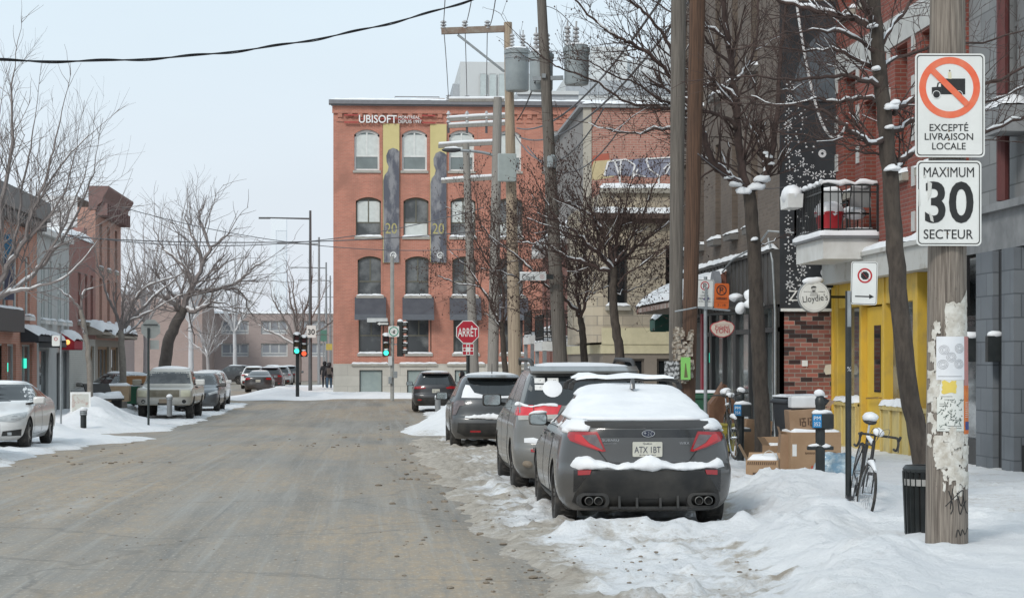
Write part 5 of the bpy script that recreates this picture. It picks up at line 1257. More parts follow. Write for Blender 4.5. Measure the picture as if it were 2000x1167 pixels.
# windows, doors, mirrors, roof bars, fin
rgp = [(-.60, 1.15), (.60, 1.15), (.50, 1.40), (-.50, 1.40)]
W_.patch('rear_window', rgp, 'rear', .003, GLASS, SU, res=.08); W_.patch('windshield', [(-.64, 1.06), (.64, 1.06), (.5, 1.40), (-.5, 1.40)], 'front', .004, GLASS, SU, res=.08)
side_set(W_, SU, [[(.10, 1.06), (1.02, 1.02), (.35, 1.38), (.10, 1.40)], [(-.95, 1.07), (.03, 1.06), (.03, 1.40), (-.40, 1.38)], [(-1.35, 1.10), (-1.02, 1.07), (-.50, 1.36), (-.75, 1.33)]],
         [[(.10, .32), (1.02, .32), (1.08, .7), (1.02, 1.0), (.10, 1.03)], [(-.62, .34), (.04, .32), (.04, 1.03), (-.88, 1.03), (-.92, .78)]], PG, handles=((.28, .93), (-.70, .95)))
W_.patch('side_skirt', [(wr + .42, .215), (wf - .42, .215), (wf - .42, .30), (wr + .42, .30)], 'L', .02, CLAD, SU, res=.2); W_.patch('side_skirt', [(wr + .42, .215), (wf - .42, .215), (wf - .42, .30), (wr + .42, .30)], 'R', .02, CLAD, SU, res=.2)
mirror(SU, -.91, .95, 1.06, PG, .85, snow=True); mirror(SU, .91, .95, 1.06, PG, .85, snow=True)
for yb_ in (-.15, .62):
    mb = MB(); xw = .62; P = [(-xw, yb_, 1.42), (-xw + .02, yb_, 1.50), (-xw + .1, yb_, 1.535), (xw - .1, yb_, 1.535), (xw - .02, yb_, 1.50), (xw, yb_, 1.42)]
    for a, b in zip(P, P[1:]): mb.bar(a, b, .06, .035)
    rb_ = mb.build('roof_bar', BLACK, SU, bev=.01); snow_strip(rb_, -xw + .06, xw - .06, yb_ - .05, yb_ + .05, 1.545, .045)
mb = MB(); mb.prism([(-.95, 1.44), (-.93, 1.50), (-.86, 1.56), (-.80, 1.50), (-.72, 1.44)], -.02, .02, 'x'); mb.build('shark_fin', PG, SU, bev=.006)
W_.patch('headlight', [(-.84, .78), (-.5, .70), (-.5, .62), (-.86, .66)], 'front', .01, LAMP, SU); W_.patch('headlight', [(-.84, .78), (-.5, .70), (-.5, .62), (-.86, .66)], 'front', .01, LAMP, SU, mir=True); W_.patch('grille', [(-.42, .64), (.42, .64), (.36, .45), (-.36, .45)], 'front', .008, BLACK, SU)
# snow: one blanket over boot shoulder, rear window and roof; a ledge on the bumper
zs = np.concatenate([np.linspace(1.132, 1.43, 44), np.linspace(1.435, 1.465, 9)])
W_.shell(SU, zs, lambda x, y, z, k: (z > 1.36) | (y < -.55 + .5 * (k - .5)) | ((k > .46) & (z > 1.16) & (y < .2)), .030, 3., 4.2)
def crest(parent, x0, x1, yf_, z, d, h, seed):
    n = 60; mb = MB(); m = 9; vs = []
    for i in range(n + 1):
        x = x0 + (x1 - x0) * i / n; e = min(1, min(i, n - i) / 3.) ** .5; k = float(fbm(np.array(x * 5 + seed), np.array(seed), 4)); yb_ = yf_(x)
        dd = d * (.45 + 1.0 * k) * e; hh = h * (.15 + 1.5 * k * k * 1.4) * e
        for j in range(m + 1):
            t = math.pi * j / m; vs.append((x, yb_ + .02 - (dd + .02) * math.sin(t) * (1 if t < 1.57 else .9) ** 1, z - .012 * math.sin(t) - (.35 * hh) * (math.cos(t) < 0) * abs(math.cos(t)) + hh * max(0, math.cos(t))))
    mb.add(vs, grid_faces(m + 1, n + 1).tolist()); return mb.build('snow', SNOW, parent, smooth=80)
crest(SU, -.80, .80, lambda x: float(W_.rear(x, .67)) - .0, .665, .075, .075, 2.)
for mir in (-1, 1):
    W_.shell(SU, np.linspace(.99, 1.13, 14), (lambda mir: lambda x, y, z, k: (x * mir > .56) & (y < -1.55 + .6 * (k - .4)) & (y > -2.17) & (z > 1.035 - .10 * (k - .4)))(mir), .028, 7. + mir, 5.)
W_.shell(SU, np.linspace(1.0, 1.12, 8), lambda x, y, z, k: (np.abs(x) > .6) & (y < .6) & (y > -1.5) & (k > .42) & (z > 1.03), .014, 4., 4.)

# ---------------------------------------------------------------- grey minivan ahead of it
PV = paint('van_grey', (.15, .152, .147), .35, .15, dirt=(.13, .115, .095), damt=.65)
V_ = Car(5.085, [(.22, .2), (.32, .06), (.5, 0), (.62, .01), (.68, .06), (.95, .085), (1.1, .12), (1.25, .19), (1.5, .33), (1.62, .42), (1.68, .50), (1.72, .85), (1.745, 1.6), (1.755, 2.4)],
         [(.22, .2), (.35, .05), (.55, 0), (.75, .06), (.88, .2), (1.0, .6), (1.08, 1.0), (1.15, 1.15), (1.4, 1.7), (1.6, 2.15), (1.7, 2.4), (1.745, 2.55), (1.755, 2.62)],
         [(.22, .88), (.36, .965), (.6, .993), (.9, .985), (1.05, .955), (1.15, .92), (1.4, .835), (1.6, .755), (1.68, .69), (1.72, .6), (1.745, .4), (1.755, .2)], cr=.42, cf=.8, n=3.0)
VN = thing('parked_car', 'grey minivan with roof rails and red lamps, parked between two dark cars', 'van', (2.83, 27.1 + 2.54, -.02))
wf, wr = 2.54 - .98, -2.54 + 1.08
link('body', V_.body([(wr, .35), (wf, .35)], .395, [PV, UNDER]), VN)
for x in (-.86, .86):
    for y in (wr, wf): wheel(VN, x, y, .35, .225, RIM)
V_.patch('rear_window', [(-.86, 1.20), (.86, 1.20), (.74, 1.585), (-.74, 1.585)], 'rear', .004, GLASS, VN, res=.07)
mb = MB(); Z = np.linspace(-.74, .74, 25); A = []
for x in Z:
    y = float(V_.rear(x, 1.62)); A.append([(x, y - .13, 1.625), (x, y - .14, 1.655), (x, y + .16, 1.72), (x, y + .05, 1.60)])
mb.add([p for a in A for p in a], [(i * 4 + k, (i + 1) * 4 + k, (i + 1) * 4 + (k + 1) % 4, i * 4 + (k + 1) % 4) for i in range(24) for k in range(4)] + [(0, 1, 2, 3), (96, 99, 98, 97)]); mb.build('roof_spoiler', PV, VN, smooth=40)
mb = MB(); mb.box(-.18, .18, float(V_.rear(0, 1.64)) - .148, float(V_.rear(0, 1.64)) - .1, 1.632, 1.652); mb.build('brake_light', TAILDARK, VN)
for mir in (False, True):
    tl = V_.patch('taillight', [(-.93, 1.15), (-.84, 1.20), (-.36, 1.20), (-.42, 1.08), (-.93, 1.06)], 'rear', .014, M('tail_cherry', (.66, .03, .045), .2, c2=(.52, .02, .03), scale=10, coat=.5), VN, res=.04, thick=.05, mir=mir)
    V_.patch('lens', [(-.93, 1.06), (-.42, 1.08), (-.40, 1.02), (-.93, 1.00)], 'rear', .014, M('lens_clear', (.42, .41, .38), .2, coat=.5), tl, res=.04, thick=.05, mir=mir)
    V_.patch('lamp_split', [(-.735, 1.20), (-.725, 1.20), (-.725, 1.00), (-.735, 1.00)], 'rear', .0165, UNDER, tl, res=.1, thick=0, mir=mir)
    V_.patch('reflector', [(-.78, .62), (-.6, .62), (-.6, .58), (-.78, .58)], 'rear', .012, TAILRED, VN, res=.1, mir=mir)
sd_ = 'L'
V_.patch('taillight', [(-2.2, 1.06), (-2.12, 1.14), (-1.95, 1.18), (-1.72, 1.13), (-1.9, 1.07)], 'L', .012, M('tail_cherry', None), VN, res=.05)
V_.patch('tailgate', [(-.72, .70), (.72, .70), (.78, 1.0), (.40, 1.0), (-.40, 1.0), (-.78, 1.0)], 'rear', .006, PV, VN, res=.07)
plate(VN, float(V_.rear(0, .86)) - .02, .87, 'K49 RTL', small=False)
st = M('sticker_white', (.72, .72, .70), .5, c2=(.55, .55, .54), scale=30)
for a, b, c, d, s_ in ((-.70, -.565, 1.49, 1.56, '65'), (-.53, -.385, 1.495, 1.56, '65'), (-.70, -.58, 1.40, 1.47, '65')):
    sk = V_.patch('sticker', [(a, c), (b, c), (b, d), (a, d)], 'rear', .007, st, VN, res=.1, thick=.002)
    text('lettering', s_, SIGNBLACK, sk, ((a + b) / 2 + .02, float(V_.rear((a + b) / 2, (c + d) / 2)) - .011, (c + d) / 2 - .005), h=.03, rot=(R(75), 0, 0))
V_.patch('snow', [(x * .13 - .47, 1.42 + z * .115) for x, z in [(math.cos(t * math.pi / 9), math.sin(t * math.pi / 9)) for t in range(18)]], 'rear', .02, SNOW, VN, res=.05, thick=.02, noise=1)
crest(VN, -.97, -.40, lambda x: float(V_.rear(x, 1.20)) - .012, 1.195, .02, .03, 5.); V_.patch('snow', [(-.86, .70), (-.70, .69), (-.64, .74), (-.74, .77), (-.86, .76)], 'rear', .025, SNOW, VN, res=.05, noise=1)
side_set(V_, VN, [[(.55, 1.14), (1.30, 1.12), (.62, 1.56), (.5, 1.58)], [(-.62, 1.16), (.46, 1.14), (.42, 1.59), (-.55, 1.60)], [(-1.95, 1.22), (-.70, 1.17), (-.63, 1.60), (-1.62, 1.56)]],
         [[(.48, .32), (1.28, .32), (1.36, .7), (1.28, 1.08), (.48, 1.11)], [(-.68, .34), (.42, .32), (.42, 1.11), (-.80, 1.14), (-.86, .8)]], PV, glass=DIRTYGLASS, handles=((.62, 1.0), (-.55, 1.02)))
V_.patch('windshield', [(-.8, 1.14), (.8, 1.14), (.66, 1.66), (-.66, 1.66)], 'front', .004, GLASS, VN, res=.09)
for sx in (-1, 1):
    mb = MB(); mb.tube([(sx * .70, -1.75, 1.68), (sx * .70, -1.6, 1.765), (sx * .71, -1.3, 1.80), (sx * .71, .5, 1.81), (sx * .70, .75, 1.74)], [.02, .03, .03, .03, .02], 8); mb.build('roof_rail', BLACK, VN, smooth=50)
    mirror(VN, sx * 1.09, 1.22, 1.20, BLACK, 1.1)
V_.shell(VN, np.linspace(1.69, 1.755, 8), lambda x, y, z, k: z > 0, .014, 1., 3.)
V_.patch('bumper_step', [(-.75, .64), (.75, .64), (.75, .60), (-.75, .60)], 'rear', .015, CLAD, VN, res=.1)
V_.patch('headlight', [(-.93, .98), (-.55, .80), (-.6, .74), (-.95, .82)], 'front', .01, LAMP, VN); V_.patch('headlight', [(-.93, .98), (-.55, .80), (-.6, .74), (-.95, .82)], 'front', .01, LAMP, VN, mir=True)
mb = MB(); mb.sphere((-.80, -2.40, .42), .09, 10, 7, (1, .7, .6)); mb.build('slush_lump', M('slush', None), VN, smooth=80)

# ---------------------------------------------------------------- crossovers
CR_rear = [(.25, .18), (.36, .04), (.58, 0), (.70, .02), (.76, .07), (.98, .085), (1.08, .12), (1.2, .22), (1.4, .42), (1.52, .55), (1.58, .66), (1.62, 1.0), (1.655, 1.8), (1.665, 2.2)]
CR_front = [(.25, .18), (.4, .04), (.6, 0), (.8, .05), (.92, .22), (1.0, .6), (1.07, 1.1), (1.14, 1.28), (1.4, 1.75), (1.55, 2.05), (1.63, 2.26), (1.655, 2.36), (1.665, 2.40)]
CR_half = [(.25, .83), (.42, .905), (.7, .92), (.95, .90), (1.05, .865), (1.2, .80), (1.5, .665), (1.58, .60), (1.63, .46), (1.655, .28), (1.665, .12)]
def crossover(label, loc, pm, rz=0, style=0, group=None, snow=.015, name='parked_car', cat='car', plate_s=None, detail=True):
    c = Car(4.6, CR_rear, CR_front, CR_half, cr=.46, cf=.75, n=2.7); t = thing(name, label, cat, loc, rz, group)
    wf, wr = 2.3 - .92, -2.3 + .98
    link('body', c.body([(wr, .35), (wf, .35)], .40, [pm, UNDER]), t)
    for x in (-.80, .80):
        for y in (wr, wf): wheel(t, x, y, .35, .225, RIM)
    c.patch('rear_window', [(-.72, 1.13), (.72, 1.13), (.58, 1.50), (-.58, 1.50)], 'rear', .004, GLASS, t, res=.08)
    c.patch('windshield', [(-.78, 1.13), (.78, 1.13), (.6, 1.56), (-.6, 1.56)], 'front', .004, GLASS, t, res=.09)
    side_set(c, t, [[(.38, 1.10), (1.12, 1.08), (.5, 1.5), (.34, 1.52)], [(-.58, 1.12), (.30, 1.10), (.26, 1.53), (-.5, 1.52)], [(-1.55, 1.20), (-.66, 1.13), (-.58, 1.52), (-1.25, 1.46)]],
             [[(.32, .36), (1.08, .36), (1.15, .7), (1.10, 1.05), (.32, 1.07)], [(-.55, .38), (.26, .36), (.26, 1.07), (-.66, 1.09), (-.75, .85)]], pm, glass=DIRTYGLASS, handles=((.48, .96), (-.42, .98)) if detail else ())
    for mir in (False, True):
        if style == 0:
            c.patch('taillight', [(-.905, 1.04), (-.78, 1.08), (-.66, 1.08), (-.62, .98), (-.74, .96), (-.82, .78), (-.88, .76)], 'rear', .014, TAILDARK, t, res=.05, thick=.04, mir=mir)
            c.patch('reflector', [(-.52, .44), (-.30, .44), (-.30, .40), (-.52, .40)], 'rear', .014, TAILRED, t, res=.1, mir=mir)
        else:
            c.patch('taillight', [(-.90, 1.03), (-.62, 1.06), (-.40, 1.0), (-.44, .95), (-.88, .94)], 'rear', .014, TAILRED, t, res=.05, thick=.04, mir=mir)
            c.patch('reflector', [(-.74, .52), (-.58, .52), (-.58, .47), (-.74, .47)], 'rear', .014, TAILRED, t, res=.1, mir=mir)
        c.patch('headlight', [(-.88, .92), (-.5, .80), (-.55, .72), (-.9, .80)], 'front', .01, LAMP, t, mir=mir)
    c.patch('lower_bumper', [(-.78, .60), (.78, .60), (.80, .40), (.6, .30), (-.6, .30), (-.8, .40)], 'rear', .012, CLAD, t, res=.06, thick=.03)
    c.patch('tailgate', [(-.64, .74), (.64, .74), (.70, .95), (.60, 1.09), (-.60, 1.09), (-.70, .95)], 'rear', .006, pm, t, res=.06)
    c.patch('grille', [(-.45, .80), (.45, .80), (.38, .55), (-.38, .55)], 'front', .01, BLACK, t)
    mb = MB(); A = []
    for x in np.linspace(-.56, .56, 17): y = float(c.rear(x, 1.54)); A.append([(x, y - .16, 1.545), (x, y - .17, 1.57), (x, y + .15, 1.62), (x, y + .03, 1.52)])
    mb.add([p for a in A for p in a], [(i * 4 + k, (i + 1) * 4 + k, (i + 1) * 4 + (k + 1) % 4, i * 4 + (k + 1) % 4) for i in range(16) for k in range(4)] + [(0, 1, 2, 3), (64, 67, 66, 65)]); mb.build('roof_spoiler', pm, t, smooth=40)
    for sx in (-1, 1): mirror(t, sx * 1.02, 1.02, 1.12, pm if style else BLACK, 1.05)
    if plate_s: plate(t, float(c.rear(0, .85)) - .02, .86, plate_s, small=False)
    if snow: c.shell(t, np.linspace(1.60, 1.665, 8), lambda x, y, z, k: z > 0, snow, 2., 3.)
    return t, c
PN = paint('slate_paint', (.06, .066, .072), .35, .4, dirt=(.13, .115, .1), damt=.6)
t, c = crossover('slate grey crossover with snow under its rear window, third parked car from the camera', (2.52, 43.6 + 2.3, -.17), PN, style=0)
c.patch('snow', [(-.70, 1.135), (-.15, 1.13), (.3, 1.13), (.70, 1.14), (.64, 1.20), (.2, 1.17), (-.2, 1.19), (-.42, 1.24), (-.52, 1.40), (-.60, 1.41), (-.66, 1.28)], 'rear', .022, SNOW, t, res=.06, thick=.03, noise=1)
crest(t, -.62, .62, lambda x: float(c.rear(x, .72)) - .005, .715, .05, .06, 9.); mb = MB(); mb.cyl((0, -1.2, 1.60), (0, -1.28, 1.86), .012, .006, 6); mb.build('antenna', BLACK, t)
PD = paint('suv_charcoal', (.035, .037, .043), .35, .4, dirt=(.11, .10, .09), damt=.5)
t, c = crossover('charcoal crossover with red lamps parked before the main crossing, beside the snow mound', (2.42, 83.3 + 2.3, -.37), PD, style=1, plate_s='T42 GVX')
mb = MB(); mb.sphere((-.46, float(c.rear(-.46, 1.42)) - .01, 1.42), .035, 8, 6, (1, .3, 1)); mb.build('sticker', WHITE, t)

# ---------------------------------------------------------------- white sedans on the left (facing us)
SD_rear = [(.22, .2), (.32, .06), (.5, 0), (.7, .03), (.92, .06), (1.02, .12), (1.05, .3), (1.07, .5), (1.15, .78), (1.3, 1.25), (1.38, 1.65), (1.425, 2.1), (1.435, 2.3)]
SD_front = [(.2, .2), (.3, .05), (.5, 0), (.66, .04), (.76, .16), (.84, .5), (.94, 1.1), (1.0, 1.4), (1.06, 1.55), (1.2, 1.82), (1.33, 2.1), (1.40, 2.24), (1.425, 2.30), (1.435, 2.33)]
SD_half = [(.2, .80), (.34, .88), (.55, .905), (.75, .90), (.9, .875), (1.0, .83), (1.1, .765), (1.28, .64), (1.37, .56), (1.41, .46), (1.428, .3), (1.435, .12)]
def sedan(label, loc, pm, rz=0, group=None, snow=.01, style=0, cat='car', plate_s=None):
    c = Car(4.64, SD_rear, SD_front, SD_half, cr=.5, cf=.8, n=2.6); t = thing('parked_car', label, cat, loc, rz, group)
    wf, wr = 2.32 - .80, -2.32 + 1.02
    link('body', c.body([(wr, .33), (wf, .33)], .37, [pm, UNDER]), t)
    for x in (-.78, .78):
        for y in (wr, wf): wheel(t, x, y, .33, .225, RIMS)
    c.patch('rear_window', [(-.60, 1.10), (.60, 1.10), (.50, 1.36), (-.50, 1.36)], 'rear', .004, GLASS, t, res=.09)
    c.patch('windshield', [(-.72, 1.02), (.72, 1.02), (.54, 1.36), (-.54, 1.36)], 'front', .004, GLASS, t, res=.07)
    side_set(c, t, [[(.06, 1.02), (.98, .99), (.30, 1.34), (.06, 1.36)], [(-.88, 1.03), (-.01, 1.02), (-.01, 1.36), (-.40, 1.35)], [(-1.28, 1.06), (-.95, 1.03), (-.5, 1.32), (-.72, 1.29)]],
             [[(.04, .32), (.96, .32), (1.02, .65), (.96, .96), (.04, .99)], [(-.58, .34), (-.02, .32), (-.02, .99), (-.84, .99), (-.88, .75)]], pm, handles=((.2, .88), (-.66, .9)))
    for mir in (False, True):
        c.patch('taillight', [(-.86, .95), (-.55, .97), (-.5, .85), (-.84, .82)], 'rear', .012, TAILRED, t, res=.05, thick=.03, mir=mir)
        hl = c.patch('headlight', [(-.86, .80), (-.62, .765), (-.36, .70), (-.40, .615), (-.68, .60), (-.86, .68)], 'front', .012, LAMP, t, res=.04, thick=.03, mir=mir)
        c.patch('lamp_ring', [(-.72, .72), (-.62, .715), (-.61, .645), (-.71, .64)], 'front', .015, M('lamp_inner', (.14, .15, .16), .2), hl, res=.1, thick=.004, mir=mir)
        c.patch('kidney_grille', [(-.30, .69), (-.04, .71), (-.03, .56), (-.26, .555)], 'front', .014, BLACK, t, res=.06, thick=.03, mir=mir)
        c.patch('air_intake', [(-.80, .44), (-.45, .40), (-.42, .30), (-.78, .30)], 'front', .010, BLACK, t, res=.05, thick=.02, mir=mir)
        c.patch('fog_lamp', [(-.62, .38), (-.54, .38), (-.54, .32), (-.62, .32)], 'front', .016, LAMP, t, res=.1, thick=.01, mir=mir)
    c.patch('lower_grille', [(-.40, .42), (.40, .42), (.36, .29), (-.36, .29)], 'front', .010, BLACK, t, res=.06)
    for sx in (-1, 1): mirror(t, sx * .99, .86, 1.02, pm, 1.0)
    if plate_s: plate(t, float(c.rear(0, .75)) - .02, .76, plate_s, small=False)
    c.shell(t, np.linspace(1.385, 1.435, 7), lambda x, y, z, k: z > 0, snow, 2., 3.)
    return t, c
PW = paint('white_pearl', (.74, .745, .74), .3, .0, dirt=(.42, .39, .35), damt=.42, coat=.5)
sedan('white sedan facing us with dark lower grille, parked before the left snow corner', (-8.25, 43.4 + 2.3, -.12), PW, R(180))
sedan('white car cut off by the left edge of the photo, nearest on that side', (-8.15, 35.9 + 2.3, -.07), PW, R(180))

# ---------------------------------------------------------------- pickup and the other cars beyond the cross street
P_ = Car(5.5, [(.5, .08), (.6, 0), (1.1, .02), (1.15, .08), (1.18, 2.1), (1.7, 2.2), (1.82, 2.4), (1.87, 2.8)], [(.5, .08), (.62, 0), (.85, .02), (1.0, .06), (1.10, .22), (1.17, 1.2), (1.24, 1.42), (1.68, 1.95), (1.80, 2.3), (1.87, 2.66)],
         [(.5, .90), (.6, .97), (.85, 1.0), (1.1, .985), (1.18, .94), (1.3, .88), (1.68, .77), (1.78, .68), (1.84, .5), (1.87, .2)], cr=.25, cf=.40, n=3.4)
t = thing('pickup_truck', 'dirty beige pickup truck facing us, parked behind the left snow pile', 'pickup', (-7.55, 73.5 + 2.75, -.36), R(180))
pp = paint('champagne', (.45, .43, .38), .4, .3, dirt=(.34, .30, .23), z0=.4, z1=.95, damt=.8)
wf, wr = 2.75 - .95, -2.75 + 1.15; link('body', P_.body([(wr, .39), (wf, .39)], .46, [pp, UNDER]), t)
for x in (-.84, .84):
    for y in (wr, wf): wheel(t, x, y, .39, .26, RIM)
P_.patch('windshield', [(-.82, 1.26), (.82, 1.26), (.70, 1.68), (-.70, 1.68)], 'front', .004, DIRTYGLASS, t, res=.08)
P_.patch('grille', [(-.55, 1.05), (.55, 1.05), (.55, .80), (-.55, .80)], 'front', .012, M('olive_grille', (.12, .105, .07), .6, c2=(.18, .16, .12)), t, res=.08)
for mir in (False, True): P_.patch('headlight', [(-.93, 1.04), (-.60, 1.04), (-.60, .80), (-.93, .82)], 'front', .014, M('yellowed_lamp', (.55, .53, .40), .3, coat=.4), t, res=.06, thick=.04, mir=mir)
P_.patch('bumper', [(-.95, .77), (.95, .77), (.95, .54), (-.95, .54)], 'front', .05, M('chrome_dirty', (.48, .47, .44), .4, metal=.3, c2=(.38, .36, .32)), t, res=.08, thick=.06)
for mir in (False, True): P_.patch('fog_lamp', [(x * .075 + .72, .64 + z * .07) for x, z in [(math.cos(k * math.pi / 6), math.sin(k * math.pi / 6)) for k in range(12)]], 'front', .056, BLACK, t, res=.2, thick=.01, mir=mir)
plate_m = MB(); plate_m.box(-.16, .16, 2.80, 2.82, .58, .73); plate_m.build('license_plate', M('mud_plate', (.30, .24, .18), .7), t)
P_.patch('grille_base', [(-.3, .60), (.2, .60), (.2, .53), (-.3, .53)], 'front', .054, BLACK, t, res=.1, thick=.01)
side_set(P_, t, [[(.1, 1.22), (1.05, 1.22), (.6, 1.66), (.1, 1.70)], [(-.55, 1.22), (.02, 1.22), (.02, 1.70), (-.48, 1.68)]], [[(.06, .56), (1.1, .56), (1.16, 1.16), (.06, 1.18)]], pp, handles=((.2, 1.08),))
for sx in (-1, 1): mirror(t, sx * 1.14, .95, 1.30, WHITE if sx < 0 else pp, 1.3)
P_.shell(t, np.linspace(1.78, 1.87, 7), lambda x, y, z, k: z > 0, .02, 2., 3.)
PB = paint('steel_blue_grey', (.10, .115, .13), .35, .4, dirt=(.14, .13, .12)); PS = paint('silver', (.42, .44, .46), .35, .5, dirt=(.25, .23, .2)); PK = paint('black_paint', (.02, .02, .022), .3, .2, dirt=(.10, .09, .085))
crossover('grey-blue crossover facing us, right behind the beige pickup', (-7.35, 84 + 2.3, -.4), PB, R(180), style=1, detail=False)
crossover('white van-like crossover facing us, behind the grey-blue one on the left', (-7.9, 95 + 2.3, -.4), PW, R(180), style=1, detail=False)
crossover('silver crossover parked at an angle between the left sapling and the pickup', (-10.9, 86.5, -.4), PS, R(150), style=1, detail=False)
sedan('dark sedan seen from behind at the snow mound beyond the main crossing', (xat(504, 134) , 134 + 2.3, -.4), PK, 0, plate_s='F28 KLM')
crossover('maroon-black crossover right behind the dark sedan in the far street', (xat(526, 142), 142 + 2.3, -.4), paint('maroon', (.06, .02, .025), .35, .3, dirt=(.12, .1, .1)), 0, style=1, detail=False)
for px, Y, pm, lab, kind in ((494, 150, PW, 'white crossover left of the maroon one in the far street', 0), (545, 156, PS, 'silver crossover, middle of the far parked row', 0), (562, 165, PK, 'black crossover at the far right of the far parked row', 0), (531, 175, PB, 'grey-blue crossover farthest along the street', 0)):
    crossover(lab, (xat(px, Y), Y + 2.3, -.4), pm, 0, style=1, detail=False)
PK2 = crossover('black crossover crossing the end of the far street', (xat(452, 178), 178, -.4), PK, R(60), style=1, detail=False)
# ================================================================== TREES
RT = random.Random(21)
def resample(P, k=3, jit=0.):
    out = []
    n = len(P)
    for i in range(n - 1):
        p0, p1, p2, p3 = P[max(i - 1, 0)], P[i], P[i + 1], P[min(i + 2, n - 1)]
        for j in range(k):
            t = j / k
            q = .5 * ((2 * p1) + (p2 - p0) * t + (2 * p0 - 5 * p1 + 4 * p2 - p3) * t * t + (3 * p1 - p0 - 3 * p2 + p3) * t ** 3)
            out.append(q + Vector((RT.gauss(0, jit), RT.gauss(0, jit), RT.gauss(0, jit))))
    out.append(P[-1]); return out
class Tree:
    def __init__(s, label, base_px, Y, group=None, trunkmat=None, twigmat=None, name='street_tree', cat='tree', zoff=None):
        s.Y = Y; s.o = thing(name, label, cat, (0, 0, 0), 0, group); b = at(*base_px, Y); s.b = b; s.o.location = b
        s.tr, s.cr, s.sn = MB(), MB(), MB(); s.tm = trunkmat or BARK; s.wm = twigmat or TWIG
    def P(s, px, py, dy=0.): return at(px, py, s.Y + dy) - s.b
    def limb(s, pts, r0, r1, dy=0., trunk=False, snow=0., twigs=(0, 0, 0), jit=.012, n=7, up=.25):
        m = len(pts); V = resample([s.P(p[0], p[1], dy * i / max(1, m - 1)) for i, p in enumerate(pts)], 4, jit)
        k = len(V); rs = [r0 + (r1 - r0) * i / (k - 1) for i in range(k)]
        (s.tr if trunk else s.cr).tube(V, rs, n)
        if snow: s.snow(V, rs, snow)
        cnt, ln, lev = twigs; cnt = int(cnt * s.dens)
        for q in range(cnt):
            f = RT.uniform(.12, 1.0) if not trunk else RT.uniform(.5, 1)
            i = min(k - 2, int(f * (k - 1))); d = (V[i + 1] - V[i]).normalized()
            s.grow(V[i], s.turn(d, RT.uniform(.5, 1.15), up), ln * RT.uniform(.5, 1.25) * (1.25 - .6 * f), max(.003, rs[i] * .32), lev, up)
        if lev: s.grow(V[-1], (V[-1] - V[-2]).normalized(), ln * .8, max(.003, r1 * .9), lev, up)
        return V
    def turn(s, d, a, up):
        ax = Vector((RT.gauss(0, 1), RT.gauss(0, 1), RT.gauss(0, 1))); ax = (ax - d * ax.dot(d)).normalized()
        v = d * math.cos(a) + ax * math.sin(a); v.z += up; return v.normalized()
    def grow(s, p, d, L, r, lev, up):
        n = 4; V = [p.copy()]; q = p.copy(); dd = d.copy()
        for i in range(n):
            dd = (dd + Vector((RT.gauss(0, .16), RT.gauss(0, .16), RT.gauss(0, .14) + up * .18))).normalized(); q = q + dd * (L / n); V.append(q.copy())
        r1 = max(.0022, r * .45); s.cr.tube(V, [r + (r1 - r) * i / n for i in range(n + 1)], 4 if r > .008 else 3, cap=False)
        if s.twsnow and r > .006 and RT.random() < s.twsnow: s.snow(V, [r + (r1 - r) * i / n for i in range(n + 1)], .5)
        if lev > 1:
            for c in range(RT.choice((3, 4, 5))):
                i = RT.randint(1, n - 1); s.grow(V[i] + (V[i + 1] - V[i]) * RT.random(), s.turn((V[i + 1] - V[i]).normalized(), RT.uniform(.45, 1.0), up), L * RT.uniform(.35, .65), max(.0025, r * .6), lev - 1, up)
        elif s.buds:
            for c in range(s.buds):
                i = RT.randint(1, n); c0 = V[i]; z = s.bud * RT.uniform(.6, 1.4); t = RT.uniform(0, 6.28); a = Vector((math.cos(t) * z, math.sin(t) * z, 0)); b_ = Vector((0, 0, -z * 1.6))
                s.cr.add([c0, c0 + a * .6 + b_ * .5, c0 + b_, c0 - a * .6 + b_ * .5], [(0, 1, 2, 3)])
    slim = 1.; dens = 1.; twsnow = 0.; buds = 0; bud = .02
    def snow(s, V, rs, cov):
        run = []; runs = []; on = RT.random() < cov
        for i in range(len(V) - 1):
            d = V[i + 1] - V[i]; flat = abs(d.z) < .86 * d.length
            if RT.random() < .22: on = RT.random() < cov
            if flat and on: run.append(i)
            elif run: runs.append(run); run = []
        if run: runs.append(run)
        for ru in runs:
            if len(ru) < 1: continue
            idx = ru + [ru[-1] + 1]; L = len(idx)
            s.sn.tube([V[i] + Vector((0, 0, rs[i] * .72 + .004)) for i in idx], [max(.004, rs[i] * .80 * (.45 if j in (0, L - 1) else RT.uniform(.75, 1.15))) for j, i in enumerate(idx)], 6)
    def blob(s, px, py, r, dy=0.):
        p = s.P(px, py, dy); n0 = len(s.sn.v); s.sn.sphere((0, 0, 0), r, 14, 10, (1.15, .9, .62)); q = RT.uniform(0, 50)
        for i in range(n0, len(s.sn.v)):
            x, y, z = s.sn.v[i]; k = .55 + .95 * float(fbm(np.array(x / r * 1.3 + q), np.array((y + z) / r * 1.3 + q), 3)); s.sn.v[i] = (p.x + x * k + z * .25, p.y + y * k, p.z + max(z, -.3 * r) * k)
    def done(s):
        if s.tr.v: s.tr.build('trunk', s.tm, s.o, smooth=60, fix=False)
        if s.cr.v: s.cr.build('crown', s.wm, s.o, smooth=70, fix=False)
        if s.sn.v: s.sn.build('snow', SNOW, s.o, smooth=80, fix=False)['kind'] = 'stuff'
        return s.o
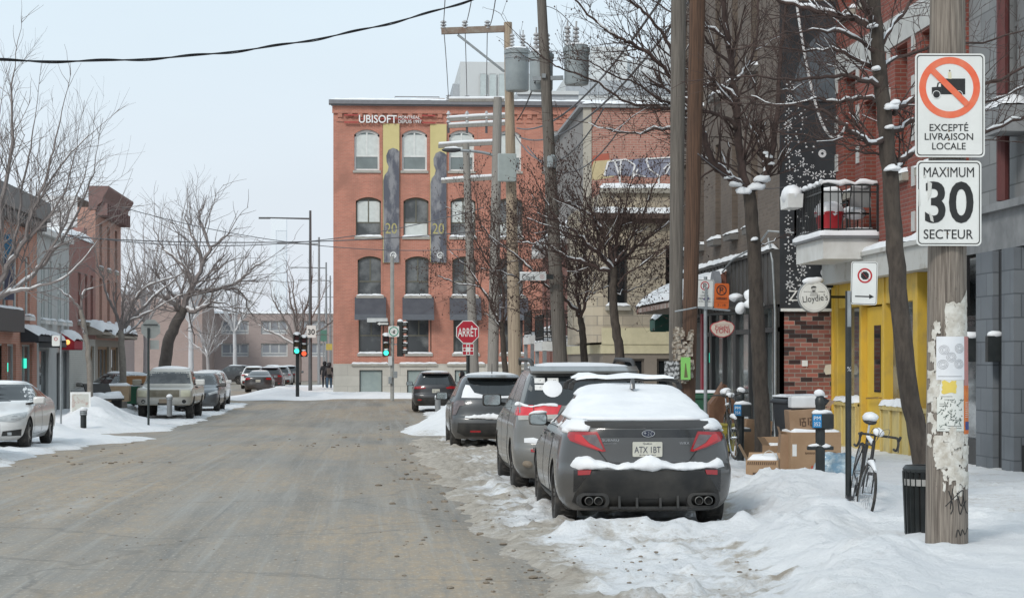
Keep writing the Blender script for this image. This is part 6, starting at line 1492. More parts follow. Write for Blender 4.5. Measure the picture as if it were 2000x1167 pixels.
# nearest street tree, beside the big signs
T = Tree('dark bare street tree nearest the camera, trunk between yellow shop and tall sign pole', (1806, 925), 24.); T.twsnow = .12; T.dens = 1.8
T.limb([(1806, 940), (1797, 870), (1775, 760), (1757, 600), (1746, 450), (1738, 330), (1728, 240), (1716, 120), (1706, 0), (1698, -120), (1690, -240)], .128, .07, trunk=True, n=12, jit=.006)
for pts, r0, r1, dy, sn, tw in (
    ([(1731, 176), (1700, 160), (1658, 150), (1600, 150), (1547, 158), (1480, 148), (1430, 152)], .040, .012, -.6, .35, (16, .75, 2)),
    ([(1703, 50), (1670, 38), (1636, 30), (1580, 16), (1525, 0), (1470, -20)], .055, .03, .5, .95, (9, .8, 2)),
    ([(1722, 62), (1700, 30), (1680, -10), (1660, -70)], .045, .025, -.4, .3, (6, .8, 2)),
    ([(1736, 270), (1706, 278), (1680, 268), (1650, 245), (1615, 222), (1570, 210), (1500, 205)], .045, .012, -.8, .6, (16, .75, 2)),
    ([(1728, 200), (1690, 190), (1640, 200), (1590, 195), (1530, 205), (1470, 190)], .035, .010, .7, .3, (16, .7, 2)),
    ([(1724, 160), (1700, 130), (1660, 110), (1610, 95), (1560, 100), (1490, 90)], .035, .010, .3, .4, (16, .75, 2)),
    ([(1716, 110), (1680, 80), (1640, 62), (1590, 60), (1520, 70)], .032, .010, -.9, .3, (14, .7, 2)),
    ([(1734, 300), (1700, 300), (1660, 290), (1610, 270), (1560, 262)], .022, .008, .5, .4, (12, .6, 2)),
    ([(1741, 222), (1765, 205), (1800, 190), (1860, 178), (1925, 165), (1980, 140), (2040, 110)], .045, .018, .9, .5, (12, .8, 2)),
    ([(1745, 335), (1765, 310), (1795, 292), (1860, 280), (1925, 258), (1990, 230), (2060, 205)], .05, .02, .9, .6, (10, .8, 2)),
    ([(1735, 262), (1760, 250), (1790, 232), (1860, 215), (1940, 195), (2020, 160)], .035, .012, .7, .5, (10, .75, 2)),
    ([(1720, 90), (1745, 50), (1775, 10), (1810, -40)], .035, .018, .6, .3, (8, .8, 2)),
    ([(1728, 130), (1760, 110), (1830, 90), (1920, 80), (2000, 60)], .03, .01, 1.2, .3, (12, .8, 2))):
    T.limb(pts, r0 * .82, r1 * .82, dy, snow=sn, twigs=tw, n=6)
for px, py, r in ((1742, 208, .075), (1738, 248, .05), (1745, 330, .07), (1708, 52, .05), (1690, 272, .05), (1710, 135, .05), (1748, 200, .05)): T.blob(px, py, r, -.12)
T.done()
# second tree, in front of the dark brick building
T = Tree('dark bare street tree with snow cushion in its fork, before the falafel shop', (1491, 893), 30.); T.twsnow = .12; T.buds = 2; T.bud = .016; T.dens = 1.8
T.limb([(1491, 905), (1489, 800), (1482, 700), (1476, 560), (1472, 480), (1466, 400), (1463, 375)], .125, .092, trunk=True, n=12, jit=.006)
for pts, r0, r1, dy, sn, tw in (
    ([(1462, 375), (1450, 330), (1444, 290), (1440, 240), (1436, 190), (1430, 140), (1422, 72), (1414, 0), (1405, -80)], .085, .035, .3, .0, (16, .9, 2)),
    ([(1462, 380), (1435, 355), (1415, 338), (1393, 317), (1378, 275), (1368, 245), (1350, 215), (1339, 194)], .075, .04, -.5, .85, (8, .8, 2)),
    ([(1339, 194), (1322, 165), (1306, 144), (1270, 104), (1235, 85), (1220, 79), (1191, 61), (1159, 36), (1126, 0), (1100, -40)], .045, .014, -.8, .15, (20, .8, 2)),
    ([(1339, 194), (1320, 130), (1306, 88), (1285, 55), (1262, 30), (1238, 7), (1215, -30)], .04, .016, -.3, .2, (16, .8, 2)),
    ([(1421, 348), (1392, 325), (1364, 299), (1340, 270), (1325, 257), (1292, 252), (1240, 262), (1195, 255), (1150, 240)], .04, .010, -.4, .5, (18, .8, 2)),
    ([(1437, 248), (1420, 232), (1400, 220), (1346, 216), (1300, 212), (1274, 205), (1235, 202), (1202, 187), (1159, 155), (1110, 140), (1076, 122), (1035, 90)], .042, .010, -.7, .25, (24, .8, 2)),
    ([(1368, 245), (1330, 205), (1290, 195), (1240, 160), (1190, 145), (1150, 120), (1100, 115)], .03, .008, -1.0, .15, (18, .7, 2)),
    ([(1466, 372), (1480, 360), (1497, 346), (1508, 306), (1514, 252), (1519, 200), (1524, 130), (1530, 60), (1538, 0)], .075, .025, .4, .0, (14, .8, 2)),
    ([(1497, 346), (1490, 310), (1478, 275), (1468, 250), (1455, 225)], .04, .012, .7, .9, (9, .7, 2)),
    ([(1436, 190), (1410, 170), (1380, 165), (1340, 175), (1300, 165), (1250, 175)], .032, .008, .5, .3, (16, .7, 2)),
    ([(1434, 160), (1460, 130), (1475, 90), (1482, 40), (1480, -20)], .032, .014, .5, .3, (12, .8, 2)),
    ([(1440, 230), (1470, 200), (1500, 180), (1545, 175), (1590, 150)], .028, .008, .6, .4, (12, .7, 2)),
    ([(1430, 130), (1400, 100), (1370, 60), (1350, 10), (1335, -50)], .032, .012, -.4, .3, (14, .8, 2)),
    ([(1424, 90), (1395, 60), (1340, 40), (1290, 10), (1240, -30)], .03, .010, .3, .3, (14, .8, 2)),
    ([(1470, 500), (1485, 480), (1510, 470), (1535, 462)], .018, .006, .2, .7, (3, .4, 1))):
    T.limb(pts, r0 * .82, r1 * .82, dy, snow=sn, twigs=tw, n=6)
for px, py, r in ((1452, 372, .10), (1440, 360, .085), (1478, 365, .12), (1489, 350, .10), (1426, 348, .06), (1500, 305, .05), (1473, 468, .05), (1496, 300, .05), (1505, 318, .045)): T.blob(px, py, r, -.10)
T.done()
def bushy(T, limbs, tw, dy=1.2, jit=.02, sn=.6):
    for pts, r0, r1 in limbs: T.limb(pts, r0 * T.slim, r1 * T.slim, RT.uniform(-dy, dy), snow=sn, twigs=tw, n=5, jit=jit)
# third and fourth: bushy small trees full of dry fruit, in front of the stone house
T = Tree('bushy street tree with snow-lined forks in front of the sand-coloured stone house', (1210, 700), 47.); T.buds = 4; T.bud = .026; T.slim = .72; T.dens = 1.45; T.twsnow = .10
T.limb([(1212, 720), (1209, 680), (1202, 630), (1197, 580), (1198, 540), (1198, 520)], .115, .08, trunk=True, n=10)
bushy(T, [([(1198, 525), (1180, 505), (1150, 480), (1125, 455), (1105, 440), (1075, 410), (1060, 385)], .085, .02), ([(1195, 532), (1165, 520), (1140, 512), (1105, 500), (1075, 480), (1040, 474), (1005, 474)], .07, .015),
          ([(1199, 520), (1215, 505), (1235, 490), (1270, 462), (1310, 430), (1335, 405)], .07, .015), ([(1197, 515), (1190, 480), (1175, 445), (1150, 420), (1120, 400), (1090, 390), (1080, 350)], .07, .015),
          ([(1208, 560), (1225, 535), (1250, 520), (1285, 490), (1310, 475)], .035, .01), ([(1205, 575), (1222, 568), (1250, 558), (1285, 540)], .025, .008), ([(1200, 515), (1205, 470), (1215, 430), (1225, 380), (1240, 330)], .06, .012),
          ([(1203, 510), (1230, 470), (1255, 420), (1275, 370), (1290, 330)], .05, .012), ([(1178, 500), (1165, 450), (1150, 400), (1130, 350), (1115, 310)], .045, .012), ([(1130, 460), (1090, 450), (1040, 430), (1000, 420)], .035, .010), ([(1198, 600), (1190, 560), (1160, 570), (1120, 575)], .02, .006)], (26, 1.0, 2))
T.done()
T = Tree('bushy two-stemmed street tree with street name plate behind its branches', (1143, 705), 51.); T.buds = 4; T.bud = .028; T.slim = .72; T.dens = 1.45; T.twsnow = .10
T.limb([(1144, 725), (1141, 690), (1137, 640), (1134, 620)], .10, .075, trunk=True, n=10)
bushy(T, [([(1134, 622), (1118, 600), (1100, 582), (1080, 567), (1060, 553), (1035, 525), (1010, 500), (980, 478), (950, 455)], .065, .012), ([(1134, 620), (1130, 590), (1128, 545), (1140, 500), (1148, 460), (1150, 410)], .075, .012), ([(1136, 618), (1144, 580), (1146, 540), (1150, 500), (1170, 460), (1190, 420)], .06, .012),
          ([(1137, 648), (1115, 640), (1085, 626), (1060, 624), (1040, 620), (1000, 603), (975, 600)], .03, .008), ([(1128, 545), (1110, 510), (1085, 470), (1060, 430), (1040, 380)], .05, .010), ([(1110, 510), (1070, 500), (1030, 470), (980, 440), (930, 420)], .04, .010),
          ([(1085, 470), (1080, 420), (1075, 370), (1060, 330)], .035, .010), ([(1060, 553), (1020, 545), (980, 530), (940, 525)], .03, .008)], (26, 1.05, 2))
T.done()
T = Tree('bushy bare tree farther back between the utility poles and the brick office', (988, 740), 72.); T.buds = 4; T.bud = .034; T.slim = .72; T.dens = 1.3
T.limb([(988, 745), (985, 700), (982, 650), (978, 630)], .11, .085, trunk=True, n=9)
bushy(T, [([(978, 632), (960, 600), (940, 560), (910, 520), (880, 490)], .08, .015), ([(980, 630), (985, 580), (975, 530), (970, 480), (960, 420)], .08, .015), ([(982, 630), (1000, 590), (1030, 560), (1060, 540)], .06, .015),
          ([(975, 545), (945, 500), (920, 450), (905, 400)], .055, .012), ([(975, 530), (1000, 480), (1010, 430), (1020, 380)], .055, .012), ([(940, 560), (905, 555), (870, 545), (850, 535)], .04, .01), ([(972, 480), (940, 440), (930, 390), (925, 350)], .04, .01), ([(984, 650), (965, 625), (945, 612)], .04, .01)], (20, 1.4, 2), sn=.45)
T.done()
LT = M('hazy_twig_left', (.25, .22, .21), .95, c2=(.19, .165, .16)); LB = M('hazy_bark_left', (.27, .245, .215), .95, c2=(.19, .17, .15), scale=5)  # left-hand bark and twigs paled, haze painted into the colour
# left side
T = Tree('large bare tree at the left edge spreading over the orange brick shop', (-70, 800), 60., trunkmat=LB, twigmat=LT); T.twsnow = .0
T.limb([(-70, 810), (-62, 740), (-50, 660), (-40, 600)], .20, .14, trunk=True, n=10)
bushy(T, [([(-40, 605), (0, 580), (40, 555), (75, 525), (110, 485), (140, 440), (165, 385), (185, 330)], .10, .015), ([(-42, 600), (-5, 560), (15, 520), (40, 480), (60, 420), (85, 360), (105, 290), (120, 220)], .11, .015), ([(-40, 600), (-20, 520), (0, 440), (10, 360), (25, 280), (20, 190), (30, 130)], .11, .015),
          ([(20, 570), (70, 560), (120, 545), (160, 510), (190, 470)], .05, .01), ([(15, 520), (35, 440), (45, 360), (60, 290), (70, 220)], .06, .012), ([(75, 525), (120, 450), (150, 380), (170, 320)], .05, .012), ([(40, 480), (90, 430), (130, 360), (150, 290)], .05, .012), ([(-10, 470), (-5, 380), (-10, 300), (0, 220)], .06, .012), ([(60, 420), (100, 350), (140, 300), (180, 260)], .04, .01)], (20, 1.9, 2), sn=.75)
T.done()
T = Tree('slender bare sapling beside the sandwich board on the left pavement', (178, 800), 66., trunkmat=LB, twigmat=LT)
T.limb([(178, 805), (176, 740), (172, 680), (164, 635), (158, 605)], .10, .07, trunk=True, n=8)
bushy(T, [([(158, 605), (145, 590), (130, 575), (112, 563)], .05, .012), ([(158, 605), (160, 580), (170, 565), (188, 560)], .045, .012), ([(170, 660), (160, 640), (150, 615)], .03, .01), ([(160, 585), (155, 570), (160, 550)], .03, .01)], (3, .7, 1), sn=.8)
T.done()
T = Tree('pale forked tree with snowy boughs in front of the tallest left house', (241, 790), 78., trunkmat=LB, twigmat=LT)
T.limb([(241, 795), (240, 730), (238, 670), (236, 645)], .14, .11, trunk=True, n=9)
bushy(T, [([(236, 648), (228, 615), (215, 590), (205, 560), (200, 540), (190, 515)], .08, .02), ([(237, 645), (255, 625), (280, 600), (305, 575), (335, 550), (360, 530)], .09, .02), ([(238, 642), (250, 610), (265, 580), (295, 555), (330, 545), (345, 540)], .07, .02), ([(236, 640), (240, 600), (245, 560), (255, 520)], .06, .015), ([(228, 615), (222, 580), (228, 555), (225, 530)], .04, .012), ([(256, 625), (290, 610), (340, 582), (370, 570)], .05, .012), ([(240, 655), (262, 640), (280, 620)], .05, .02)], (9, 1.4, 2), sn=.9)
T.done()
DKB = M('dark_bark_far', (.12, .105, .095), .95, c2=(.085, .075, .07))
T = Tree('leaning dark-trunked tree with wide snowy crown over the far left kerb', (318, 735), 108., trunkmat=DKB, twigmat=LT)
T.limb([(318, 745), (324, 700), (330, 665), (340, 640), (352, 615), (360, 600)], .34, .24, trunk=True, n=10)
bushy(T, [([(356, 608), (335, 590), (312, 575), (290, 570)], .18, .03), ([(360, 600), (366, 575), (378, 555), (395, 520), (410, 490), (430, 470), (450, 450)], .2, .03), ([(362, 602), (380, 608), (400, 598), (415, 590), (440, 592)], .15, .03), ([(372, 565), (400, 568), (435, 562), (470, 545), (500, 520), (525, 505)], .15, .025), ([(395, 520), (385, 480), (370, 450), (362, 420)], .13, .02), ([(376, 555), (360, 520), (335, 500), (315, 480), (300, 440)], .13, .02), ([(352, 615), (340, 580), (325, 560), (315, 530)], .10, .02), ([(435, 562), (470, 570), (485, 600), (500, 620)], .08, .015), ([(410, 490), (400, 450), (390, 425), (385, 400)], .09, .015)], (14, 2.4, 2), sn=.7, jit=.04)
T.done()
# trees of the far street, their twig colours paled to imitate haze
def far_tree(label, px, py, Y, hw, top, seed, m=LT, r=.2):
    T = Tree(label, (px, py), Y, trunkmat=m, twigmat=m); hh = py - top; c = (px, py - hh * .32)
    T.limb([(px, py), (px + 1, py - hh * .15), c], r, r * .7, trunk=True, n=7)
    q = random.Random(seed)
    for k in range(7):
        a = -hw + 2 * hw * k / 6 + q.uniform(-.15, .15) * hw; t_ = top + (abs(a) / hw) ** 2 * hh * .35 + q.uniform(-.05, .05) * hh
        T.limb([c, (px + a * .35, c[1] - (c[1] - t_) * .4), (px + a * .75, c[1] - (c[1] - t_) * .72), (px + a, t_)], r * .45, r * .1, q.uniform(-2, 2), snow=.4, twigs=(12, hh * Y / F * .22, 2), n=4, jit=.03)
    return T.done()
HT = M('hazy_twig', (.42, .405, .405), .95, c2=(.37, .355, .355)); HT2 = M('hazy_twig_far', (.52, .52, .53), .95, c2=(.47, .47, .48))  # two steps of haze mixed into the twig colour
far_tree('dark bare tree between far lamp posts beside the traffic signal', 582, 745, 128, 70, 535, 1, M('mid_twig', (.25, .23, .22), .95), .22)
far_tree('hazy bare tree left of the chimney tower in the far street', 458, 735, 185, 62, 470, 2, HT2, .22)
far_tree('hazy bare tree behind the tallest left house', 285, 735, 150, 60, 425, 3, HT, .25)
far_tree('hazy bare tree rising above the far brown brick side wall', 372, 735, 172, 75, 408, 4, HT2, .25)
far_tree('low hazy bare tree before the strip-windowed block', 405, 738, 160, 45, 610, 5, HT, .15)

# ================================================================== POLES AND WIRES
def pole(name, label, Y, pb, pt, wb, wt, mat, n=14, cat='utility pole'):
    b, t_ = at(*pb, Y), at(*pt, Y); o = thing(name, label, cat, b)
    k = 8; V = [b + (t_ - b) * i / k - b for i in range(k + 1)]
    s = dep(b.x, Y) / F
    MB().tube(V, [(wb + (wt - wb) * i / k) * s / 2 for i in range(k + 1)], n).build('shaft', mat, o, smooth=50)
    return o, (lambda px, py, dy=0.: at(px, py, Y + dy) - b), s
PA, pa, sA = pole('utility_pole', 'thick weathered utility pole in the right foreground carrying the big white signs', 17.8, (1849, 1075), (1851, -260), 83, 64, WOOD, 24)
rA = lambda z: .184 - .0042 * z
def cyl_patch(parent, name, px0, px1, py0, py1, mat, off=.004, poly=None, cx=1849.5, half=41., y=17.8, r=.184, n=10):
    """sheet pasted round the pole; outline given in picture measure across the shaft"""
    ang = lambda px: math.asin(max(-.985, min(.985, (px - cx) / half)))
    if poly is None: poly = [(px0, py1), (px1, py1), (px1, py0), (px0, py0)]
    bm = bmesh.new(); bm.faces.new([bm.verts.new((ang(a), b, 0)) for a, b in poly])
    lo, hi = min(v.co.x for v in bm.verts), max(v.co.x for v in bm.verts)
    for k in range(1, n): bmesh.ops.bisect_plane(bm, geom=bm.verts[:] + bm.edges[:] + bm.faces[:], plane_co=(lo + (hi - lo) * k / n, 0, 0), plane_no=(1, 0, 0))
    base = at(cx, 1075, y); s = dep(base.x, y) / F
    for v in bm.verts:
        z = (1075 - v.co.y) * s; rr = (r - .0040 * z + off); a = v.co.x + YAW * 0
        v.co = Vector((rr * math.sin(a), -rr * math.cos(a), z))
    bmesh.ops.recalc_face_normals(bm, faces=bm.faces)
    me = bpy.data.meshes.new(name); bm.to_mesh(me); bm.free(); me.materials.append(mat); me.polygons.foreach_set('use_smooth', [True] * len(me.polygons))
    return link(name, me, parent)
PAPER = M('old_paper', (.62, .60, .55), .9, c2=(.40, .36, .30), scale=14, lo=.4, hi=.7, bmp=.6); NEWP = M('poster_paper', (.70, .71, .73), .7, c2=(.64, .65, .67), scale=4)
q = random.Random(9)
def ragged(x0, x1, y0, y1, k=9, amp=4):
    P = []
    for i in range(k): P.append((x0 + (x1 - x0) * i / k, y1 + q.uniform(-amp, amp)))
    for i in range(k): P.append((x1 + q.uniform(-amp, amp) * .5, y1 + (y0 - y1) * i / k))
    for i in range(k): P.append((x1 + (x0 - x1) * i / k, y0 + q.uniform(-amp, amp)))
    for i in range(k): P.append((x0 + q.uniform(-amp, amp) * .5, y0 + (y1 - y0) * i / k))
    return P
cyl_patch(PA, 'paste_layer', 0, 0, 0, 0, PAPER, .004, ragged(1836, 1886, 592, 660)); cyl_patch(PA, 'paste_layer', 0, 0, 0, 0, PAPER, .004, [(1862, 598), (1884, 566), (1887, 600)])
for k in range(34):
    x, y_, w_, h_ = q.uniform(1826, 1880), q.uniform(845, 930), q.uniform(4, 16), q.uniform(4, 18); cyl_patch(PA, 'paper_scrap', 0, 0, 0, 0, PAPER, .003 + .0004 * k, ragged(max(1812, x - w_), min(1888, x + w_), y_ - h_, y_ + h_, 4, 3.5), n=5)
for k in range(44):
    x, y_ = (q.uniform(1809, 1822) if k % 3 else q.uniform(1824, 1884)), (q.uniform(640, 860) if k % 3 else q.uniform(846, 965)); cyl_patch(PA, 'paper_scrap', 0, 0, 0, 0, PAPER, .002 + .0002 * k, ragged(x - 2, x + q.uniform(2, 8), y_ - 12, y_ + q.uniform(4, 14), 4, 3), n=4)
po = cyl_patch(PA, 'poster', 1821, 1874, 657, 741, NEWP, .012)
mb = MB()
def on_pole(px, py, off): 
    a = math.asin(max(-.98, min(.98, (px - 1849.5) / 41.))); z = (1075 - py) * sA; rr = .184 - .004 * z + off; return Vector((rr * math.sin(a), -rr * math.cos(a), z))
GREYINK = M('grey_ink', (.32, .32, .33), .8); INK = M('black_ink', (.03, .03, .035), .8)
for cx_, cy_ in ((1834, 683), (1863, 680), (1847, 697), (1832, 711), (1862, 710)):
    for rr in (3.5, 6.2, 8.8): mb.tube([on_pole(cx_ + rr * math.cos(t * .33), cy_ + rr * 1.0 * math.sin(t * .33), .014) for t in range(20)], .0014, 4)
mb.build('spiral_print', GREYINK, po)
mb = MB(); mb.tube([on_pole(x, 734, .014) for x in range(1824, 1872, 4)], .002, 4); mb.build('caption_line', GREYINK, po)
po = cyl_patch(PA, 'poster', 1822, 1873, 741, 840, M('poster_cream', (.66, .66, .62), .7, c2=(.58, .60, .56), scale=9), .010)
cyl_patch(po, 'yellow_splash', 0, 0, 0, 0, M('yellow_ink', (.72, .55, .12), .8), .0118, ragged(1830, 1857, 744, 767, 6, 3)); mb = MB()
for k in range(46):
    x, y_ = q.uniform(1825, 1870), q.uniform(776, 826)
    if (x - 1825) / 45 + (826 - y_) / 60 < .35: y_ = min(828, y_ + 16)
    mb.tube([on_pole(x, y_, .0125), on_pole(x + q.uniform(-4, 4), y_ + q.uniform(-5, 5), .0125), on_pole(x + q.uniform(-5, 5), y_ + q.uniform(-2, 6), .0125)], .0022, 4)
mb.build('leaf_print', M('green_ink', (.05, .085, .07), .8), po)
mb = MB()
for y_, a, b in ((773, 1828, 1852), (779, 1834, 1850), (787, 1826, 1842), (791, 1826, 1842), (818, 1842, 1870), (830, 1840, 1870), (834, 1840, 1870), (836, 1826, 1836)): mb.tube([on_pole(x, y_, .0125) for x in np.arange(a, b, 3)], .0014, 4)
mb.build('text_lines', INK, po)
po = cyl_patch(PA, 'poster', 1874.5, 1889, 657, 752, M('pink_poster', (.55, .22, .20), .8, c2=(.42, .22, .2), scale=20), .008)
po = cyl_patch(PA, 'poster', 1873.5, 1889, 752, 846, M('orange_poster', (.66, .22, .05), .8, c2=(.55, .12, .04), scale=14), .009); cyl_patch(po, 'blue_block', 1877, 1888, 822, 838, M('blue_ink', (.05, .07, .22), .8), .011); mb = MB()
for y_ in range(785, 815, 4): mb.tube([on_pole(1877, y_, .011), on_pole(1881, y_, .011), on_pole(1884, y_, .011)], .002, 4)
mb.build('text_lines', NEWP, po)
mb = MB()
for st in ([(1842, 955), (1850, 985), (1846, 1000)], [(1850, 950), (1845, 990)], [(1836, 985), (1856, 965), (1872, 955), (1868, 985), (1860, 965)], [(1858, 955), (1864, 1000), (1872, 985), (1880, 975)], [(1872, 960), (1877, 990), (1884, 1000)], [(1856, 1045), (1860, 1030), (1866, 1042), (1870, 1030), (1876, 1040), (1884, 1028)]):
    V = resample([on_pole(x, y_, .0035) for x, y_ in st], 4); mb.tube(V, .005, 5)
mb.build('graffiti_tag', M('spray_black', (.02, .02, .02), .7), PA)
mb = MB()
for k in range(130):
    p = on_pole(q.uniform(1811, 1888), q.uniform(560, 960), .003); mb.bar(p, p + Vector((q.uniform(-.008, .008), -.004, q.uniform(-.006, .006))), .004)
mb.build('staples', M('rusty_staple', (.16, .13, .11), .6, metal=.5), PA)['kind'] = 'stuff'
mb = MB()
for py in (118, 296, 318, 472):
    z = (1075 - py) * sA; mb.lathe([(.186 - .004 * z, z - .012), (.192 - .004 * z, z - .012), (.192 - .004 * z, z + .012), (.186 - .004 * z, z + .012)], 24, cap=False)
mb.build('steel_band', STEEL, PA, smooth=30)

def sign_board(name, label, cat, loc, rz, w_, h_, face=SIGNWHITE, r=.04, border=True, t=.006, parent=None, bw=.008, inset=.014):
    o = thing(name, label, cat, loc, rz) if parent is None else parent
    mb = MB(); mb.prism(rrect(-w_ / 2, w_ / 2, -h_ / 2, h_ / 2, r), 0, t); bd = mb.build('board', face, o)
    if border:
        A = rrect(-w_ / 2 + inset, w_ / 2 - inset, -h_ / 2 + inset, h_ / 2 - inset, max(.005, r - inset * .6)); i2 = inset + bw
        B = rrect(-w_ / 2 + i2, w_ / 2 - i2, -h_ / 2 + i2, h_ / 2 - i2, max(.004, r - i2 * .6)); n = len(A)
        mb = MB(); mb.add([(x, -.0015, z) for x, z in A] + [(x, -.0015, z) for x, z in B], [(i, (i + 1) % n, n + (i + 1) % n, n + i) for i in range(n)]); mb.build('border', SIGNBLACK, bd)
    return o, bd
ORG = M('sign_orange_red', (.74, .12, .05), .45, c2=(.72, .22, .12), scale=6, lo=.4, hi=.75); RED = M('sign_red', (.48, .015, .02), .4, c2=(.40, .012, .018))
zc = lambda py: zat(1850, py, 17.6)
sgA = .61 / 138.; yS = 17.8 - .205
o, bd = sign_board('no_truck_sign', 'white no-trucks sign reading EXCEPTÉ LIVRAISON LOCALE, upper sign on the foreground pole', 'sign', (xat(1855.5, yS), yS, zc(206)), R(-2.5), .612, .905)
k_ = .612 / 490.   # metres per measured unit of the board
P2 = lambda x, z: ((x - 836) * k_, (732 - z) * k_)
mb = MB(); c = P2(833, 608); ring(mb, c, 167 * k_, 214 * k_, -.003, -.0005, 44); mb.build('prohibition_ring', ORG, bd)
mb = MB(); mb.prism([P2(775, 545), P2(942, 545), P2(942, 655), P2(775, 655)], -.003, -.0005); mb.prism([P2(708, 606), P2(742, 604), P2(748, 575), P2(774, 570), P2(774, 655), P2(708, 655)], -.003, -.0005)
for cx_, r_ in ((740, 24), (897, 24)): mb.prism([P2(cx_ + r_ * math.cos(t * .39), 657 + r_ * math.sin(t * .39)) for t in range(16)][::-1], -.0055, -.003)
mb.build('truck_symbol', SIGNBLACK, bd)
mb = MB(); mb.prism([P2(752, 603), P2(757, 581), P2(771, 578), P2(771, 603)], -.0045, -.0032); mb.build('cab_window', SIGNWHITE, bd)
for cx_ in (740, 897): mb = MB(); ring(mb, P2(cx_, 657), 24 * k_, 28 * k_, -.0058, -.003, 18); mb.build('wheel_outline', SIGNWHITE, bd)
mb = MB(); a, b = Vector((*P2(712, 490),)), Vector((*P2(958, 728),)); n = (b - a).normalized(); n = Vector((-n.y, n.x)) * 22 * k_
mb.prism([tuple(a + n), tuple(a - n), tuple(b - n), tuple(b + n)], -.0085, -.006); mb.build('prohibition_slash', ORG, bd)
for s_, z, w_ in (('EXCEPTÉ', 881, 272), ('LIVRAISON', 950, 340), ('LOCALE', 1017, 235)): text('lettering', s_, SIGNBLACK, bd, (*((P2(828, 0)[0], -.002)), P2(0, z)[1]), w=w_ * k_, h=(62 if 'É' in s_ else 48) * k_, off=.004)
mb = MB()
for x, z in ((833, 490), (828, 912), (826, 972)): mb.prism(disc(P2(x, z), .007, 10), -.004, -.001)
mb.build('bolt', M('rusty_bolt', (.22, .14, .07), .6, metal=.5), bd)
mb = MB(); mb.prism([P2(822, 500), P2(844, 500), P2(846, 548), P2(824, 546)], -.0035, -.001); mb.build('scraped_patch', M('scrape', (.68, .63, .45), .7), bd)
o, bd = sign_board('speed_limit_sign', 'white MAXIMUM 30 SECTEUR speed limit sign below the no-trucks sign', 'sign', (xat(1853.5, yS - .01), yS - .01, zc(397)), R(-1.5), .572, .742)
k2 = .572 / 292.; Q2 = lambda x, z: ((x - 839) * k2, (890 - z) * k2)
for s_, x, z, w_, h_, of in (('MAXIMUM', 838, 752, 226, 44, 0.), ('30', 840, 886, 218, 186, .02), ('SECTEUR', 836, 1028, 222, 42, .003)): text('lettering', s_, SIGNBLACK, bd, (Q2(x, 0)[0], -.002, Q2(0, z)[1]), w=w_ * k2, h=h_ * k2, off=of)
mb = MB()
for P in ([(742, 790), (762, 802), (758, 850), (744, 880)], [(726, 766), (735, 762), (733, 776), (724, 776)], [(748, 930), (766, 950), (770, 975), (756, 968)], [(700, 830), (706, 826), (710, 900), (702, 905)]): mb.prism([Q2(*p) for p in P], -.005, -.002)
mb.build('torn_patch', M('torn_sheeting', (.60, .60, .57), .8, c2=(.5, .49, .46)), bd)
mb = MB()
for x, z in ((833, 742), (834, 1025)): mb.prism(disc(Q2(x, z), .006, 10), -.006, -.001)
mb.build('bolt', M('rusty_bolt', None), bd)

# brown and grey poles in front of the falafel shop
PB1, pb1, sB1 = pole('utility_pole', 'brown stained utility pole with papers at its foot, right behind the sports sedan', 27.5, (1341, 900), (1366, -150), 28, 32, WOODBROWN)
PB2, pb2, sB2 = pole('utility_pole', 'grey weathered utility pole right beside the brown one', 28.6, (1317, 900), (1327, -150), 24, 31, WOODGREY)
q2 = random.Random(4); mb = MB(); pm = M('paper_clutter', (.42, .38, .32), .9, c2=(.14, .10, .07), scale=22, lo=.4, hi=.6)
for k in range(130):
    x, y_ = q2.uniform(1316, 1352), q2.uniform(642, 745); c = pb1(x, y_, -.19 + .06 * abs(x - 1334) / 20); a, b = q2.uniform(.012, .035), q2.uniform(.015, .045); t = q2.uniform(-.5, .5)
    mb.add([c + Vector((-a, t * .03, -b)), c + Vector((a, -.01, -b * .8)), c + Vector((a * .9, .01, b)), c + Vector((-a * .8, -.015 * t, b))], [(0, 1, 2, 3)])
mb.build('paper_clutter', pm, PB1, fix=False)['kind'] = 'stuff'
c = pb1(1339, 719, -.24); mb = MB(); mb.box(c.x - .065, c.x + .065, c.y - .004, c.y, c.z - .15, c.z + .15); po = mb.build('poster', M('lime_poster', (.22, .52, .12), .7, c2=(.18, .44, .11)), PB1)
mb = MB(); mb.prism([(c.x - .02, c.z - .12), (c.x + .03, c.z - .12), (c.x + .015, c.z - .02), (c.x + .005, c.z + .07), (c.x - .005, c.z + .07), (c.x - .012, c.z - .02)], c.y - .007, c.y - .004); mb.build('figure_print', M('brown_ink', (.12, .12, .05), .8), po)
c = pb1(1312, 722, -.22); mb = MB(); mb.box(c.x - .10, c.x + .10, c.y - .004, c.y, c.z - .12, c.z + .12); po = mb.build('poster', M('mono_poster', (.45, .45, .45), .7, c2=(.05, .05, .05), scale=26, lo=.42, hi=.55), PB1)
mb = MB(); a = pb2(1330, 0, -.2); mb.tube([pb1(1340, 604, -.2), pb1(1360, 600, -.16)], .012, 6); mb.tube([pb1(1318, 608, -.2), pb1(1340, 604, -.2)], .012, 6); mb.build('steel_band', STEEL, PB1)

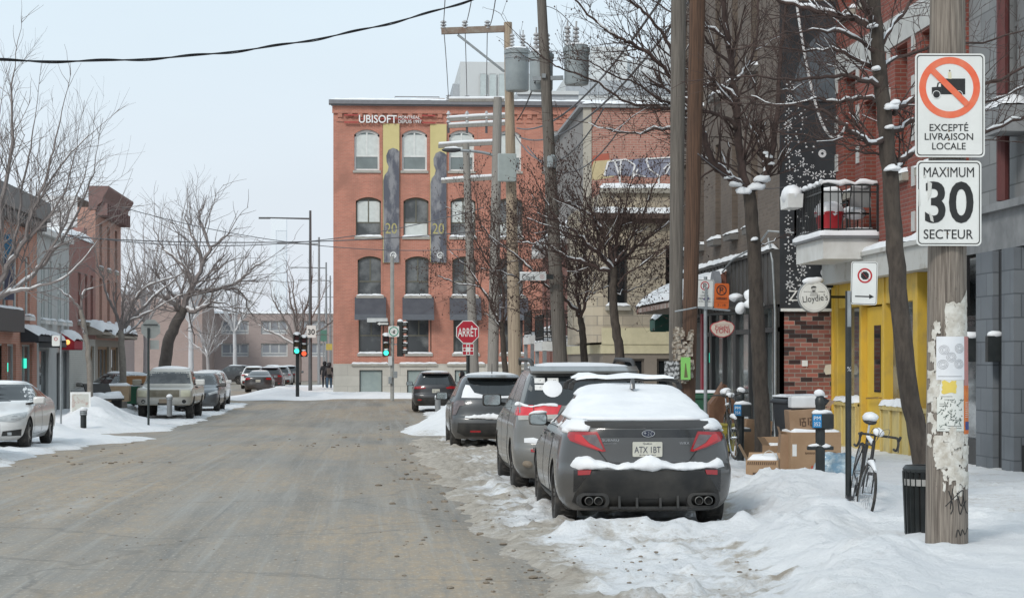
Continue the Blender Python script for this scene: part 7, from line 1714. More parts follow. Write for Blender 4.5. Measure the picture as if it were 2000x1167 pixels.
# transformer pole, leaning pole and the rest of the line
INS = M('porcelain', (.50, .50, .50), .3, c2=(.36, .36, .37)); CAN = M('transformer_grey', (.30, .335, .345), .45, c2=(.24, .27, .28), scale=3)
def insulator(mb, p, k=.10, h=.28):
    for i in range(3): mb.lathe([(k * .35, i * h / 3), (k, i * h / 3 + .02), (k, i * h / 3 + .045), (k * .35, i * h / 3 + h / 3)], 10, p)
PC, pc, sC = pole('utility_pole', 'pale utility pole with rusty crossarm and grey transformers', 65., (1006, 748), (992, 44), 26, 16, WOODLIGHT)
mb = MB(); mb.bar(pc(862, 61), pc(1000, 56), .16, .20); ca = mb.build('crossarm', M('rusty_arm', (.20, .13, .095), .8, c2=(.28, .24, .2)), PC); mb = MB(); mb.bar(pc(894, 68), pc(985, 140), .07); mb.build('brace', STEEL, PC)
for px in (866, 908, 952):
    mb = MB(); insulator(mb, pc(px, 57)); mb.build('insulator', INS, ca, smooth=40)
def can(parent, c, r, h, snow=True, bushings=((-.2, .0), (.25, .1))):
    mb = MB(); mb.lathe([(r * .88, 0), (r * .95, .05), (r * .97, h - .12), (r * 1.06, h - .10), (r * 1.06, h), (r * .5, h + .08), (.02, h + .09)], 24, c); o = mb.build('transformer', CAN, parent, smooth=35)
    mb = MB(); mb.lathe([(r * .98, h * .80), (r * 1.0, h * .80), (r * 1.0, h * .84), (r * .98, h * .84)], 24, c, cap=False); mb.build('band', STEEL, o)
    for bx, by in bushings:
        mb = MB(); p = Vector(c) + Vector((bx * r * 2, by, h + .05))
        for i in range(5): mb.lathe([(.05, i * .1), (.085, i * .1 + .03), (.05, i * .1 + .08)], 10, p)
        mb.tube([p, p + Vector((0, 0, .62))], .02, 6); mb.build('bushing', INS, o, smooth=40)
    q = MB(); q.sphere(Vector(c) + Vector((0, 0, h + .05)), r * .95, 14, 6, (1, 1, .22)); q.build('snow', SNOW, o, smooth=80)
    return o
can(PC, pc(1010, 178, -.55), 24 * sC, 78 * sC)
mb = MB(); mb.prism([(-.29, -.44), (.29, -.44), (.29, .44), (-.29, .44)], -.2, .05); t = mb.build('switch_box', M('pale_green_box', (.33, .37, .36), .5), PC, bev=.03); t.location = pc(990, 328, -.35)
PD, pd, sD = pole('utility_pole', 'tall leaning grey-brown utility pole carrying two transformers, centre of the pole group', 50., (1097, 760), (1052, -110), 29, 17, WOODGREY)
can(PD, pd(1126, 166, -.1), 25 * sD, 72 * sD, bushings=((-.35, 0), (.0, .1))); can(PD, pd(1057, 178, .45), 24 * sD, 72 * sD)
mb = MB(); mb.bar(pd(1040, 154), pd(1100, 152), .10); mb.bar(pd(1062, 148, -.2), pd(1062, 148, .6), .10); mb.build('bracket', STEEL, PD)
mb = MB(); p = pd(1078, 318, -.16); mb.lathe([(.10, -.12), (.12, -.1), (.12, .15), (.05, .2)], 14, p); mb.build('meter_box', CAN, PD, smooth=40)
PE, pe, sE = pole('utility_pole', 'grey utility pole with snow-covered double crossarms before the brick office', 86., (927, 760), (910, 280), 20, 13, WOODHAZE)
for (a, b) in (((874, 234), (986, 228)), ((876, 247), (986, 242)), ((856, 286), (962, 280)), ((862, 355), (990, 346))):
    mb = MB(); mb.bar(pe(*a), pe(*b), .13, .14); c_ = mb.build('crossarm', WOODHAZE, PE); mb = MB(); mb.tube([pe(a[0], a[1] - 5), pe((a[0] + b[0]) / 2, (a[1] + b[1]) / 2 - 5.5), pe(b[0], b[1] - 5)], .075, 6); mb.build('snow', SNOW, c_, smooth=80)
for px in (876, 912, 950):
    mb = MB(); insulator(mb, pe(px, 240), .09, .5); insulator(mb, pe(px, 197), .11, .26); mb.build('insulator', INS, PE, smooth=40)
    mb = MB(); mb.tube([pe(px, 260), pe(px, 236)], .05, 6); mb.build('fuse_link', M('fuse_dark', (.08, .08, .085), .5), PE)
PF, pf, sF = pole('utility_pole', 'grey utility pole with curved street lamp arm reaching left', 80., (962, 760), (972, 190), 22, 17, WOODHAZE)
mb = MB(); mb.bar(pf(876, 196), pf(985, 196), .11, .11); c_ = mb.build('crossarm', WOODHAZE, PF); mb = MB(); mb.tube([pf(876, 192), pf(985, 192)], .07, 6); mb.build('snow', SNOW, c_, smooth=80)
mb = MB(); mb.tube(resample([pf(1012, 332), pf(990, 315), pf(960, 302), pf(930, 296), pf(898, 294)], 4), .055, 8); ar = mb.build('lamp_arm', STEEL, PF, smooth=50)
mb = MB(); mb.sphere(pf(882, 293), .17, 12, 8, (2.3, 1.1, .6)); mb.build('lamp_head', M('lamp_dark', (.06, .06, .065), .5), ar, smooth=60); mb = MB(); mb.sphere(pf(884, 289.5), .15, 10, 6, (2.2, 1, .4)); mb.build('snow', SNOW, ar, smooth=80)

WG = M('wire_grey', (.14, .14, .15), .6)
def cable(label, A, B, sag, r, mat=None, n=24, name='cable', group=None, extra=0):
    A, B = at(*A), at(*B); o = None; mb = MB(); V = []
    for i in range(n + 1):
        t = i / n; V.append((A + (B - A) * t - Vector((0, 0, sag * 4 * t * (1 - t)))) - A)
    mb.tube(V, r, 6)
    if extra:   # second strand twisted round the first
        W = [v + Vector((0, math.cos(i * .42), math.sin(i * .42))) * r * 1.7 for i, v in enumerate(resample(V, 3))]; mb.tube(W, r * .8, 5)
    o = mb.build(name, mat or M('cable_black', (.012, .012, .014), .6), None, smooth=60); o.location = A; tag(o, label, 'cable', group); return o
cable('thick twisted black cable crossing the sky at the upper left', (-260, 99, 26), (1062, -52, 34), .62, .0125, extra=1, n=40)
cable('thin wire from the brown cornice sinking towards the far lamp posts', (236, 404, 96), (1000, 480, 100), .9, .02, WG)
cable('upper of two wires crossing the street before the brick office', (125, 457, 82), (945, 405, 86), .95, .02, WG); cable('lower of two wires crossing the street before the brick office', (125, 462, 80), (945, 450, 86), .35, .024, WG)
for a, b, s_ in (((866, 50, 65), (876, 192, 86), -.2), ((908, 50, 65), (912, 192, 86), -.2), ((952, 50, 65), (950, 192, 86), -.2)):
    cable('slack vertical jumper wire hanging below the rusty crossarm', a, b, s_, .014, WG, 8, group='jumper wires under the crossarm')
for a, b, s_, lb in (((866, 50, 65), (872, -60, 40), .1, 'left wire rising from the rusty crossarm to the picture top'), ((908, 50, 65), (930, -60, 40), .2, 'middle wire rising from the rusty crossarm to the picture top'), ((952, 50, 65), (975, -60, 40), .4, 'right wire rising from the rusty crossarm to the picture top')): cable(lb, a, b, s_, .012, WG, 10)
cable('long black service cable slanting from the office wires up to the upper right', (1010, 250, 65), (1330, -60, 30), .75, .022, WG); cable('second slanting service cable behind the slanting black one', (1015, 268, 65), (1390, -60, 30), .9, .022, WG)
cable('slack snow-lined wire drooping right of the leaning pole', (1005, 262, 65), (1180, 210, 50), 1.1, .02, WG); cable('lowest slack wire drooping right of the leaning pole', (1030, 285, 65), (1215, 245, 50), 1.0, .018, WG)
cable('steep black drop cable beside the transformer can', (1045, 160, 50), (1010, 235, 65), .1, .02); cable('thin looping lead from the leaning pole top', (1062, 12, 50), (1126, 62, 50), -.15, .01, WG, 10)
cable('thin service wire across the trunk of the second tree', (1363, 300, 27), (1530, 365, 33), .18, .007, WG); cable('string of small white lights looping past the mural gable', (1551, -30, 40), (1655, 240, 40), 1.3, .028, M('light_string', (.66, .66, .66), .5), 24, 'light_string')

# far street lamps
def street_lamp(Y, px, top, arm, lab):
    b = Vector((xat(px, Y), Y, -.4)); o = thing('street_lamp', lab, 'street lamp', b, 0, 'lamp posts along the far street'); H = zat(px, top, Y) + .4; k = .085 + .0
    m = M('lamp_post_dark', (.085, .09, .095), .5, c2=(.11, .115, .12)) if Y < 140 else M('lamp_post_hazy', (.25, .26, .27), .6, c2=(.28, .29, .30))  # farther posts get a paler colour in place of haze
    MB().tube([(0, 0, 0), (0, 0, H * .5), (0, 0, H)], [.12, .10, .07], 8).build('post', m, o, smooth=50)
    L = (px - arm) * dep(b.x, Y) / F; MB().tube([(0, 0, H - .5), (-L, 0, H - .45)], [.06, .045], 6).build('arm', m, o)
    mb = MB(); mb.box(-L - .5, -L + .2, -.1, .1, H - .52, H - .42); mb.build('lamp_head', m, o)
    return o
for Y, px, top, arm, lab in ((125, 606, 411, 522, 'dark lamp post carrying the small 30 sign, nearest of the far row'), (150, 623, 463, 555, 'lamp post second from the camera in the far row'), (180, 637, 512, 578, 'lamp post third from the camera in the far row'), (205, 645, 538, 592, 'lamp post fourth from the camera in the far row'), (250, 653, 572, 610, 'lamp post farthest away in the far row')): street_lamp(Y, px, top, arm, lab)
# ================================================================== SIGNS AND SIGNALS
def post_thing(name, label, cat, px, Y, pyb, pyt, r, mat=None, group=None, sq=False):
    b = at(px, pyb, Y); o = thing(name, label, cat, b, 0, group); H = zat(px, pyt, Y) - b.z; mb = MB()
    if sq: mb.box(-r, r, -r, r, -.3, H)
    else: mb.tube([(0, 0, -.3), (0, 0, H)], r, 12)
    mb.build('post', mat or BLACKMETAL, o, smooth=40); return o, b, H
# no stopping sign on black post (the bicycle leans on it)
o, b, H = post_thing('no_stopping_sign', 'small white no-stopping sign with black arrow on a black post beside the bicycle', 'sign', 1657, 22.6, 985, 568, .035, sq=False)
L = lambda px, py, dy=-.045: at(px, py, 22.6) - b + Vector((0, dy, 0))
c = L(1686, 553); s = 22.6 * 1.002 / F; w_, h_ = 53 * s, 85 * s
e, bd = sign_board('', '', '', None, 0, w_, h_, parent=o, r=.03, bw=.005, inset=.008); bd.location = c; bd.rotation_euler = (0, R(1.5), 0)
for k in kids(o):
    if k.name.startswith('border'): k.parent = bd
mb = MB(); ring(mb, (.005, .085), .066, .083, -.004, -.0005, 32); mb.bar((-.05, -.003, .14), (.06, -.003, .03), .012, .003); mb.build('prohibition_ring', RED, bd)
mb = MB(); mb.prism([(.005 + .048 * math.cos(R(22.5 + 45 * k)), .085 + .048 * math.sin(R(22.5 + 45 * k))) for k in range(8)], -.003, -.0005); mb.build('octagon', SIGNBLACK, bd)
mb = MB(); mb.prism([(-.10, -.155), (.06, -.155), (.06, -.175), (.115, -.148), (.06, -.121), (.06, -.141), (-.10, -.141)], -.002, -.0004); mb.build('arrow', SIGNBLACK, bd)
mb = MB(); mb.box(-.02, .02, -.045, .045, H - .4, H); mb.build('bracket', STEEL, o)
text('lettering', '%', M('scratch_white', (.5, .5, .5), .7), o, (0, -.037, L(1657, 720).z), h=.05)
# parking signs
o, b, H = post_thing('parking_sign', 'white no-parking sign 7h-8h beside an orange temporary one, by the brown pole', 'sign', 1378, 33., 870, 540, .03, STEEL)
L = lambda px, py, dy=-.04: at(px, py, 33.) - b + Vector((0, dy, 0)); s = 33. * 1.003 / F
def board(parent, c, w_, h_, mat, rot=0, border=True, name='board'):
    e, bd = sign_board('', '', '', None, 0, w_, h_, face=mat, parent=parent, border=border, r=.03, bw=.006, inset=.008); bd.location = c; bd.rotation_euler = (0, R(rot), 0)
    for k in kids(parent):
        if k.name.startswith('border'): k.parent = bd
    return bd
bd = board(o, L(1375.5, 573), 36 * s, 55 * s, SIGNWHITE, 2)
def pring(bd, cx, cz, r, m, ink): 
    mb = MB(); ring(mb, (cx, cz), r * .8, r, -.003, -.0005, 28); mb.bar((cx - r * .6, -.003, cz + r * .6), (cx + r * .6, -.003, cz - r * .6), r * .16, .003); mb.build('prohibition_ring', m, bd); text('lettering', 'P', ink, bd, (cx, -.002, cz), h=r * 1.15, off=.006)
pring(bd, 0, .125, .072, RED, SIGNBLACK)
for s_, z in (('7h-8h', .018), ('LUNDI', -.035), ('MERCREDI', -.085), ('1 AVRIL - 1 DÉC.', -.128)): text('lettering', s_, SIGNBLACK, bd, (-.0, -.002, z), h=.030 if z > -.1 else .018, w=None if z > -.05 else (.19 if z > -.1 else .23))
mb = MB(); mb.prism([(.03 + r_ * math.cos(t), -.085 + r_ * math.sin(t)) for t, r_ in [(i * .52, .045 * (1 + .3 * math.sin(i * 2.2))) for i in range(12)]], -.004, -.0005); mb.build('sticker', M('purple_sticker', (.16, .06, .18), .6, c2=(.1, .2, .25), scale=30), bd)
bd = board(o, L(1408.5, 578, -.05), 29 * s, 50 * s, M('orange_board', (.68, .13, .015), .5), 1.5, border=False); pring(bd, -.005, .095, .085, SIGNBLACK, SIGNBLACK)
mb = MB(); mb.box(-.09, .09, -.003, -.0005, -.06, -.02); mb.box(-.10, .10, -.003, -.0005, -.105, -.10); mb.build('text_block', M('burnt_orange', (.30, .06, .01), .6), bd); text('lettering', '25-26', SIGNBLACK, bd, (0, -.004, -.04), h=.035); text('lettering', '7 - 19', SIGNBLACK, bd, (0, -.002, -.15), h=.04)
mb = MB(); mb.bar(L(1362, 600), L(1425, 606), .03); mb.bar(L(1378, 604), L(1378, 560), .04); mb.build('bracket', STEEL, o)
# falafel sign hanging off the dark building
o = thing('shop_sign', 'small oval beige shop sign with red rim and red lettering hanging over the pavement', 'sign', at(1410, 641, 44.5)); s = 44.5 * 1.005 / F
ov = [(-.50, .12), (-.40, .21), (-.22, .25), (-.06, .31), (.10, .34), (.22, .29), (.34, .27), (.46, .22), (.55, .10), (.54, -.02), (.46, -.16), (.30, -.29), (.08, -.36), (-.12, -.35), (-.32, -.27), (-.47, -.13), (-.53, 0)]
ov = [(x * .50, z * .55) for x, z in ov]
mb = MB(); mb.prism(ov, -.03, .03); bd = mb.build('board', M('sign_rim_red', (.40, .03, .04), .5), o); mb = MB(); mb.prism([(x * .93, z * .91) for x, z in ov], -.036, -.031); fc = mb.build('face', M('sign_beige', (.56, .49, .42), .6), bd)
INKR = M('sign_ink_red', (.38, .03, .04), .6)
text('lettering', 'Falafel', INKR, fc, (0, -.039, .03), w=.30, h=.075, off=.004); text('lettering', 'YONI', INKR, fc, (0, -.039, -.055), w=.33, h=.10, off=.012); mb = MB(); mb.bar((-.22, -.037, .085), (.22, -.037, .085), .008, .003); mb.build('rule', INKR, fc)
mb = MB(); x1 = 8.5 - o.location.x; mb.tube([(-.3, 0, .30), (x1, 0, .34)], .02, 6); mb.tube([(-.1, 0, .30), (-.1, 0, .12)], .012, 5); mb.tube([(.15, 0, .30), (.15, 0, .12)], .012, 5); mb.build('bracket', BLACKMETAL, o)
# round barber-like sign
o = thing('shop_sign', "round white hanging sign with a man's head and script lettering, on the black mural gable", 'sign', at(1589, 579, 40.)); s = 40. * 1.008 / F; r_ = 31.5 * s
mb = MB(); mb.lathe([(.01, -.06), (r_, -.06), (r_, .06), (.01, .06)], 40, (0, 0, 0), 'y'); bd = mb.build('drum', M('grey_rim', (.25, .26, .26), .5), o, smooth=40); mb = MB(); mb.lathe([(.01, -.064), (r_ * .95, -.064), (r_ * .95, -.061)], 40, (0, 0, 0), 'y'); fc = mb.build('face', SIGNWHITE, bd)
text('lettering', "Lloydie's", SIGNBLACK, fc, (.02, -.067, -.05), w=.50, h=.17, rot=(R(90), R(-6), 0)); text('lettering', 'SINCE   1989', SIGNBLACK, fc, (-.0, -.067, .095), w=.42, h=.016)
mb = MB(); mb.prism(disc((-.01, .14), .045, 18), -.068, -.065); mb.prism([(-.09, .01), (.08, .01), (.065, .075), (.02, .10), (-.03, .10), (-.075, .075)], -.0675, -.065); mb.build('bust', M('bust_grey', (.36, .36, .35), .7, c2=(.5, .5, .49), scale=30), fc)
mb = MB(); mb.prism([(-.06, .15), (-.062, .19), (-.02, .21), (.03, .20), (.045, .165), (.02, .178), (-.03, .178)], -.071, -.0685); mb.prism([(-.035, .118), (.012, .118), (.02, .10), (-.01, .088), (-.04, .10)], -.071, -.0685); mb.build('hair', SIGNBLACK, fc)
mb = MB(); ring(mb, (0, 0), r_ * .86, r_ * .875, -.0665, -.0645, 40); mb.build('outline', M('grey_ink', None), fc); mb = MB(); mb.bar((0, 0, 0), (9.7 - o.location.x, .9, .02), .05); mb.build('bracket', BLACKMETAL, o)
q = MB(); q.sphere((-.02, 0, r_ * .98), .2, 14, 8, (1.05, .5, .42)); q.build('snow', SNOW, o, smooth=80)
# stop sign
o, b, H = post_thing('stop_sign', 'red octagonal ARRÊT stop sign on a dark post, with all-way plate', 'stop sign', 914, 52., 800, 626, .045)
L = lambda px, py, dy=-.06: at(px, py, 52.) - b + Vector((0, dy, 0)); s = 52. * 1.003 / F; c = L(913, 648)
oc = lambda r: [(c.x + r * math.cos(R(22.5 + 45 * k)), c.z + r * math.sin(R(22.5 + 45 * k))) for k in range(8)]
mb = MB(); mb.prism(oc(24 * s), c.y - .004, c.y + .004); bd = mb.build('board', SIGNWHITE, o); mb = MB(); mb.prism(oc(22.3 * s), c.y - .008, c.y - .0045); fc = mb.build('face', M('stop_red', (.43, .012, .03), .4), bd); text('lettering', 'ARRÊT', WHITE, fc, (c.x, c.y - .010, c.z + .02), w=38 * s, h=21 * s, off=.012)
c2 = L(914, 682); mb = MB(); mb.prism(rrect(c2.x - 11 * s, c2.x + 11 * s, c2.z - 11 * s, c2.z + 11 * s, .02), c2.y - .004, c2.y); ap = mb.build('all_way_plate', SIGNWHITE, o); mb = MB()
for dx in (-7, 0, 7):
    for dz in (-7, 0, 7):
        if dx or dz: h_ = 3.2 if dx and dz else 2.2; mb.prism([(c2.x + (dx + a * h_) * s, c2.z + (dz + e_ * h_) * s) for a, e_ in ((-1, -1), (1, -1), (1, 1), (-1, 1))], c2.y - .007, c2.y - .0045)
mb.build('squares', M('stop_red', None), ap)
mb = MB(); mb.box(c.x - .05, c.x + .05, c.y + .01, c.y + .05, c.z - .3, c.z + .3); mb.build('bracket', STEEL, o)
# street name plate
o = thing('street_name_sign', 'white street name plate reading Clark, fixed to the leaning pole', 'sign', at(1041, 540, 49.6)); s = 49.6 / F
mb = MB(); mb.prism(rrect(-26 * s, 26 * s, -7.5 * s, 7.5 * s, .03), -.015, .015); bd = mb.build('plate', M('plate_grey_white', (.60, .62, .62), .5), o); text('lettering', 'Clark', SIGNBLACK, bd, (-.10, -.018, -.02), w=.33, h=.13); text('lettering', 'Rue', SIGNBLACK, bd, (-.22, -.018, .06), h=.03)
mb = MB(); ring(mb, (.22, 0), .045, .055, -.018, -.015, 20); ring(mb, (.22, 0), .012, .022, -.018, -.015, 14); mb.build('emblem', M('crest_red', (.42, .2, .2), .6), bd); mb = MB(); mb.box(26 * s, 40 * s, -.03, .03, -.06, .06); mb.build('bracket', BLACKMETAL, o); q = MB(); q.tube([(-25 * s, 0, 8 * s), (0, 0, 8.6 * s), (25 * s, 0, 8 * s)], .02, 6); q.build('snow', SNOW, o, smooth=80)
# traffic signals
GREENL = M('signal_green', (.05, .85, .55), .4, emis=2.2); REDOFF = M('signal_red_off', (.10, .02, .02), .4); AMBOFF = M('signal_amber_off', (.12, .07, .02), .4); REDON = M('signal_red_on', (.9, .10, .04), .4, emis=1.6); HOUSE = M('signal_housing', (.02, .024, .022), .5)
def signal(parent, c, s, n=3, lit=None, rz=0, snow=True, r=.13):
    o = link('signal_head', None, parent, c); o.rotation_euler = (0, 0, rz); hh = .36 * n
    mb = MB(); mb.box(-.19, .19, -.14, .14, -hh / 2, hh / 2); hs = mb.build('housing', HOUSE, o, bev=.02); cols_ = [REDOFF, AMBOFF, M('signal_green_off', (.01, .06, .04), .4)] if n == 3 else [REDOFF] * n
    for i in range(n):
        z = hh / 2 - .18 - .36 * i; m = cols_[min(i, 2)]
        if lit is not None and lit[0] == i: m = lit[1]
        mb = MB(); mb.lathe([(.001, -.15), (r, -.15), (r, -.13), (.001, -.13)], 20, (0, 0, z), 'y'); mb.build('lens', m, hs)
        mb = MB(); N = 12; R0, R1 = r + .005, r + .02
        for k in range(N):
            a, b_ = math.pi * (-.12 + 1.24 * k / N), math.pi * (-.12 + 1.24 * (k + 1) / N)
            P = lambda rr, t, y: (rr * math.cos(t), y, z + rr * math.sin(t)); mb.quad(P(R1, a, -.14), P(R1, b_, -.14), P(R1, b_, -.36), P(R1, a, -.36)); mb.quad(P(R0, b_, -.14), P(R0, a, -.14), P(R0, a, -.36), P(R0, b_, -.36)); mb.quad(P(R0, a, -.36), P(R1, a, -.36), P(R1, b_, -.36), P(R0, b_, -.36))
        mb.build('visor', HOUSE, hs)
        if snow: q = MB(); q.sphere((0, -.25, z + r + .035), .11, 10, 6, (1.1, 1.25, .42)); q.build('snow', SNOW, hs, smooth=80)
    if snow: q = MB(); q.sphere((0, 0, hh / 2 + .04), .2, 10, 6, (.95, .75, .5)); q.build('snow', SNOW, hs, smooth=80)
    return o
o, b, H = post_thing('traffic_light', 'grey signal pole with green light, round green symbol sign and side heads, before the office', 'traffic light', 766, 107., 783, 500, .10, M('signal_pole_grey', (.36, .36, .34), .6, c2=(.28, .28, .26)))
L = lambda px, py, dy=0: at(px, py, 107.) - b + Vector((0, dy, 0)); s = 107. / F
signal(o, L(754, 675), s, 3, (2, GREENL)); signal(o, L(782, 662), s, 5, None, R(75))
mb = MB(); c = L(769, 647, -.2); w_ = 10.5 * s; mb.prism(rrect(c.x - w_, c.x + w_, c.z - w_, c.z + w_, .05), c.y - .01, c.y); bd = mb.build('symbol_sign', SIGNWHITE, o); mb = MB(); ring(mb, (c.x, c.z), w_ * .72, w_ * .88, c.y - .02, c.y - .011, 28); mb.build('green_ring', M('ring_green', (.03, .30, .20), .5), bd); mb = MB(); mb.bar((c.x - .1, c.y - .015, c.z - .04), (c.x + .08, c.y - .015, c.z + .06), .06, .005); mb.bar((c.x, c.y - .015, c.z - .1), (c.x + .02, c.y - .015, c.z + .08), .05, .005); mb.prism(disc((c.x + .05, c.z - .07), .03, 8), c.y - .016, c.y - .011); mb.build('symbol', SIGNBLACK, bd)
mb = MB(); a, b2 = L(717, 629, -.15), L(757, 621, -.15); mb.prism([(a.x, a.z), (b2.x, a.z), (b2.x, b2.z), (a.x, b2.z)], a.y - .02, a.y); mb.build('street_name_plate', M('plate_grey_white', None), o)
mb = MB(); a, b2 = L(735, 636, -.16), L(760, 628, -.16); mb.prism([(a.x, a.z), (b2.x, a.z), (b2.x, b2.z), (a.x, b2.z)], a.y - .02, a.y); ow = mb.build('one_way_plate', SIGNBLACK, o); mb = MB(); m_ = (a.z + b2.z) / 2; mb.prism([(a.x + .05, m_), (a.x + .18, m_ + .085), (a.x + .18, m_ + .04), (b2.x - .05, m_ + .04), (b2.x - .05, m_ - .04), (a.x + .18, m_ - .04), (a.x + .18, m_ - .085)], a.y - .024, a.y - .021); mb.build('arrow', WHITE, ow)
for px, py, w_, h_, nm, m in ((762, 704, 8, 18, 'control_box', M('plate_grey_white', None)), (772, 731, 8, 13, 'push_button_box', STEEL), (762, 742, 7, 14, 'cable_box', STEEL)):
    c = L(px, py, -.15); mb = MB(); mb.box(c.x - w_ * s / 2, c.x + w_ * s / 2, c.y - .1, c.y + .1, c.z - h_ * s / 2, c.z + h_ * s / 2); mb.build(nm, m, o, bev=.02)
mb = MB(); mb.bar(L(752, 672, .05), L(784, 672, .05), .06); mb.bar(L(752, 650, .05), L(784, 650, .05), .06); mb.build('bracket_arm', STEEL, o)
o, b, H = post_thing('traffic_light', 'far traffic light with green lamp and lit red pedestrian head at the snowy corner', 'traffic light', 581, 112., 767, 650, .10); L = lambda px, py, dy=0: at(px, py, 112.) - b + Vector((0, dy, 0)); s = 112. / F
signal(o, L(580, 672, -.15), s, 3, (2, M('signal_green', None))); signal(o, L(594, 677, 0), s, 3, (2, REDON))
mb = MB(); mb.bar(L(578, 655), L(596, 655), .06); mb.build('bracket_arm', STEEL, o)
o = thing('speed_limit_sign', 'small distant 30 speed limit sign on the nearest far lamp post', 'sign', at(608, 647, 124.6)); mb = MB(); mb.prism(rrect(-.28, .28, -.37, .37, .05), -.02, .02); bd = mb.build('board', SIGNWHITE, o); text('lettering', '30', SIGNBLACK, bd, (0, -.03, -.02), w=.42, h=.34, off=.02)
o, b, H = post_thing('road_sign', 'green and yellow road signs on a thin post among the far lamp posts', 'sign', 632, 165., 750, 655, .06, M('lamp_post_hazy', None)); L = lambda px, py: at(px, py, 165.) - b
for px, py, w_, h_, m, nm in ((629, 655, .75, .9, M('far_green', (.10, .22, .17), .6), 'green_board'), (643, 677, .5, .5, M('far_yellow', (.55, .42, .10), .6), 'yellow_board')):
    c = L(px, py); mb = MB(); mb.box(c.x - w_ / 2, c.x + w_ / 2, -.1, -.06, c.z - h_ / 2, c.z + h_ / 2); mb.build(nm, m, o)
# left-hand octagon seen from behind
o, b, H = post_thing('stop_sign', 'grey back of an octagonal stop sign on a thin post at the left corner', 'stop sign', 290, 63., 815, 640, .035, M('green_black_post', (.03, .04, .04), .5)); c = at(294, 642, 63.) - b
mb = MB(); mb.prism([(c.x + .31 * math.cos(R(22.5 + 45 * k)), c.z + .31 * math.sin(R(22.5 + 45 * k))) for k in range(8)], .04, .05); mb.build('board', M('sign_back_grey', (.33, .345, .33), .5, metal=.2), o); mb = MB(); mb.bar((c.x - .22, .0, c.z + .13), (c.x + .22, 0, c.z + .13), .03); mb.build('bracket', BLACKMETAL, o); mb = MB(); mb.box(c.x - .02, c.x + .25, .04, .05, c.z - .62, c.z - .34); mb.build('lower_plate', M('sign_back_grey', None), o)
o, b, H = post_thing('parking_sign', 'thin grey post with small white parking sign on the left pavement', 'sign', 119, 58.5, 836, 650, .025, STEEL); c = at(106, 665, 58.5) - b; mb = MB(); mb.prism(rrect(c.x - .06, c.x + .16, c.z - .15, c.z + .15, .03), -.04, -.03); bd = mb.build('board', SIGNWHITE, o); mb = MB(); ring(mb, (c.x + .05, c.z + .05), .035, .05, -.045, -.041, 18); mb.build('prohibition_ring', RED, bd)

# ================================================================== STREET FURNITURE
def lean(v): return v
# parking-space posts
def meter_post(label, px, Y, pyb, pyt, signpx=None, txt=('PM', '352'), shelf=True):
    b = at(px, pyb, Y); o = thing('parking_post', label, 'parking post', b, R(-3)); H = zat(px, pyt, Y) - b.z
    mb = MB(); mb.tube([(0, 0, -.2), (0, 0, H - .06)], .062, 16); mb.build('post', BLACKMETAL, o, smooth=40); mb = MB(); mb.lathe([(.066, H - .12), (.068, H - .05), (.04, H), (.01, H + .01)], 16); mb.build('cap', BLACKMETAL, o, smooth=50)
    mb = MB(); mb.box(-.10, .16, -.10, .08, H * .70 - .10, H * .70 + .09); cl = mb.build('collar', BLACKMETAL, o, bev=.012); mb = MB(); mb.box(-.115, .0, -.108, -.101, H * .70 - .085, H * .70 + .085); sg = mb.build('number_plate', M('parking_blue', (.015, .22, .50), .4), cl)
    for i, t in enumerate(txt): text('lettering', t, WHITE, sg, (-.057, -.110, H * .70 + .035 - .075 * i), w=.085, h=.05)
    mb = MB(); mb.lathe([(.0635, H - .36), (.0635, H - .20)], 16, cap=False); mb.build('sticker_band', M('red_blue_sticker', (.40, .05, .06), .5, c2=(.05, .25, .5), scale=12, lo=.48, hi=.52), o)
    if shelf: mb = MB(); mb.box(-.17, .17, -.03, .03, H * .35, H * .35 + .05); mb.build('lock_bar', BLACKMETAL, o, bev=.01)
    q = MB(); q.sphere((0, 0, H + .02), .065, 12, 7, (1, 1, .85)); q.sphere((.02, -.01, H * .70 + .10), .11, 12, 6, (1.25, .8, .4)); q.sphere((.0, 0, H * .35 + .055), .12, 12, 5, (1.35, .35, .22)); q.build('snow', SNOW, o, smooth=80); return o
meter_post('black numbered parking post with blue plate in front of the cardboard boxes', 1602, 26., 935, 772); meter_post('black numbered parking post with blue plate behind the far bicycle', 1446, 32.2, 885, 764, txt=('PM', '354'))
# litter bin
b = at(1809, 1046, 18.5); o = thing('litter_bin', 'black ribbed litter bin with silver band behind the foreground pole', 'bin', b); mb = MB(); H = .60; N = 22
mb.lathe([(.155, -.15), (.155, 0), (.185, H)], 22); mb.build('liner', UNDER, o, smooth=40); mb = MB()
for k in range(N):
    t = 2 * math.pi * k / N; mb.bar((.17 * math.cos(t), .17 * math.sin(t), -.15), (.198 * math.cos(t), .198 * math.sin(t), H), .036, .02)
mb.build('slats', BLACKMETAL, o); mb = MB(); mb.lathe([(.17, H - .02), (.21, H - .01), (.215, H + .02), (.19, H + .05), (.12, H + .05), (.12, H)], 26, cap=False); mb.build('rim', BLACKMETAL, o, smooth=40); mb = MB(); mb.lathe([(.203, H * .78), (.207, H * .78), (.210, H * .88), (.205, H * .88)], 26, cap=False); mb.build('silver_band', M('brushed_band', (.40, .39, .37), .5, metal=.4), o, smooth=40)
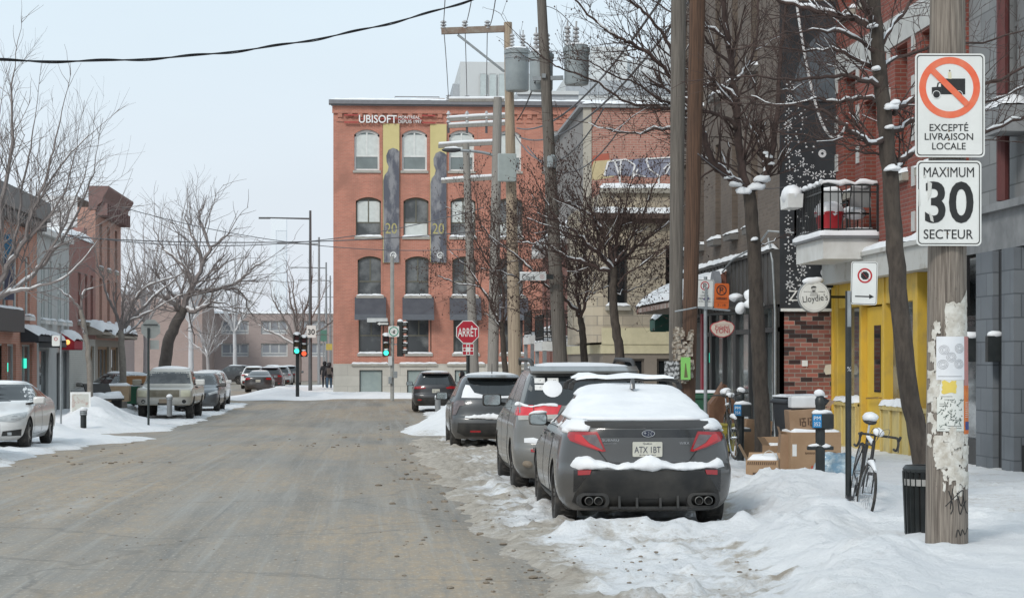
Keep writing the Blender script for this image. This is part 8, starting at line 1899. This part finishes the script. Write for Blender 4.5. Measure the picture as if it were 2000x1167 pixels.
# wheeled bins
def wheelie(label, px, Y, pyb, pyt, w_, m, rz=0):
    b = at(px, pyb, Y); H = zat(px, pyt, Y) - b.z; o = thing('wheelie_bin', label, 'bin', b, rz); mb = MB(); d = w_ * 1.05
    mb.add([(-w_ * .42, -d * .40, .04), (w_ * .42, -d * .40, .04), (w_ * .42, d * .40, .04), (-w_ * .42, d * .40, .04), (-w_ * .5, -d * .5, H - .1), (w_ * .5, -d * .5, H - .1), (w_ * .5, d * .5, H - .1), (-w_ * .5, d * .5, H - .1)], [(0, 3, 2, 1), (4, 5, 6, 7), (0, 1, 5, 4), (1, 2, 6, 5), (2, 3, 7, 6), (3, 0, 4, 7)]); mb.build('body', m, o, bev=.03)
    mb = MB(); mb.box(-w_ * .54, w_ * .54, -d * .54, d * .56, H - .12, H - .07); mb.build('rim', m, o, bev=.015)
    mb = MB(); mb.add([(-w_ * .53, -d * .55, H - .07), (w_ * .53, -d * .55, H - .07), (w_ * .53, d * .55, H - .07), (-w_ * .53, d * .55, H - .07), (-w_ * .42, -d * .42, H - .01), (w_ * .42, -d * .42, H - .01), (w_ * .42, d * .42, H), (-w_ * .42, d * .42, H)], [(0, 3, 2, 1), (4, 5, 6, 7), (0, 1, 5, 4), (1, 2, 6, 5), (2, 3, 7, 6), (3, 0, 4, 7)]); mb.build('lid', m, o, bev=.012)
    for sx in (-1, 1): mb = MB(); mb.lathe([(.10, -.03), (.10, .03)], 18, (sx * w_ * .5, d * .42, .10), 'x'); mb.build('wheel', RUBBER, o)
    mb = MB(); mb.tube([(-w_ * .4, d * .56, H - .1), (-w_ * .4, d * .68, H - .08), (w_ * .4, d * .68, H - .08), (w_ * .4, d * .56, H - .1)], .018, 6); mb.build('handle', m, o); snow_blanket(o, [(-w_ * .5, -d * .5), (w_ * .5, -d * .5), (w_ * .5, d * .5), (-w_ * .5, d * .5)], H - .01, .035, px * .1); return o
wheelie('black wheeled bin standing against the recycled brick wall behind the boxes', 1562, 31.5, 905, 772, .66, M('bin_charcoal', (.022, .025, .030), .5, c2=(.03, .033, .038)), R(8)); wheelie('green wheeled bin behind the sports sedan and the brown paper bag', 1368, 35., 880, 764, .62, M('bin_green', (.025, .10, .055), .5), R(-6))
# cardboard
CB = M('cardboard', (.36, .235, .14), .85, c2=(.30, .19, .11), scale=3); CB2 = M('cardboard_worn', (.31, .20, .125), .85, c2=(.25, .155, .09), scale=4); CBD = M('cardboard_inside', (.22, .14, .085), .9); STYRO = M('styrofoam', (.66, .67, .68), .8)
PRB = M('print_brown', (.09, .05, .03), .8); PRR = M('print_red', (.45, .07, .04), .8)
def carton(label, c, w_, d, h_, rz=0, m=CB, tilt=0., flaps=(), snow=0., name='cardboard_box'):
    o = thing(name, label, 'box', c, rz); o.rotation_euler = (0, tilt, rz); mb = MB(); t = .008
    if flaps:
        mb.box(-w_ / 2, w_ / 2, -d / 2, -d / 2 + t, 0, h_); mb.box(-w_ / 2, w_ / 2, d / 2 - t, d / 2, 0, h_); mb.box(-w_ / 2, -w_ / 2 + t, -d / 2 + t, d / 2 - t, 0, h_); mb.box(w_ / 2 - t, w_ / 2, -d / 2 + t, d / 2 - t, 0, h_); mb.box(-w_ / 2, w_ / 2, -d / 2, d / 2, -.005, .0)
    else: mb.box(-w_ / 2, w_ / 2, -d / 2, d / 2, 0, h_)
    mb.build('carton', m, o, bev=.006 if not flaps else 0)
    for sd, ln, an in flaps:
        mb = MB(); a = R(an)
        if sd in 'lr':
            x = w_ / 2 * (-1 if sd == 'l' else 1); k = -1 if sd == 'l' else 1; mb.quad((x, -d / 2, h_), (x, d / 2, h_), (x + k * ln * math.cos(a), d / 2 * .96, h_ + ln * math.sin(a)), (x + k * ln * math.cos(a), -d / 2 * .96, h_ + ln * math.sin(a)))
        else:
            y = d / 2 * (-1 if sd == 'f' else 1); k = -1 if sd == 'f' else 1; mb.quad((-w_ / 2, y, h_), (w_ / 2, y, h_), (w_ / 2 * .96, y + k * ln * math.cos(a), h_ + ln * math.sin(a)), (-w_ / 2 * .96, y + k * ln * math.cos(a), h_ + ln * math.sin(a)))
        mb.build('flap', m, o, fix=False)
    if snow: snow_blanket(o, [(-w_ / 2 + .02, -d / 2 + .02), (w_ / 2 - .02, -d / 2 + .02), (w_ / 2 - .02, d / 2 - .02), (-w_ / 2 + .02, d / 2 - .02)], h_ - (.0 if not flaps else snow * .4), snow, label.__len__() * .7, step=.06)
    return o
Yb = 27.3; c = at(1592, 948, Yb); c.y += .3
bb = carton('largest brown cardboard box with red stripes, bottom of the stack behind the parking post', c, .70, .55, .72, R(4), snow=.05); mb = MB()
for k in range(3): mb.prism([(-.10 + k * .10, .05), (-.065 + k * .10, .05), (-.03 + k * .10, .27), (-.065 + k * .10, .27)], -.279, -.2755)
mb.build('red_stripes', PRR, bb); text('lettering', 'BANANA LEAF FOODS', PRB, bb, (.02, -.277, .44), w=.34, h=.028); text('lettering', 'KEEP DRY', PRB, bb, (.22, -.277, .44), w=.12, h=.026)
mb = MB(); mb.box(-.33, -.27, -.278, -.2755, .40, .56); mb.build('label', WHITE, bb)
c2 = c + Vector((-.03, .0, .76)); ub = carton('middle-sized brown cardboard box with dark characters, lying on the largest box', c2, .56, .46, .27, R(-3), m=CB2, tilt=R(-4), snow=.0); mb = MB()
for k in range(3):
    x = -.10 + k * .11; mb.box(x - .045, x - .03, -.235, -.231, .06, .16); mb.box(x - .02, x + .04, -.235, -.231, .145, .16); mb.box(x - .02, x + .04, -.235, -.231, .10, .112); mb.box(x - .015, x - .003, -.235, -.231, .05, .10); mb.box(x + .026, x + .038, -.235, -.231, .05, .10); mb.box(x - .015, x + .038, -.235, -.231, .045, .057); mb.box(x + .006, x + .016, -.235, -.231, .10, .16)
mb.build('characters', PRB, ub)
mb = MB(); mb.quad((.28, -.20, .28), (.28, .2, .28), (.36, .2, .36), (.36, -.2, .36)); mb.build('flap', CB2, ub)
o = thing('styrofoam_box', 'white styrofoam lid standing on top of the stacked cardboard boxes', 'box', c2 + Vector((-.06, .02, .285)), R(-3)); mb = MB(); mb.box(-.19, .19, -.16, .16, 0, .15); mb.build('lid', STYRO, o, bev=.015); mb = MB(); mb.box(-.17, .17, -.14, .14, .148, .16); mb.build('rim', WHITE, o)
c = at(1533, 945, 27.5); c.y += .15; carton('narrow tall flattened cardboard leaning left of the largest box', c, .17, .40, .68, R(-6), m=CB2, tilt=R(4), flaps=(('l', .10, 70),)); c = at(1516, 905, 28.4); carton('small torn cardboard box behind the open box', c, .30, .28, .26, R(12), m=CB, flaps=(('l', .14, 55), ('b', .12, 70)), snow=.06)
c = at(1496, 952, 26.3); c.y += .2; ob = carton('open low cardboard box full of snow, nearest the sports sedan', c, .42, .46, .36, R(-14), flaps=(('l', .22, 62), ('b', .12, 40)), snow=.09); mb = MB()
for k in range(14): x = -.19 + k * .027; mb.prism([(x, .30), (x + .012, .30), (x + .018, .34), (x + .006, .34)], -.2345, -.2315)
mb.box(-.12, -.05, -.2345, -.2315, .09, .20); mb.box(0., .09, -.2345, -.2315, .16, .18); mb.box(.02, .07, -.2345, -.2315, .10, .14); mb.build('print', PRB, ob)
mb = MB(); mb.tube(resample([Vector((-.05, -.1, .38)), Vector((.08, -.14, .48)), Vector((.18, -.16, .40)), Vector((.19, -.22, .2))], 4), .006, 5); mb.build('strap', M('strap_white', (.6, .58, .52), .6), ob)
o = thing('plastic_bag', 'translucent blue recycling bag slumped right of the cardboard stack', 'bag', at(1634, 935, 26.6)); bm = bmesh.new(); bmesh.ops.create_icosphere(bm, subdivisions=4, radius=.30)
for v in bm.verts:
    k = float(fbm(np.array(v.co.x * 7 + 3), np.array(v.co.y * 7 + v.co.z * 5), 3)); v.co *= .75 + .5 * k; v.co.z = max(-.1, v.co.z * .75)
me = bpy.data.meshes.new('bag'); bm.to_mesh(me); bm.free(); me.materials.append(M('blue_film', (.22, .36, .47), .25, c2=(.55, .62, .64), scale=7, lo=.4, hi=.62, spec=.7, bmp=.6)); link('film', me, o, (0, 0, .12))
o = thing('paper_bag', 'big crumpled brown paper bag beside the green bin', 'bag', at(1410, 868, 33.6)); bm = bmesh.new(); bmesh.ops.create_cube(bm, size=1); bmesh.ops.subdivide_edges(bm, edges=bm.edges, cuts=5, use_grid_fill=True)
for v in bm.verts:
    x, y, z = v.co; k = float(fbm(np.array(x * 4 + 13), np.array(y * 4 + z * 5), 3)) - .5; tz = z + .5; v.co = Vector((x * (.52 - .10 * tz) * (1 if tz < .7 else max(.1, 1 - (tz - .7) * 3.2 * (1 if x < .2 else .8))) + k * .10, y * .4 + k * .12, tz * 1.02 + k * .08 - abs(x) * .1 * (tz > .8)))
me = bpy.data.meshes.new('bag'); bm.to_mesh(me); bm.free(); me.materials.append(M('kraft_paper', (.18, .095, .055), .85, c2=(.13, .065, .04), scale=5, bmp=.5)); link('paper', me, o)
carton('flattened brown cardboard pile behind the far bicycle', at(1468, 893, 32.9), .45, .4, .62, R(10), m=CB2, tilt=R(6)); o = thing('recycling_crate', 'olive yellow recycling crate below the brown paper bag', 'crate', at(1406, 880, 32.4)); mb = MB(); mb.add([(-.2, -.15, 0), (.2, -.15, 0), (.2, .15, 0), (-.2, .15, 0), (-.26, -.19, .42), (.26, -.19, .42), (.26, .19, .42), (-.26, .19, .42)], [(0, 3, 2, 1), (4, 5, 6, 7), (0, 1, 5, 4), (1, 2, 6, 5), (2, 3, 7, 6), (3, 0, 4, 7)]); mb.build('tub', M('olive_plastic', (.30, .25, .04), .5), o, bev=.01); mb = MB(); mb.box(-.28, .28, -.21, .21, .40, .44); mb.build('rim', M('olive_plastic', None), o, bev=.01)
# bicycles
def bicycle(label, loc, rz, drop=True, leanx=0., steer=0., frame_m=None, cap=True):
    o = thing('bicycle', label, 'bicycle', loc); o.rotation_euler = (leanx, 0, rz); fm = frame_m or M('bike_black', (.015, .015, .017), .35); r = .33
    rw, fw, bb_, st, hd = Vector((-.52, 0, r)), Vector((.52, 0, r)), Vector((-.08, 0, .28)), Vector((-.24, 0, .80)), Vector((.36, 0, .84)); h2 = Vector((.39, 0, .72))
    mb = MB()
    for a, b_, rr in ((bb_, st, .016), (st + Vector((.02, 0, -.06)), hd, .016), (bb_, h2, .018), (hd + Vector((-.02, 0, .05)), h2 + Vector((.02, 0, -.03)), .019)): mb.tube([a, b_], rr, 8)
    for y in (-.05, .05): mb.tube([bb_ + Vector((0, y * .6, 0)), rw + Vector((0, y, 0))], .010, 6); mb.tube([st + Vector((0, y * .4, -.08)), rw + Vector((0, y, 0))], .009, 6)
    mb.build('frame', fm, o, smooth=50)
    def whl(c, ang, nm='wheel'):
        w_ = link(nm, None, o, c); w_.rotation_euler = (0, 0, ang); mb = MB(); N = 40; mb.tube([(r * math.cos(2 * math.pi * i / N), 0, r * math.sin(2 * math.pi * i / N)) for i in range(N + 1)], .017, 7, cap=False); mb.build('tyre', RUBBER, w_, smooth=60)
        mb = MB(); mb.tube([((r - .022) * math.cos(2 * math.pi * i / N), 0, (r - .022) * math.sin(2 * math.pi * i / N)) for i in range(N + 1)], .009, 5, cap=False)
        for i in range(20): t = 2 * math.pi * i / 20; mb.tube([(.02 * math.cos(t + .6), .025 * (-1) ** i, .02 * math.sin(t + .6)), ((r - .025) * math.cos(t), 0, (r - .025) * math.sin(t))], .0016, 3)
        mb.tube([(0, -.05, 0), (0, .05, 0)], .02, 8); mb.build('rim', CHROME, w_)
    whl(rw, 0); whl(fw, steer)
    mb = MB(); ax = Matrix.Rotation(steer, 4, 'Z')
    for y in (-.05, .05): mb.tube([h2 + Vector((.01, y * .6, -.02)), fw + (ax @ Vector((-.03, y, .20))), fw + (ax @ Vector((0, y, 0)))], [.012, .011, .008], 6)
    mb.build('fork', fm, o, smooth=50); mb = MB(); top = hd + Vector((-.02, 0, .12)); mb.tube([hd, top], .013, 6); f = ax @ Vector((.09, 0, .01)); mb.tube([top, top + f], .013, 6); hp = top + f
    if drop:
        for sy in (-1, 1):
            pts = [Vector((0, 0, 0)), Vector((0, sy * .19, .0)), Vector((.07, sy * .21, .0)), Vector((.11, sy * .215, -.06)), Vector((.05, sy * .22, -.13)), Vector((-.05, sy * .22, -.14))]; mb.tube(resample([hp + (ax @ p) for p in pts], 4), .014, 7); b_ = hp + (ax @ Vector((.10, sy * .215, -.01))); mb.tube([b_, b_ + (ax @ Vector((.04, 0, .05)))], .016, 6); mb.tube([b_ + Vector((0, 0, .02)), b_ + (ax @ Vector((.05, 0, -.12)))], .006, 5)
    else:
        mb.tube(resample([hp + (ax @ p) for p in (Vector((-.12, -.31, .03)), Vector((-.03, -.16, .03)), Vector((0, 0, 0)), Vector((-.03, .16, .03)), Vector((-.12, .31, .03)))], 4), .013, 7)
    mb.build('handlebar', BLACK, o, smooth=50); mb = MB()
    for sy in (-1, 1): mb.tube(resample([hp + (ax @ p) for p in (Vector((.05, sy * .1, 0)), Vector((.12, sy * .09, .10)), Vector((.1, sy * .02, .08)), Vector((0, 0, -.06)))], 4), .004, 4)
    mb.build('brake_cable', M('cable_pale', (.16, .15, .12), .5), o); mb = MB(); sp = st + Vector((-.06, 0, .16)); mb.tube([st, sp], .013, 6); mb.build('seat_post', CHROME, o); mb = MB(); mb.sphere(sp + Vector((0, 0, .02)), .13, 14, 8, (1.05, .62, .28)); mb.build('saddle', BLACK, o, smooth=60)
    mb = MB(); mb.lathe([(.09, -.003), (.09, .003)], 22, (bb_.x, -.05, bb_.z), 'y'); mb.tube([bb_ + Vector((0, -.06, 0)), bb_ + Vector((.10, -.07, -.13))], .010, 5); mb.tube([bb_ + Vector((0, .06, 0)), bb_ + Vector((-.10, .07, .13))], .010, 5); mb.box(bb_.x + .06, bb_.x + .14, -.15, -.07, bb_.z - .14, bb_.z - .12); mb.box(bb_.x - .14, bb_.x - .06, .07, .15, bb_.z + .12, bb_.z + .14); mb.build('crankset', M('crank_dark', (.08, .08, .085), .4, metal=.6), o)
    q = MB(); q.sphere(sp + Vector((0, 0, .07)), .12, 12, 8, (1.05, .75, .5)); q.sphere(hp + Vector((-.02, 0, .03)), .06, 10, 6, (1.3, 1.1, .7)); q.tube([st + (hd - st) * .15 + Vector((0, 0, .02)), st + (hd - st) * .85 + Vector((0, 0, .02))], .020, 6); q.tube([fw + (ax @ Vector((.20, 0, .30))), fw + (ax @ Vector((0, 0, .36))), fw + (ax @ Vector((-.18, 0, .31)))], [.02, .036, .02], 6); q.build('snow', SNOW, o, smooth=80); return o
f1 = at(1702, 980, 22.05); bk = bicycle('black road bicycle with drop handlebars leaning on the no-stopping sign post', Vector((f1.x - .05, f1.y + .46, .10)), R(-98), True, R(-9), R(8)); bk.rotation_euler.y = R(10)
f2 = at(1446, 895, 31.6); bk2 = bicycle('dark bicycle with flat handlebars and snow cap, between sports sedan and second tree', Vector((f2.x - .05, f2.y + .5, f2.z + .0)), R(-94), False, R(4), R(8)) 
# left pavement furniture
def bollard(label, px, Y, pyb, pyt, m):
    b = at(px, pyb, Y); o = thing('bollard', label, 'bollard', b, 0); H = zat(px, pyt, Y) - b.z; mb = MB(); mb.lathe([(.085, -.2), (.085, H * .70), (.10, H * .72), (.10, H * .88), (.06, H * .95)], 16); mb.build('post', m, o, smooth=40)
    for k in (.76, .84): mb = MB(); mb.lathe([(.102, H * k - .02), (.104, H * k), (.102, H * k + .02)], 16, cap=False); mb.build('ring', STEEL, o)
    q = MB(); q.sphere((0, 0, H * .94), .10, 12, 8, (1, 1, .8)); q.build('snow', SNOW, o, smooth=80); return o
bollard('black bollard with snow cap in front of the sandwich board', 163, 58.2, 843, 797, BLACKMETAL); bollard('silver-grey bollard with snow cap before the beige pickup', 331, 66.5, 800, 772, M('bollard_grey', (.22, .225, .23), .5)); bollard('snow-capped bollard between the snow mound and the charcoal crossover', 855, 62., 790, 774, M('bollard_grey', None))
b = at(157, 829, 62.); o = thing('sandwich_board', 'white-framed sandwich board with pictures on the left corner', 'sign', b, R(8)); H = .98
for k, sgn in ((0, -1), (1, 1)):
    mb = MB(); y0_, y1_ = sgn * .28, sgn * .03
    P = lambda x, z, dy=0: (x, y0_ + (y1_ - y0_) * z / H + dy, z)
    mb.add([P(-.30, 0), P(.30, 0), P(.30, H), P(-.30, H)] + [P(-.30, 0, .03 * -sgn), P(.30, 0, .03 * -sgn), P(.30, H, .03 * -sgn), P(-.30, H, .03 * -sgn)], [(0, 1, 2, 3), (7, 6, 5, 4), (0, 4, 5, 1), (1, 5, 6, 2), (2, 6, 7, 3), (3, 7, 4, 0)]); pn = mb.build('panel', WHITE, o)
    if k == 0: mb = MB(); mb.add([P(-.24, .12, -.006), P(.24, .12, -.006), P(.24, H - .06, -.006), P(-.24, H - .06, -.006)], [(0, 1, 2, 3)]); mb.build('picture', M('board_picture', (.50, .50, .46), .6, c2=(.32, .13, .10), scale=5, lo=.5, hi=.68), pn)
b = at(207, 797, 71.); o = thing('bench', 'dark wooden bench with snow on its seat beside the left sapling', 'bench', b, R(60)); mb = MB(); mb.box(-.7, .7, -.25, .2, .28, .34); mb.build('seat', BLACK, o); mb = MB(); mb.add([(-.7, .2, .34), (.7, .2, .34), (.7, .42, .85), (-.7, .42, .85), (-.7, .24, .34), (.7, .24, .34), (.7, .46, .85), (-.7, .46, .85)], [(0, 1, 2, 3), (7, 6, 5, 4), (0, 4, 5, 1), (1, 5, 6, 2), (2, 6, 7, 3), (3, 7, 4, 0)]); mb.build('backrest', BLACK, o)
for sx in (-.6, .6): mb = MB(); mb.box(sx - .04, sx + .04, -.2, .2, 0, .28); mb.build('leg', BLACK, o)
snow_blanket(o, [(-.68, -.25), (.68, -.25), (.68, .2), (-.68, .2)], .34, .2, 5.)
b = at(212, 783, 74.); o = thing('planter_box', 'pale wooden planter trough behind the snowy bench', 'planter', b, R(90)); mb = MB(); mb.prism([(-.35, 0), (.35, 0), (.38, .55), (-.38, .55)], -.75, .75); mb.build('box', M('pale_wood', (.40, .29, .19), .7, c2=(.34, .24, .15)), o); snow_blanket(o, [(-.36, -.73), (.36, -.73), (.36, .73), (-.36, .73)], .55, .08, 8.)
b = at(262, 785, 80.); wheelie('green wheeled bin with orange tub beside the pale forked tree', 257, 80., 790, 752, .7, M('bin_green', None), R(20)); wheelie('dark wheeled bin right of the green one on the left kerb', 272, 80.5, 792, 752, .6, M('bin_charcoal', None), R(-10)); o = thing('tub', 'orange tub resting on the left green bin', 'tub', at(262, 752, 80.)); mb = MB(); mb.add([(-.4, -.2, 0), (.4, -.2, 0), (.4, .2, 0), (-.4, .2, 0), (-.46, -.25, .35), (.46, -.25, .35), (.46, .25, .35), (-.46, .25, .35)], [(0, 3, 2, 1), (4, 5, 6, 7), (0, 1, 5, 4), (1, 2, 6, 5), (2, 3, 7, 6), (3, 0, 4, 7)]); mb.build('shell', M('orange_tub', (.45, .22, .09), .6), o); mb = MB(); mb.box(-.48, .48, -.27, .27, .33, .37); mb.build('rim', M('orange_tub', None), o)
o = thing('garbage_bag', 'black garbage bag on the snow by the dark wheeled bin', 'bag', at(284, 795, 79.)); mb = MB(); mb.sphere((0, 0, .25), .36, 14, 9, (1, .8, .8)); mb.build('film', M('bag_black', (.02, .02, .022), .35, bmp=.8, scale=9, bdist=.05), o, smooth=80); mb = MB(); mb.tube([(0, 0, .5), (.03, 0, .58), (.08, .02, .62)], [.04, .02, .05], 7); mb.build('knot', M('bag_black', None), o)

# ================================================================== PEOPLE
def person(label, px, Y, pyb, H=1.75, rz=0, stride=.25, coat=(.03, .03, .035), legs=(.04, .045, .055), hood=True, pack=None, skin=(.42, .27, .2)):
    b = at(px, pyb, Y); o = thing('person', label, 'person', b, rz); k = H / 1.75; st = stride
    J = {'pel': (0, 0, .95), 'wai': (0, .01, 1.10), 'che': (0, .0, 1.32), 'nek': (0, .01, 1.47), 'hb': (0, .03, 1.56), 'hd': (0, .035, 1.66), 'ht': (0, .02, 1.75)}
    E = [('pel', 'wai'), ('wai', 'che'), ('che', 'nek'), ('nek', 'hb'), ('hb', 'hd'), ('hd', 'ht')]; rad = {'pel': .165, 'wai': .165, 'che': .185, 'nek': .085, 'hb': .085, 'hd': .115, 'ht': .06}
    for s_, n_ in ((-1, 'l'), (1, 'r')):
        f = st * s_
        J.update({'h' + n_: (.10 * s_, 0, .88), 'k' + n_: (.11 * s_, f * .55 + .03, .50), 'a' + n_: (.11 * s_, f * 1.1 - (.06 if f < 0 else 0), .09 + (.05 if f < 0 else 0)), 't' + n_: (.12 * s_, f * 1.1 + .17, .05), 's' + n_: (.19 * s_, 0, 1.40), 'e' + n_: (.27 * s_, -f * .3 - .03, 1.13), 'w' + n_: (.25 * s_, -f * .6 + .10, .92), 'f' + n_: (.24 * s_, -f * .65 + .14, .83)})
        E += [('pel', 'h' + n_), ('h' + n_, 'k' + n_), ('k' + n_, 'a' + n_), ('a' + n_, 't' + n_), ('che', 's' + n_), ('s' + n_, 'e' + n_), ('e' + n_, 'w' + n_), ('w' + n_, 'f' + n_)]
        rad.update({'h' + n_: .115, 'k' + n_: .078, 'a' + n_: .055, 't' + n_: .042, 's' + n_: .095, 'e' + n_: .068, 'w' + n_: .05, 'f' + n_: .04})
    names = list(J); me = bpy.data.meshes.new('body'); me.from_pydata([tuple(v * k for v in J[n_]) for n_ in names], [(names.index(a), names.index(c)) for a, c in E], []); ob = link('tmp', me)
    m = ob.modifiers.new('s', 'SKIN'); m.use_smooth_shade = True; lay = me.skin_vertices[0].data if me.skin_vertices else None
    if lay is None: me.skin_vertices.new() if hasattr(me.skin_vertices, 'new') else None; lay = me.skin_vertices[0].data
    for i, n_ in enumerate(names): lay[i].radius = (rad[n_] * k, rad[n_] * k * (.8 if n_ in ('pel', 'wai', 'che') else 1)); lay[i].use_root = n_ == 'pel'
    ob.modifiers.new('d', 'SUBSURF').levels = 1; bpy.context.view_layer.update(); me2 = bpy.data.meshes.new_from_object(ob.evaluated_get(bpy.context.evaluated_depsgraph_get())); bpy.data.objects.remove(ob)
    me2.name = 'body'; key = '%.3f' % coat[0] + '%.3f' % legs[2]
    for mt in (M('coat_' + key, coat, .85), M('legs_' + key, legs, .85), M('skin', skin, .6), M('boots', (.03, .025, .02), .7)): me2.materials.append(mt)
    for p in me2.polygons:
        z = p.center.z / k; x, y = p.center.x / k, p.center.y / k; p.material_index = 3 if z < .13 else 1 if z < .80 and abs(x) < .215 else 2 if (z < .89 and abs(x) > .2) else 0
        if z > 1.50: p.material_index = 2 if (not hood or (y > .09 and z < 1.70)) else 0
    body = link('body', me2, o)
    mb = MB(); mb.sphere((0, .005 * k, 1.645 * k), .142 * k, 14, 10, (1, 1.05, 1.12)); hm = mb.mesh('hood', M('coat_' + key, None) if hood else M('hair_dark', (.03, .022, .018), .8), 70)
    bm = bmesh.new(); bm.from_mesh(hm); bmesh.ops.delete(bm, geom=[v for v in bm.verts if v.co.y > .075 * k or (not hood and v.co.z < 1.62 * k and v.co.y > -.02)], context='VERTS'); bm.to_mesh(hm); bm.free(); link('hood' if hood else 'hair', hm, o)
    mb = MB()
    for sx in (-1, 1): mb.sphere((.038 * sx * k, .142 * k, 1.655 * k), .010 * k, 6, 4)
    mb.build('eyes', SIGNBLACK, o); mb = MB(); mb.sphere((0, .15 * k, 1.63 * k), .016 * k, 6, 5, (.8, 1, 1.5)); mb.build('nose', M('skin', None), o)
    for sx in (-1, 1):
        wx, wy, wz = (v * k for v in J['f' + ('l' if sx < 0 else 'r')]); mb = MB()
        for i in range(4): a = (i - 1.5) * .018; mb.tube([(wx, wy + a, wz), (wx - .004 * sx, wy + a + .01, wz - .05 * (1 - abs(i - 1.4) * .12)), (wx - .02 * sx, wy + a + .012, wz - .085 * (1 - abs(i - 1.4) * .12))], [.010, .009, .007], 6)
        mb.tube([(wx, wy + .03, wz + .03), (wx - .02 * sx, wy + .055, wz - .02)], [.011, .008], 6); mb.build('glove', M('glove_dark', (.025, .025, .027), .8), o, smooth=60)
    if pack: mb = MB(); mb.box(-.15 * k, .15 * k, -.32 * k, -.16 * k, 1.02 * k, 1.42 * k); mb.build('backpack', M('pack', pack, .8), o, bev=.05, smooth=50)
    return o
person('pedestrian in dark coat, blue jeans and grey backpack walking away on the far pavement', 643, 133., 762, 1.78, 0, .22, (.045, .04, .045), (.06, .11, .17), True, (.12, .10, .09))
person('pedestrian in black hooded coat just left of the one with the backpack', 634, 134., 757, 1.70, 0, -.2, (.018, .018, .022), (.03, .032, .04), True)
person('hooded pedestrian in black seen above the bonnet line right of the charcoal crossover', 902, 93., 800, 1.72, R(100), .2, (.016, .016, .018), (.02, .02, .025), True)
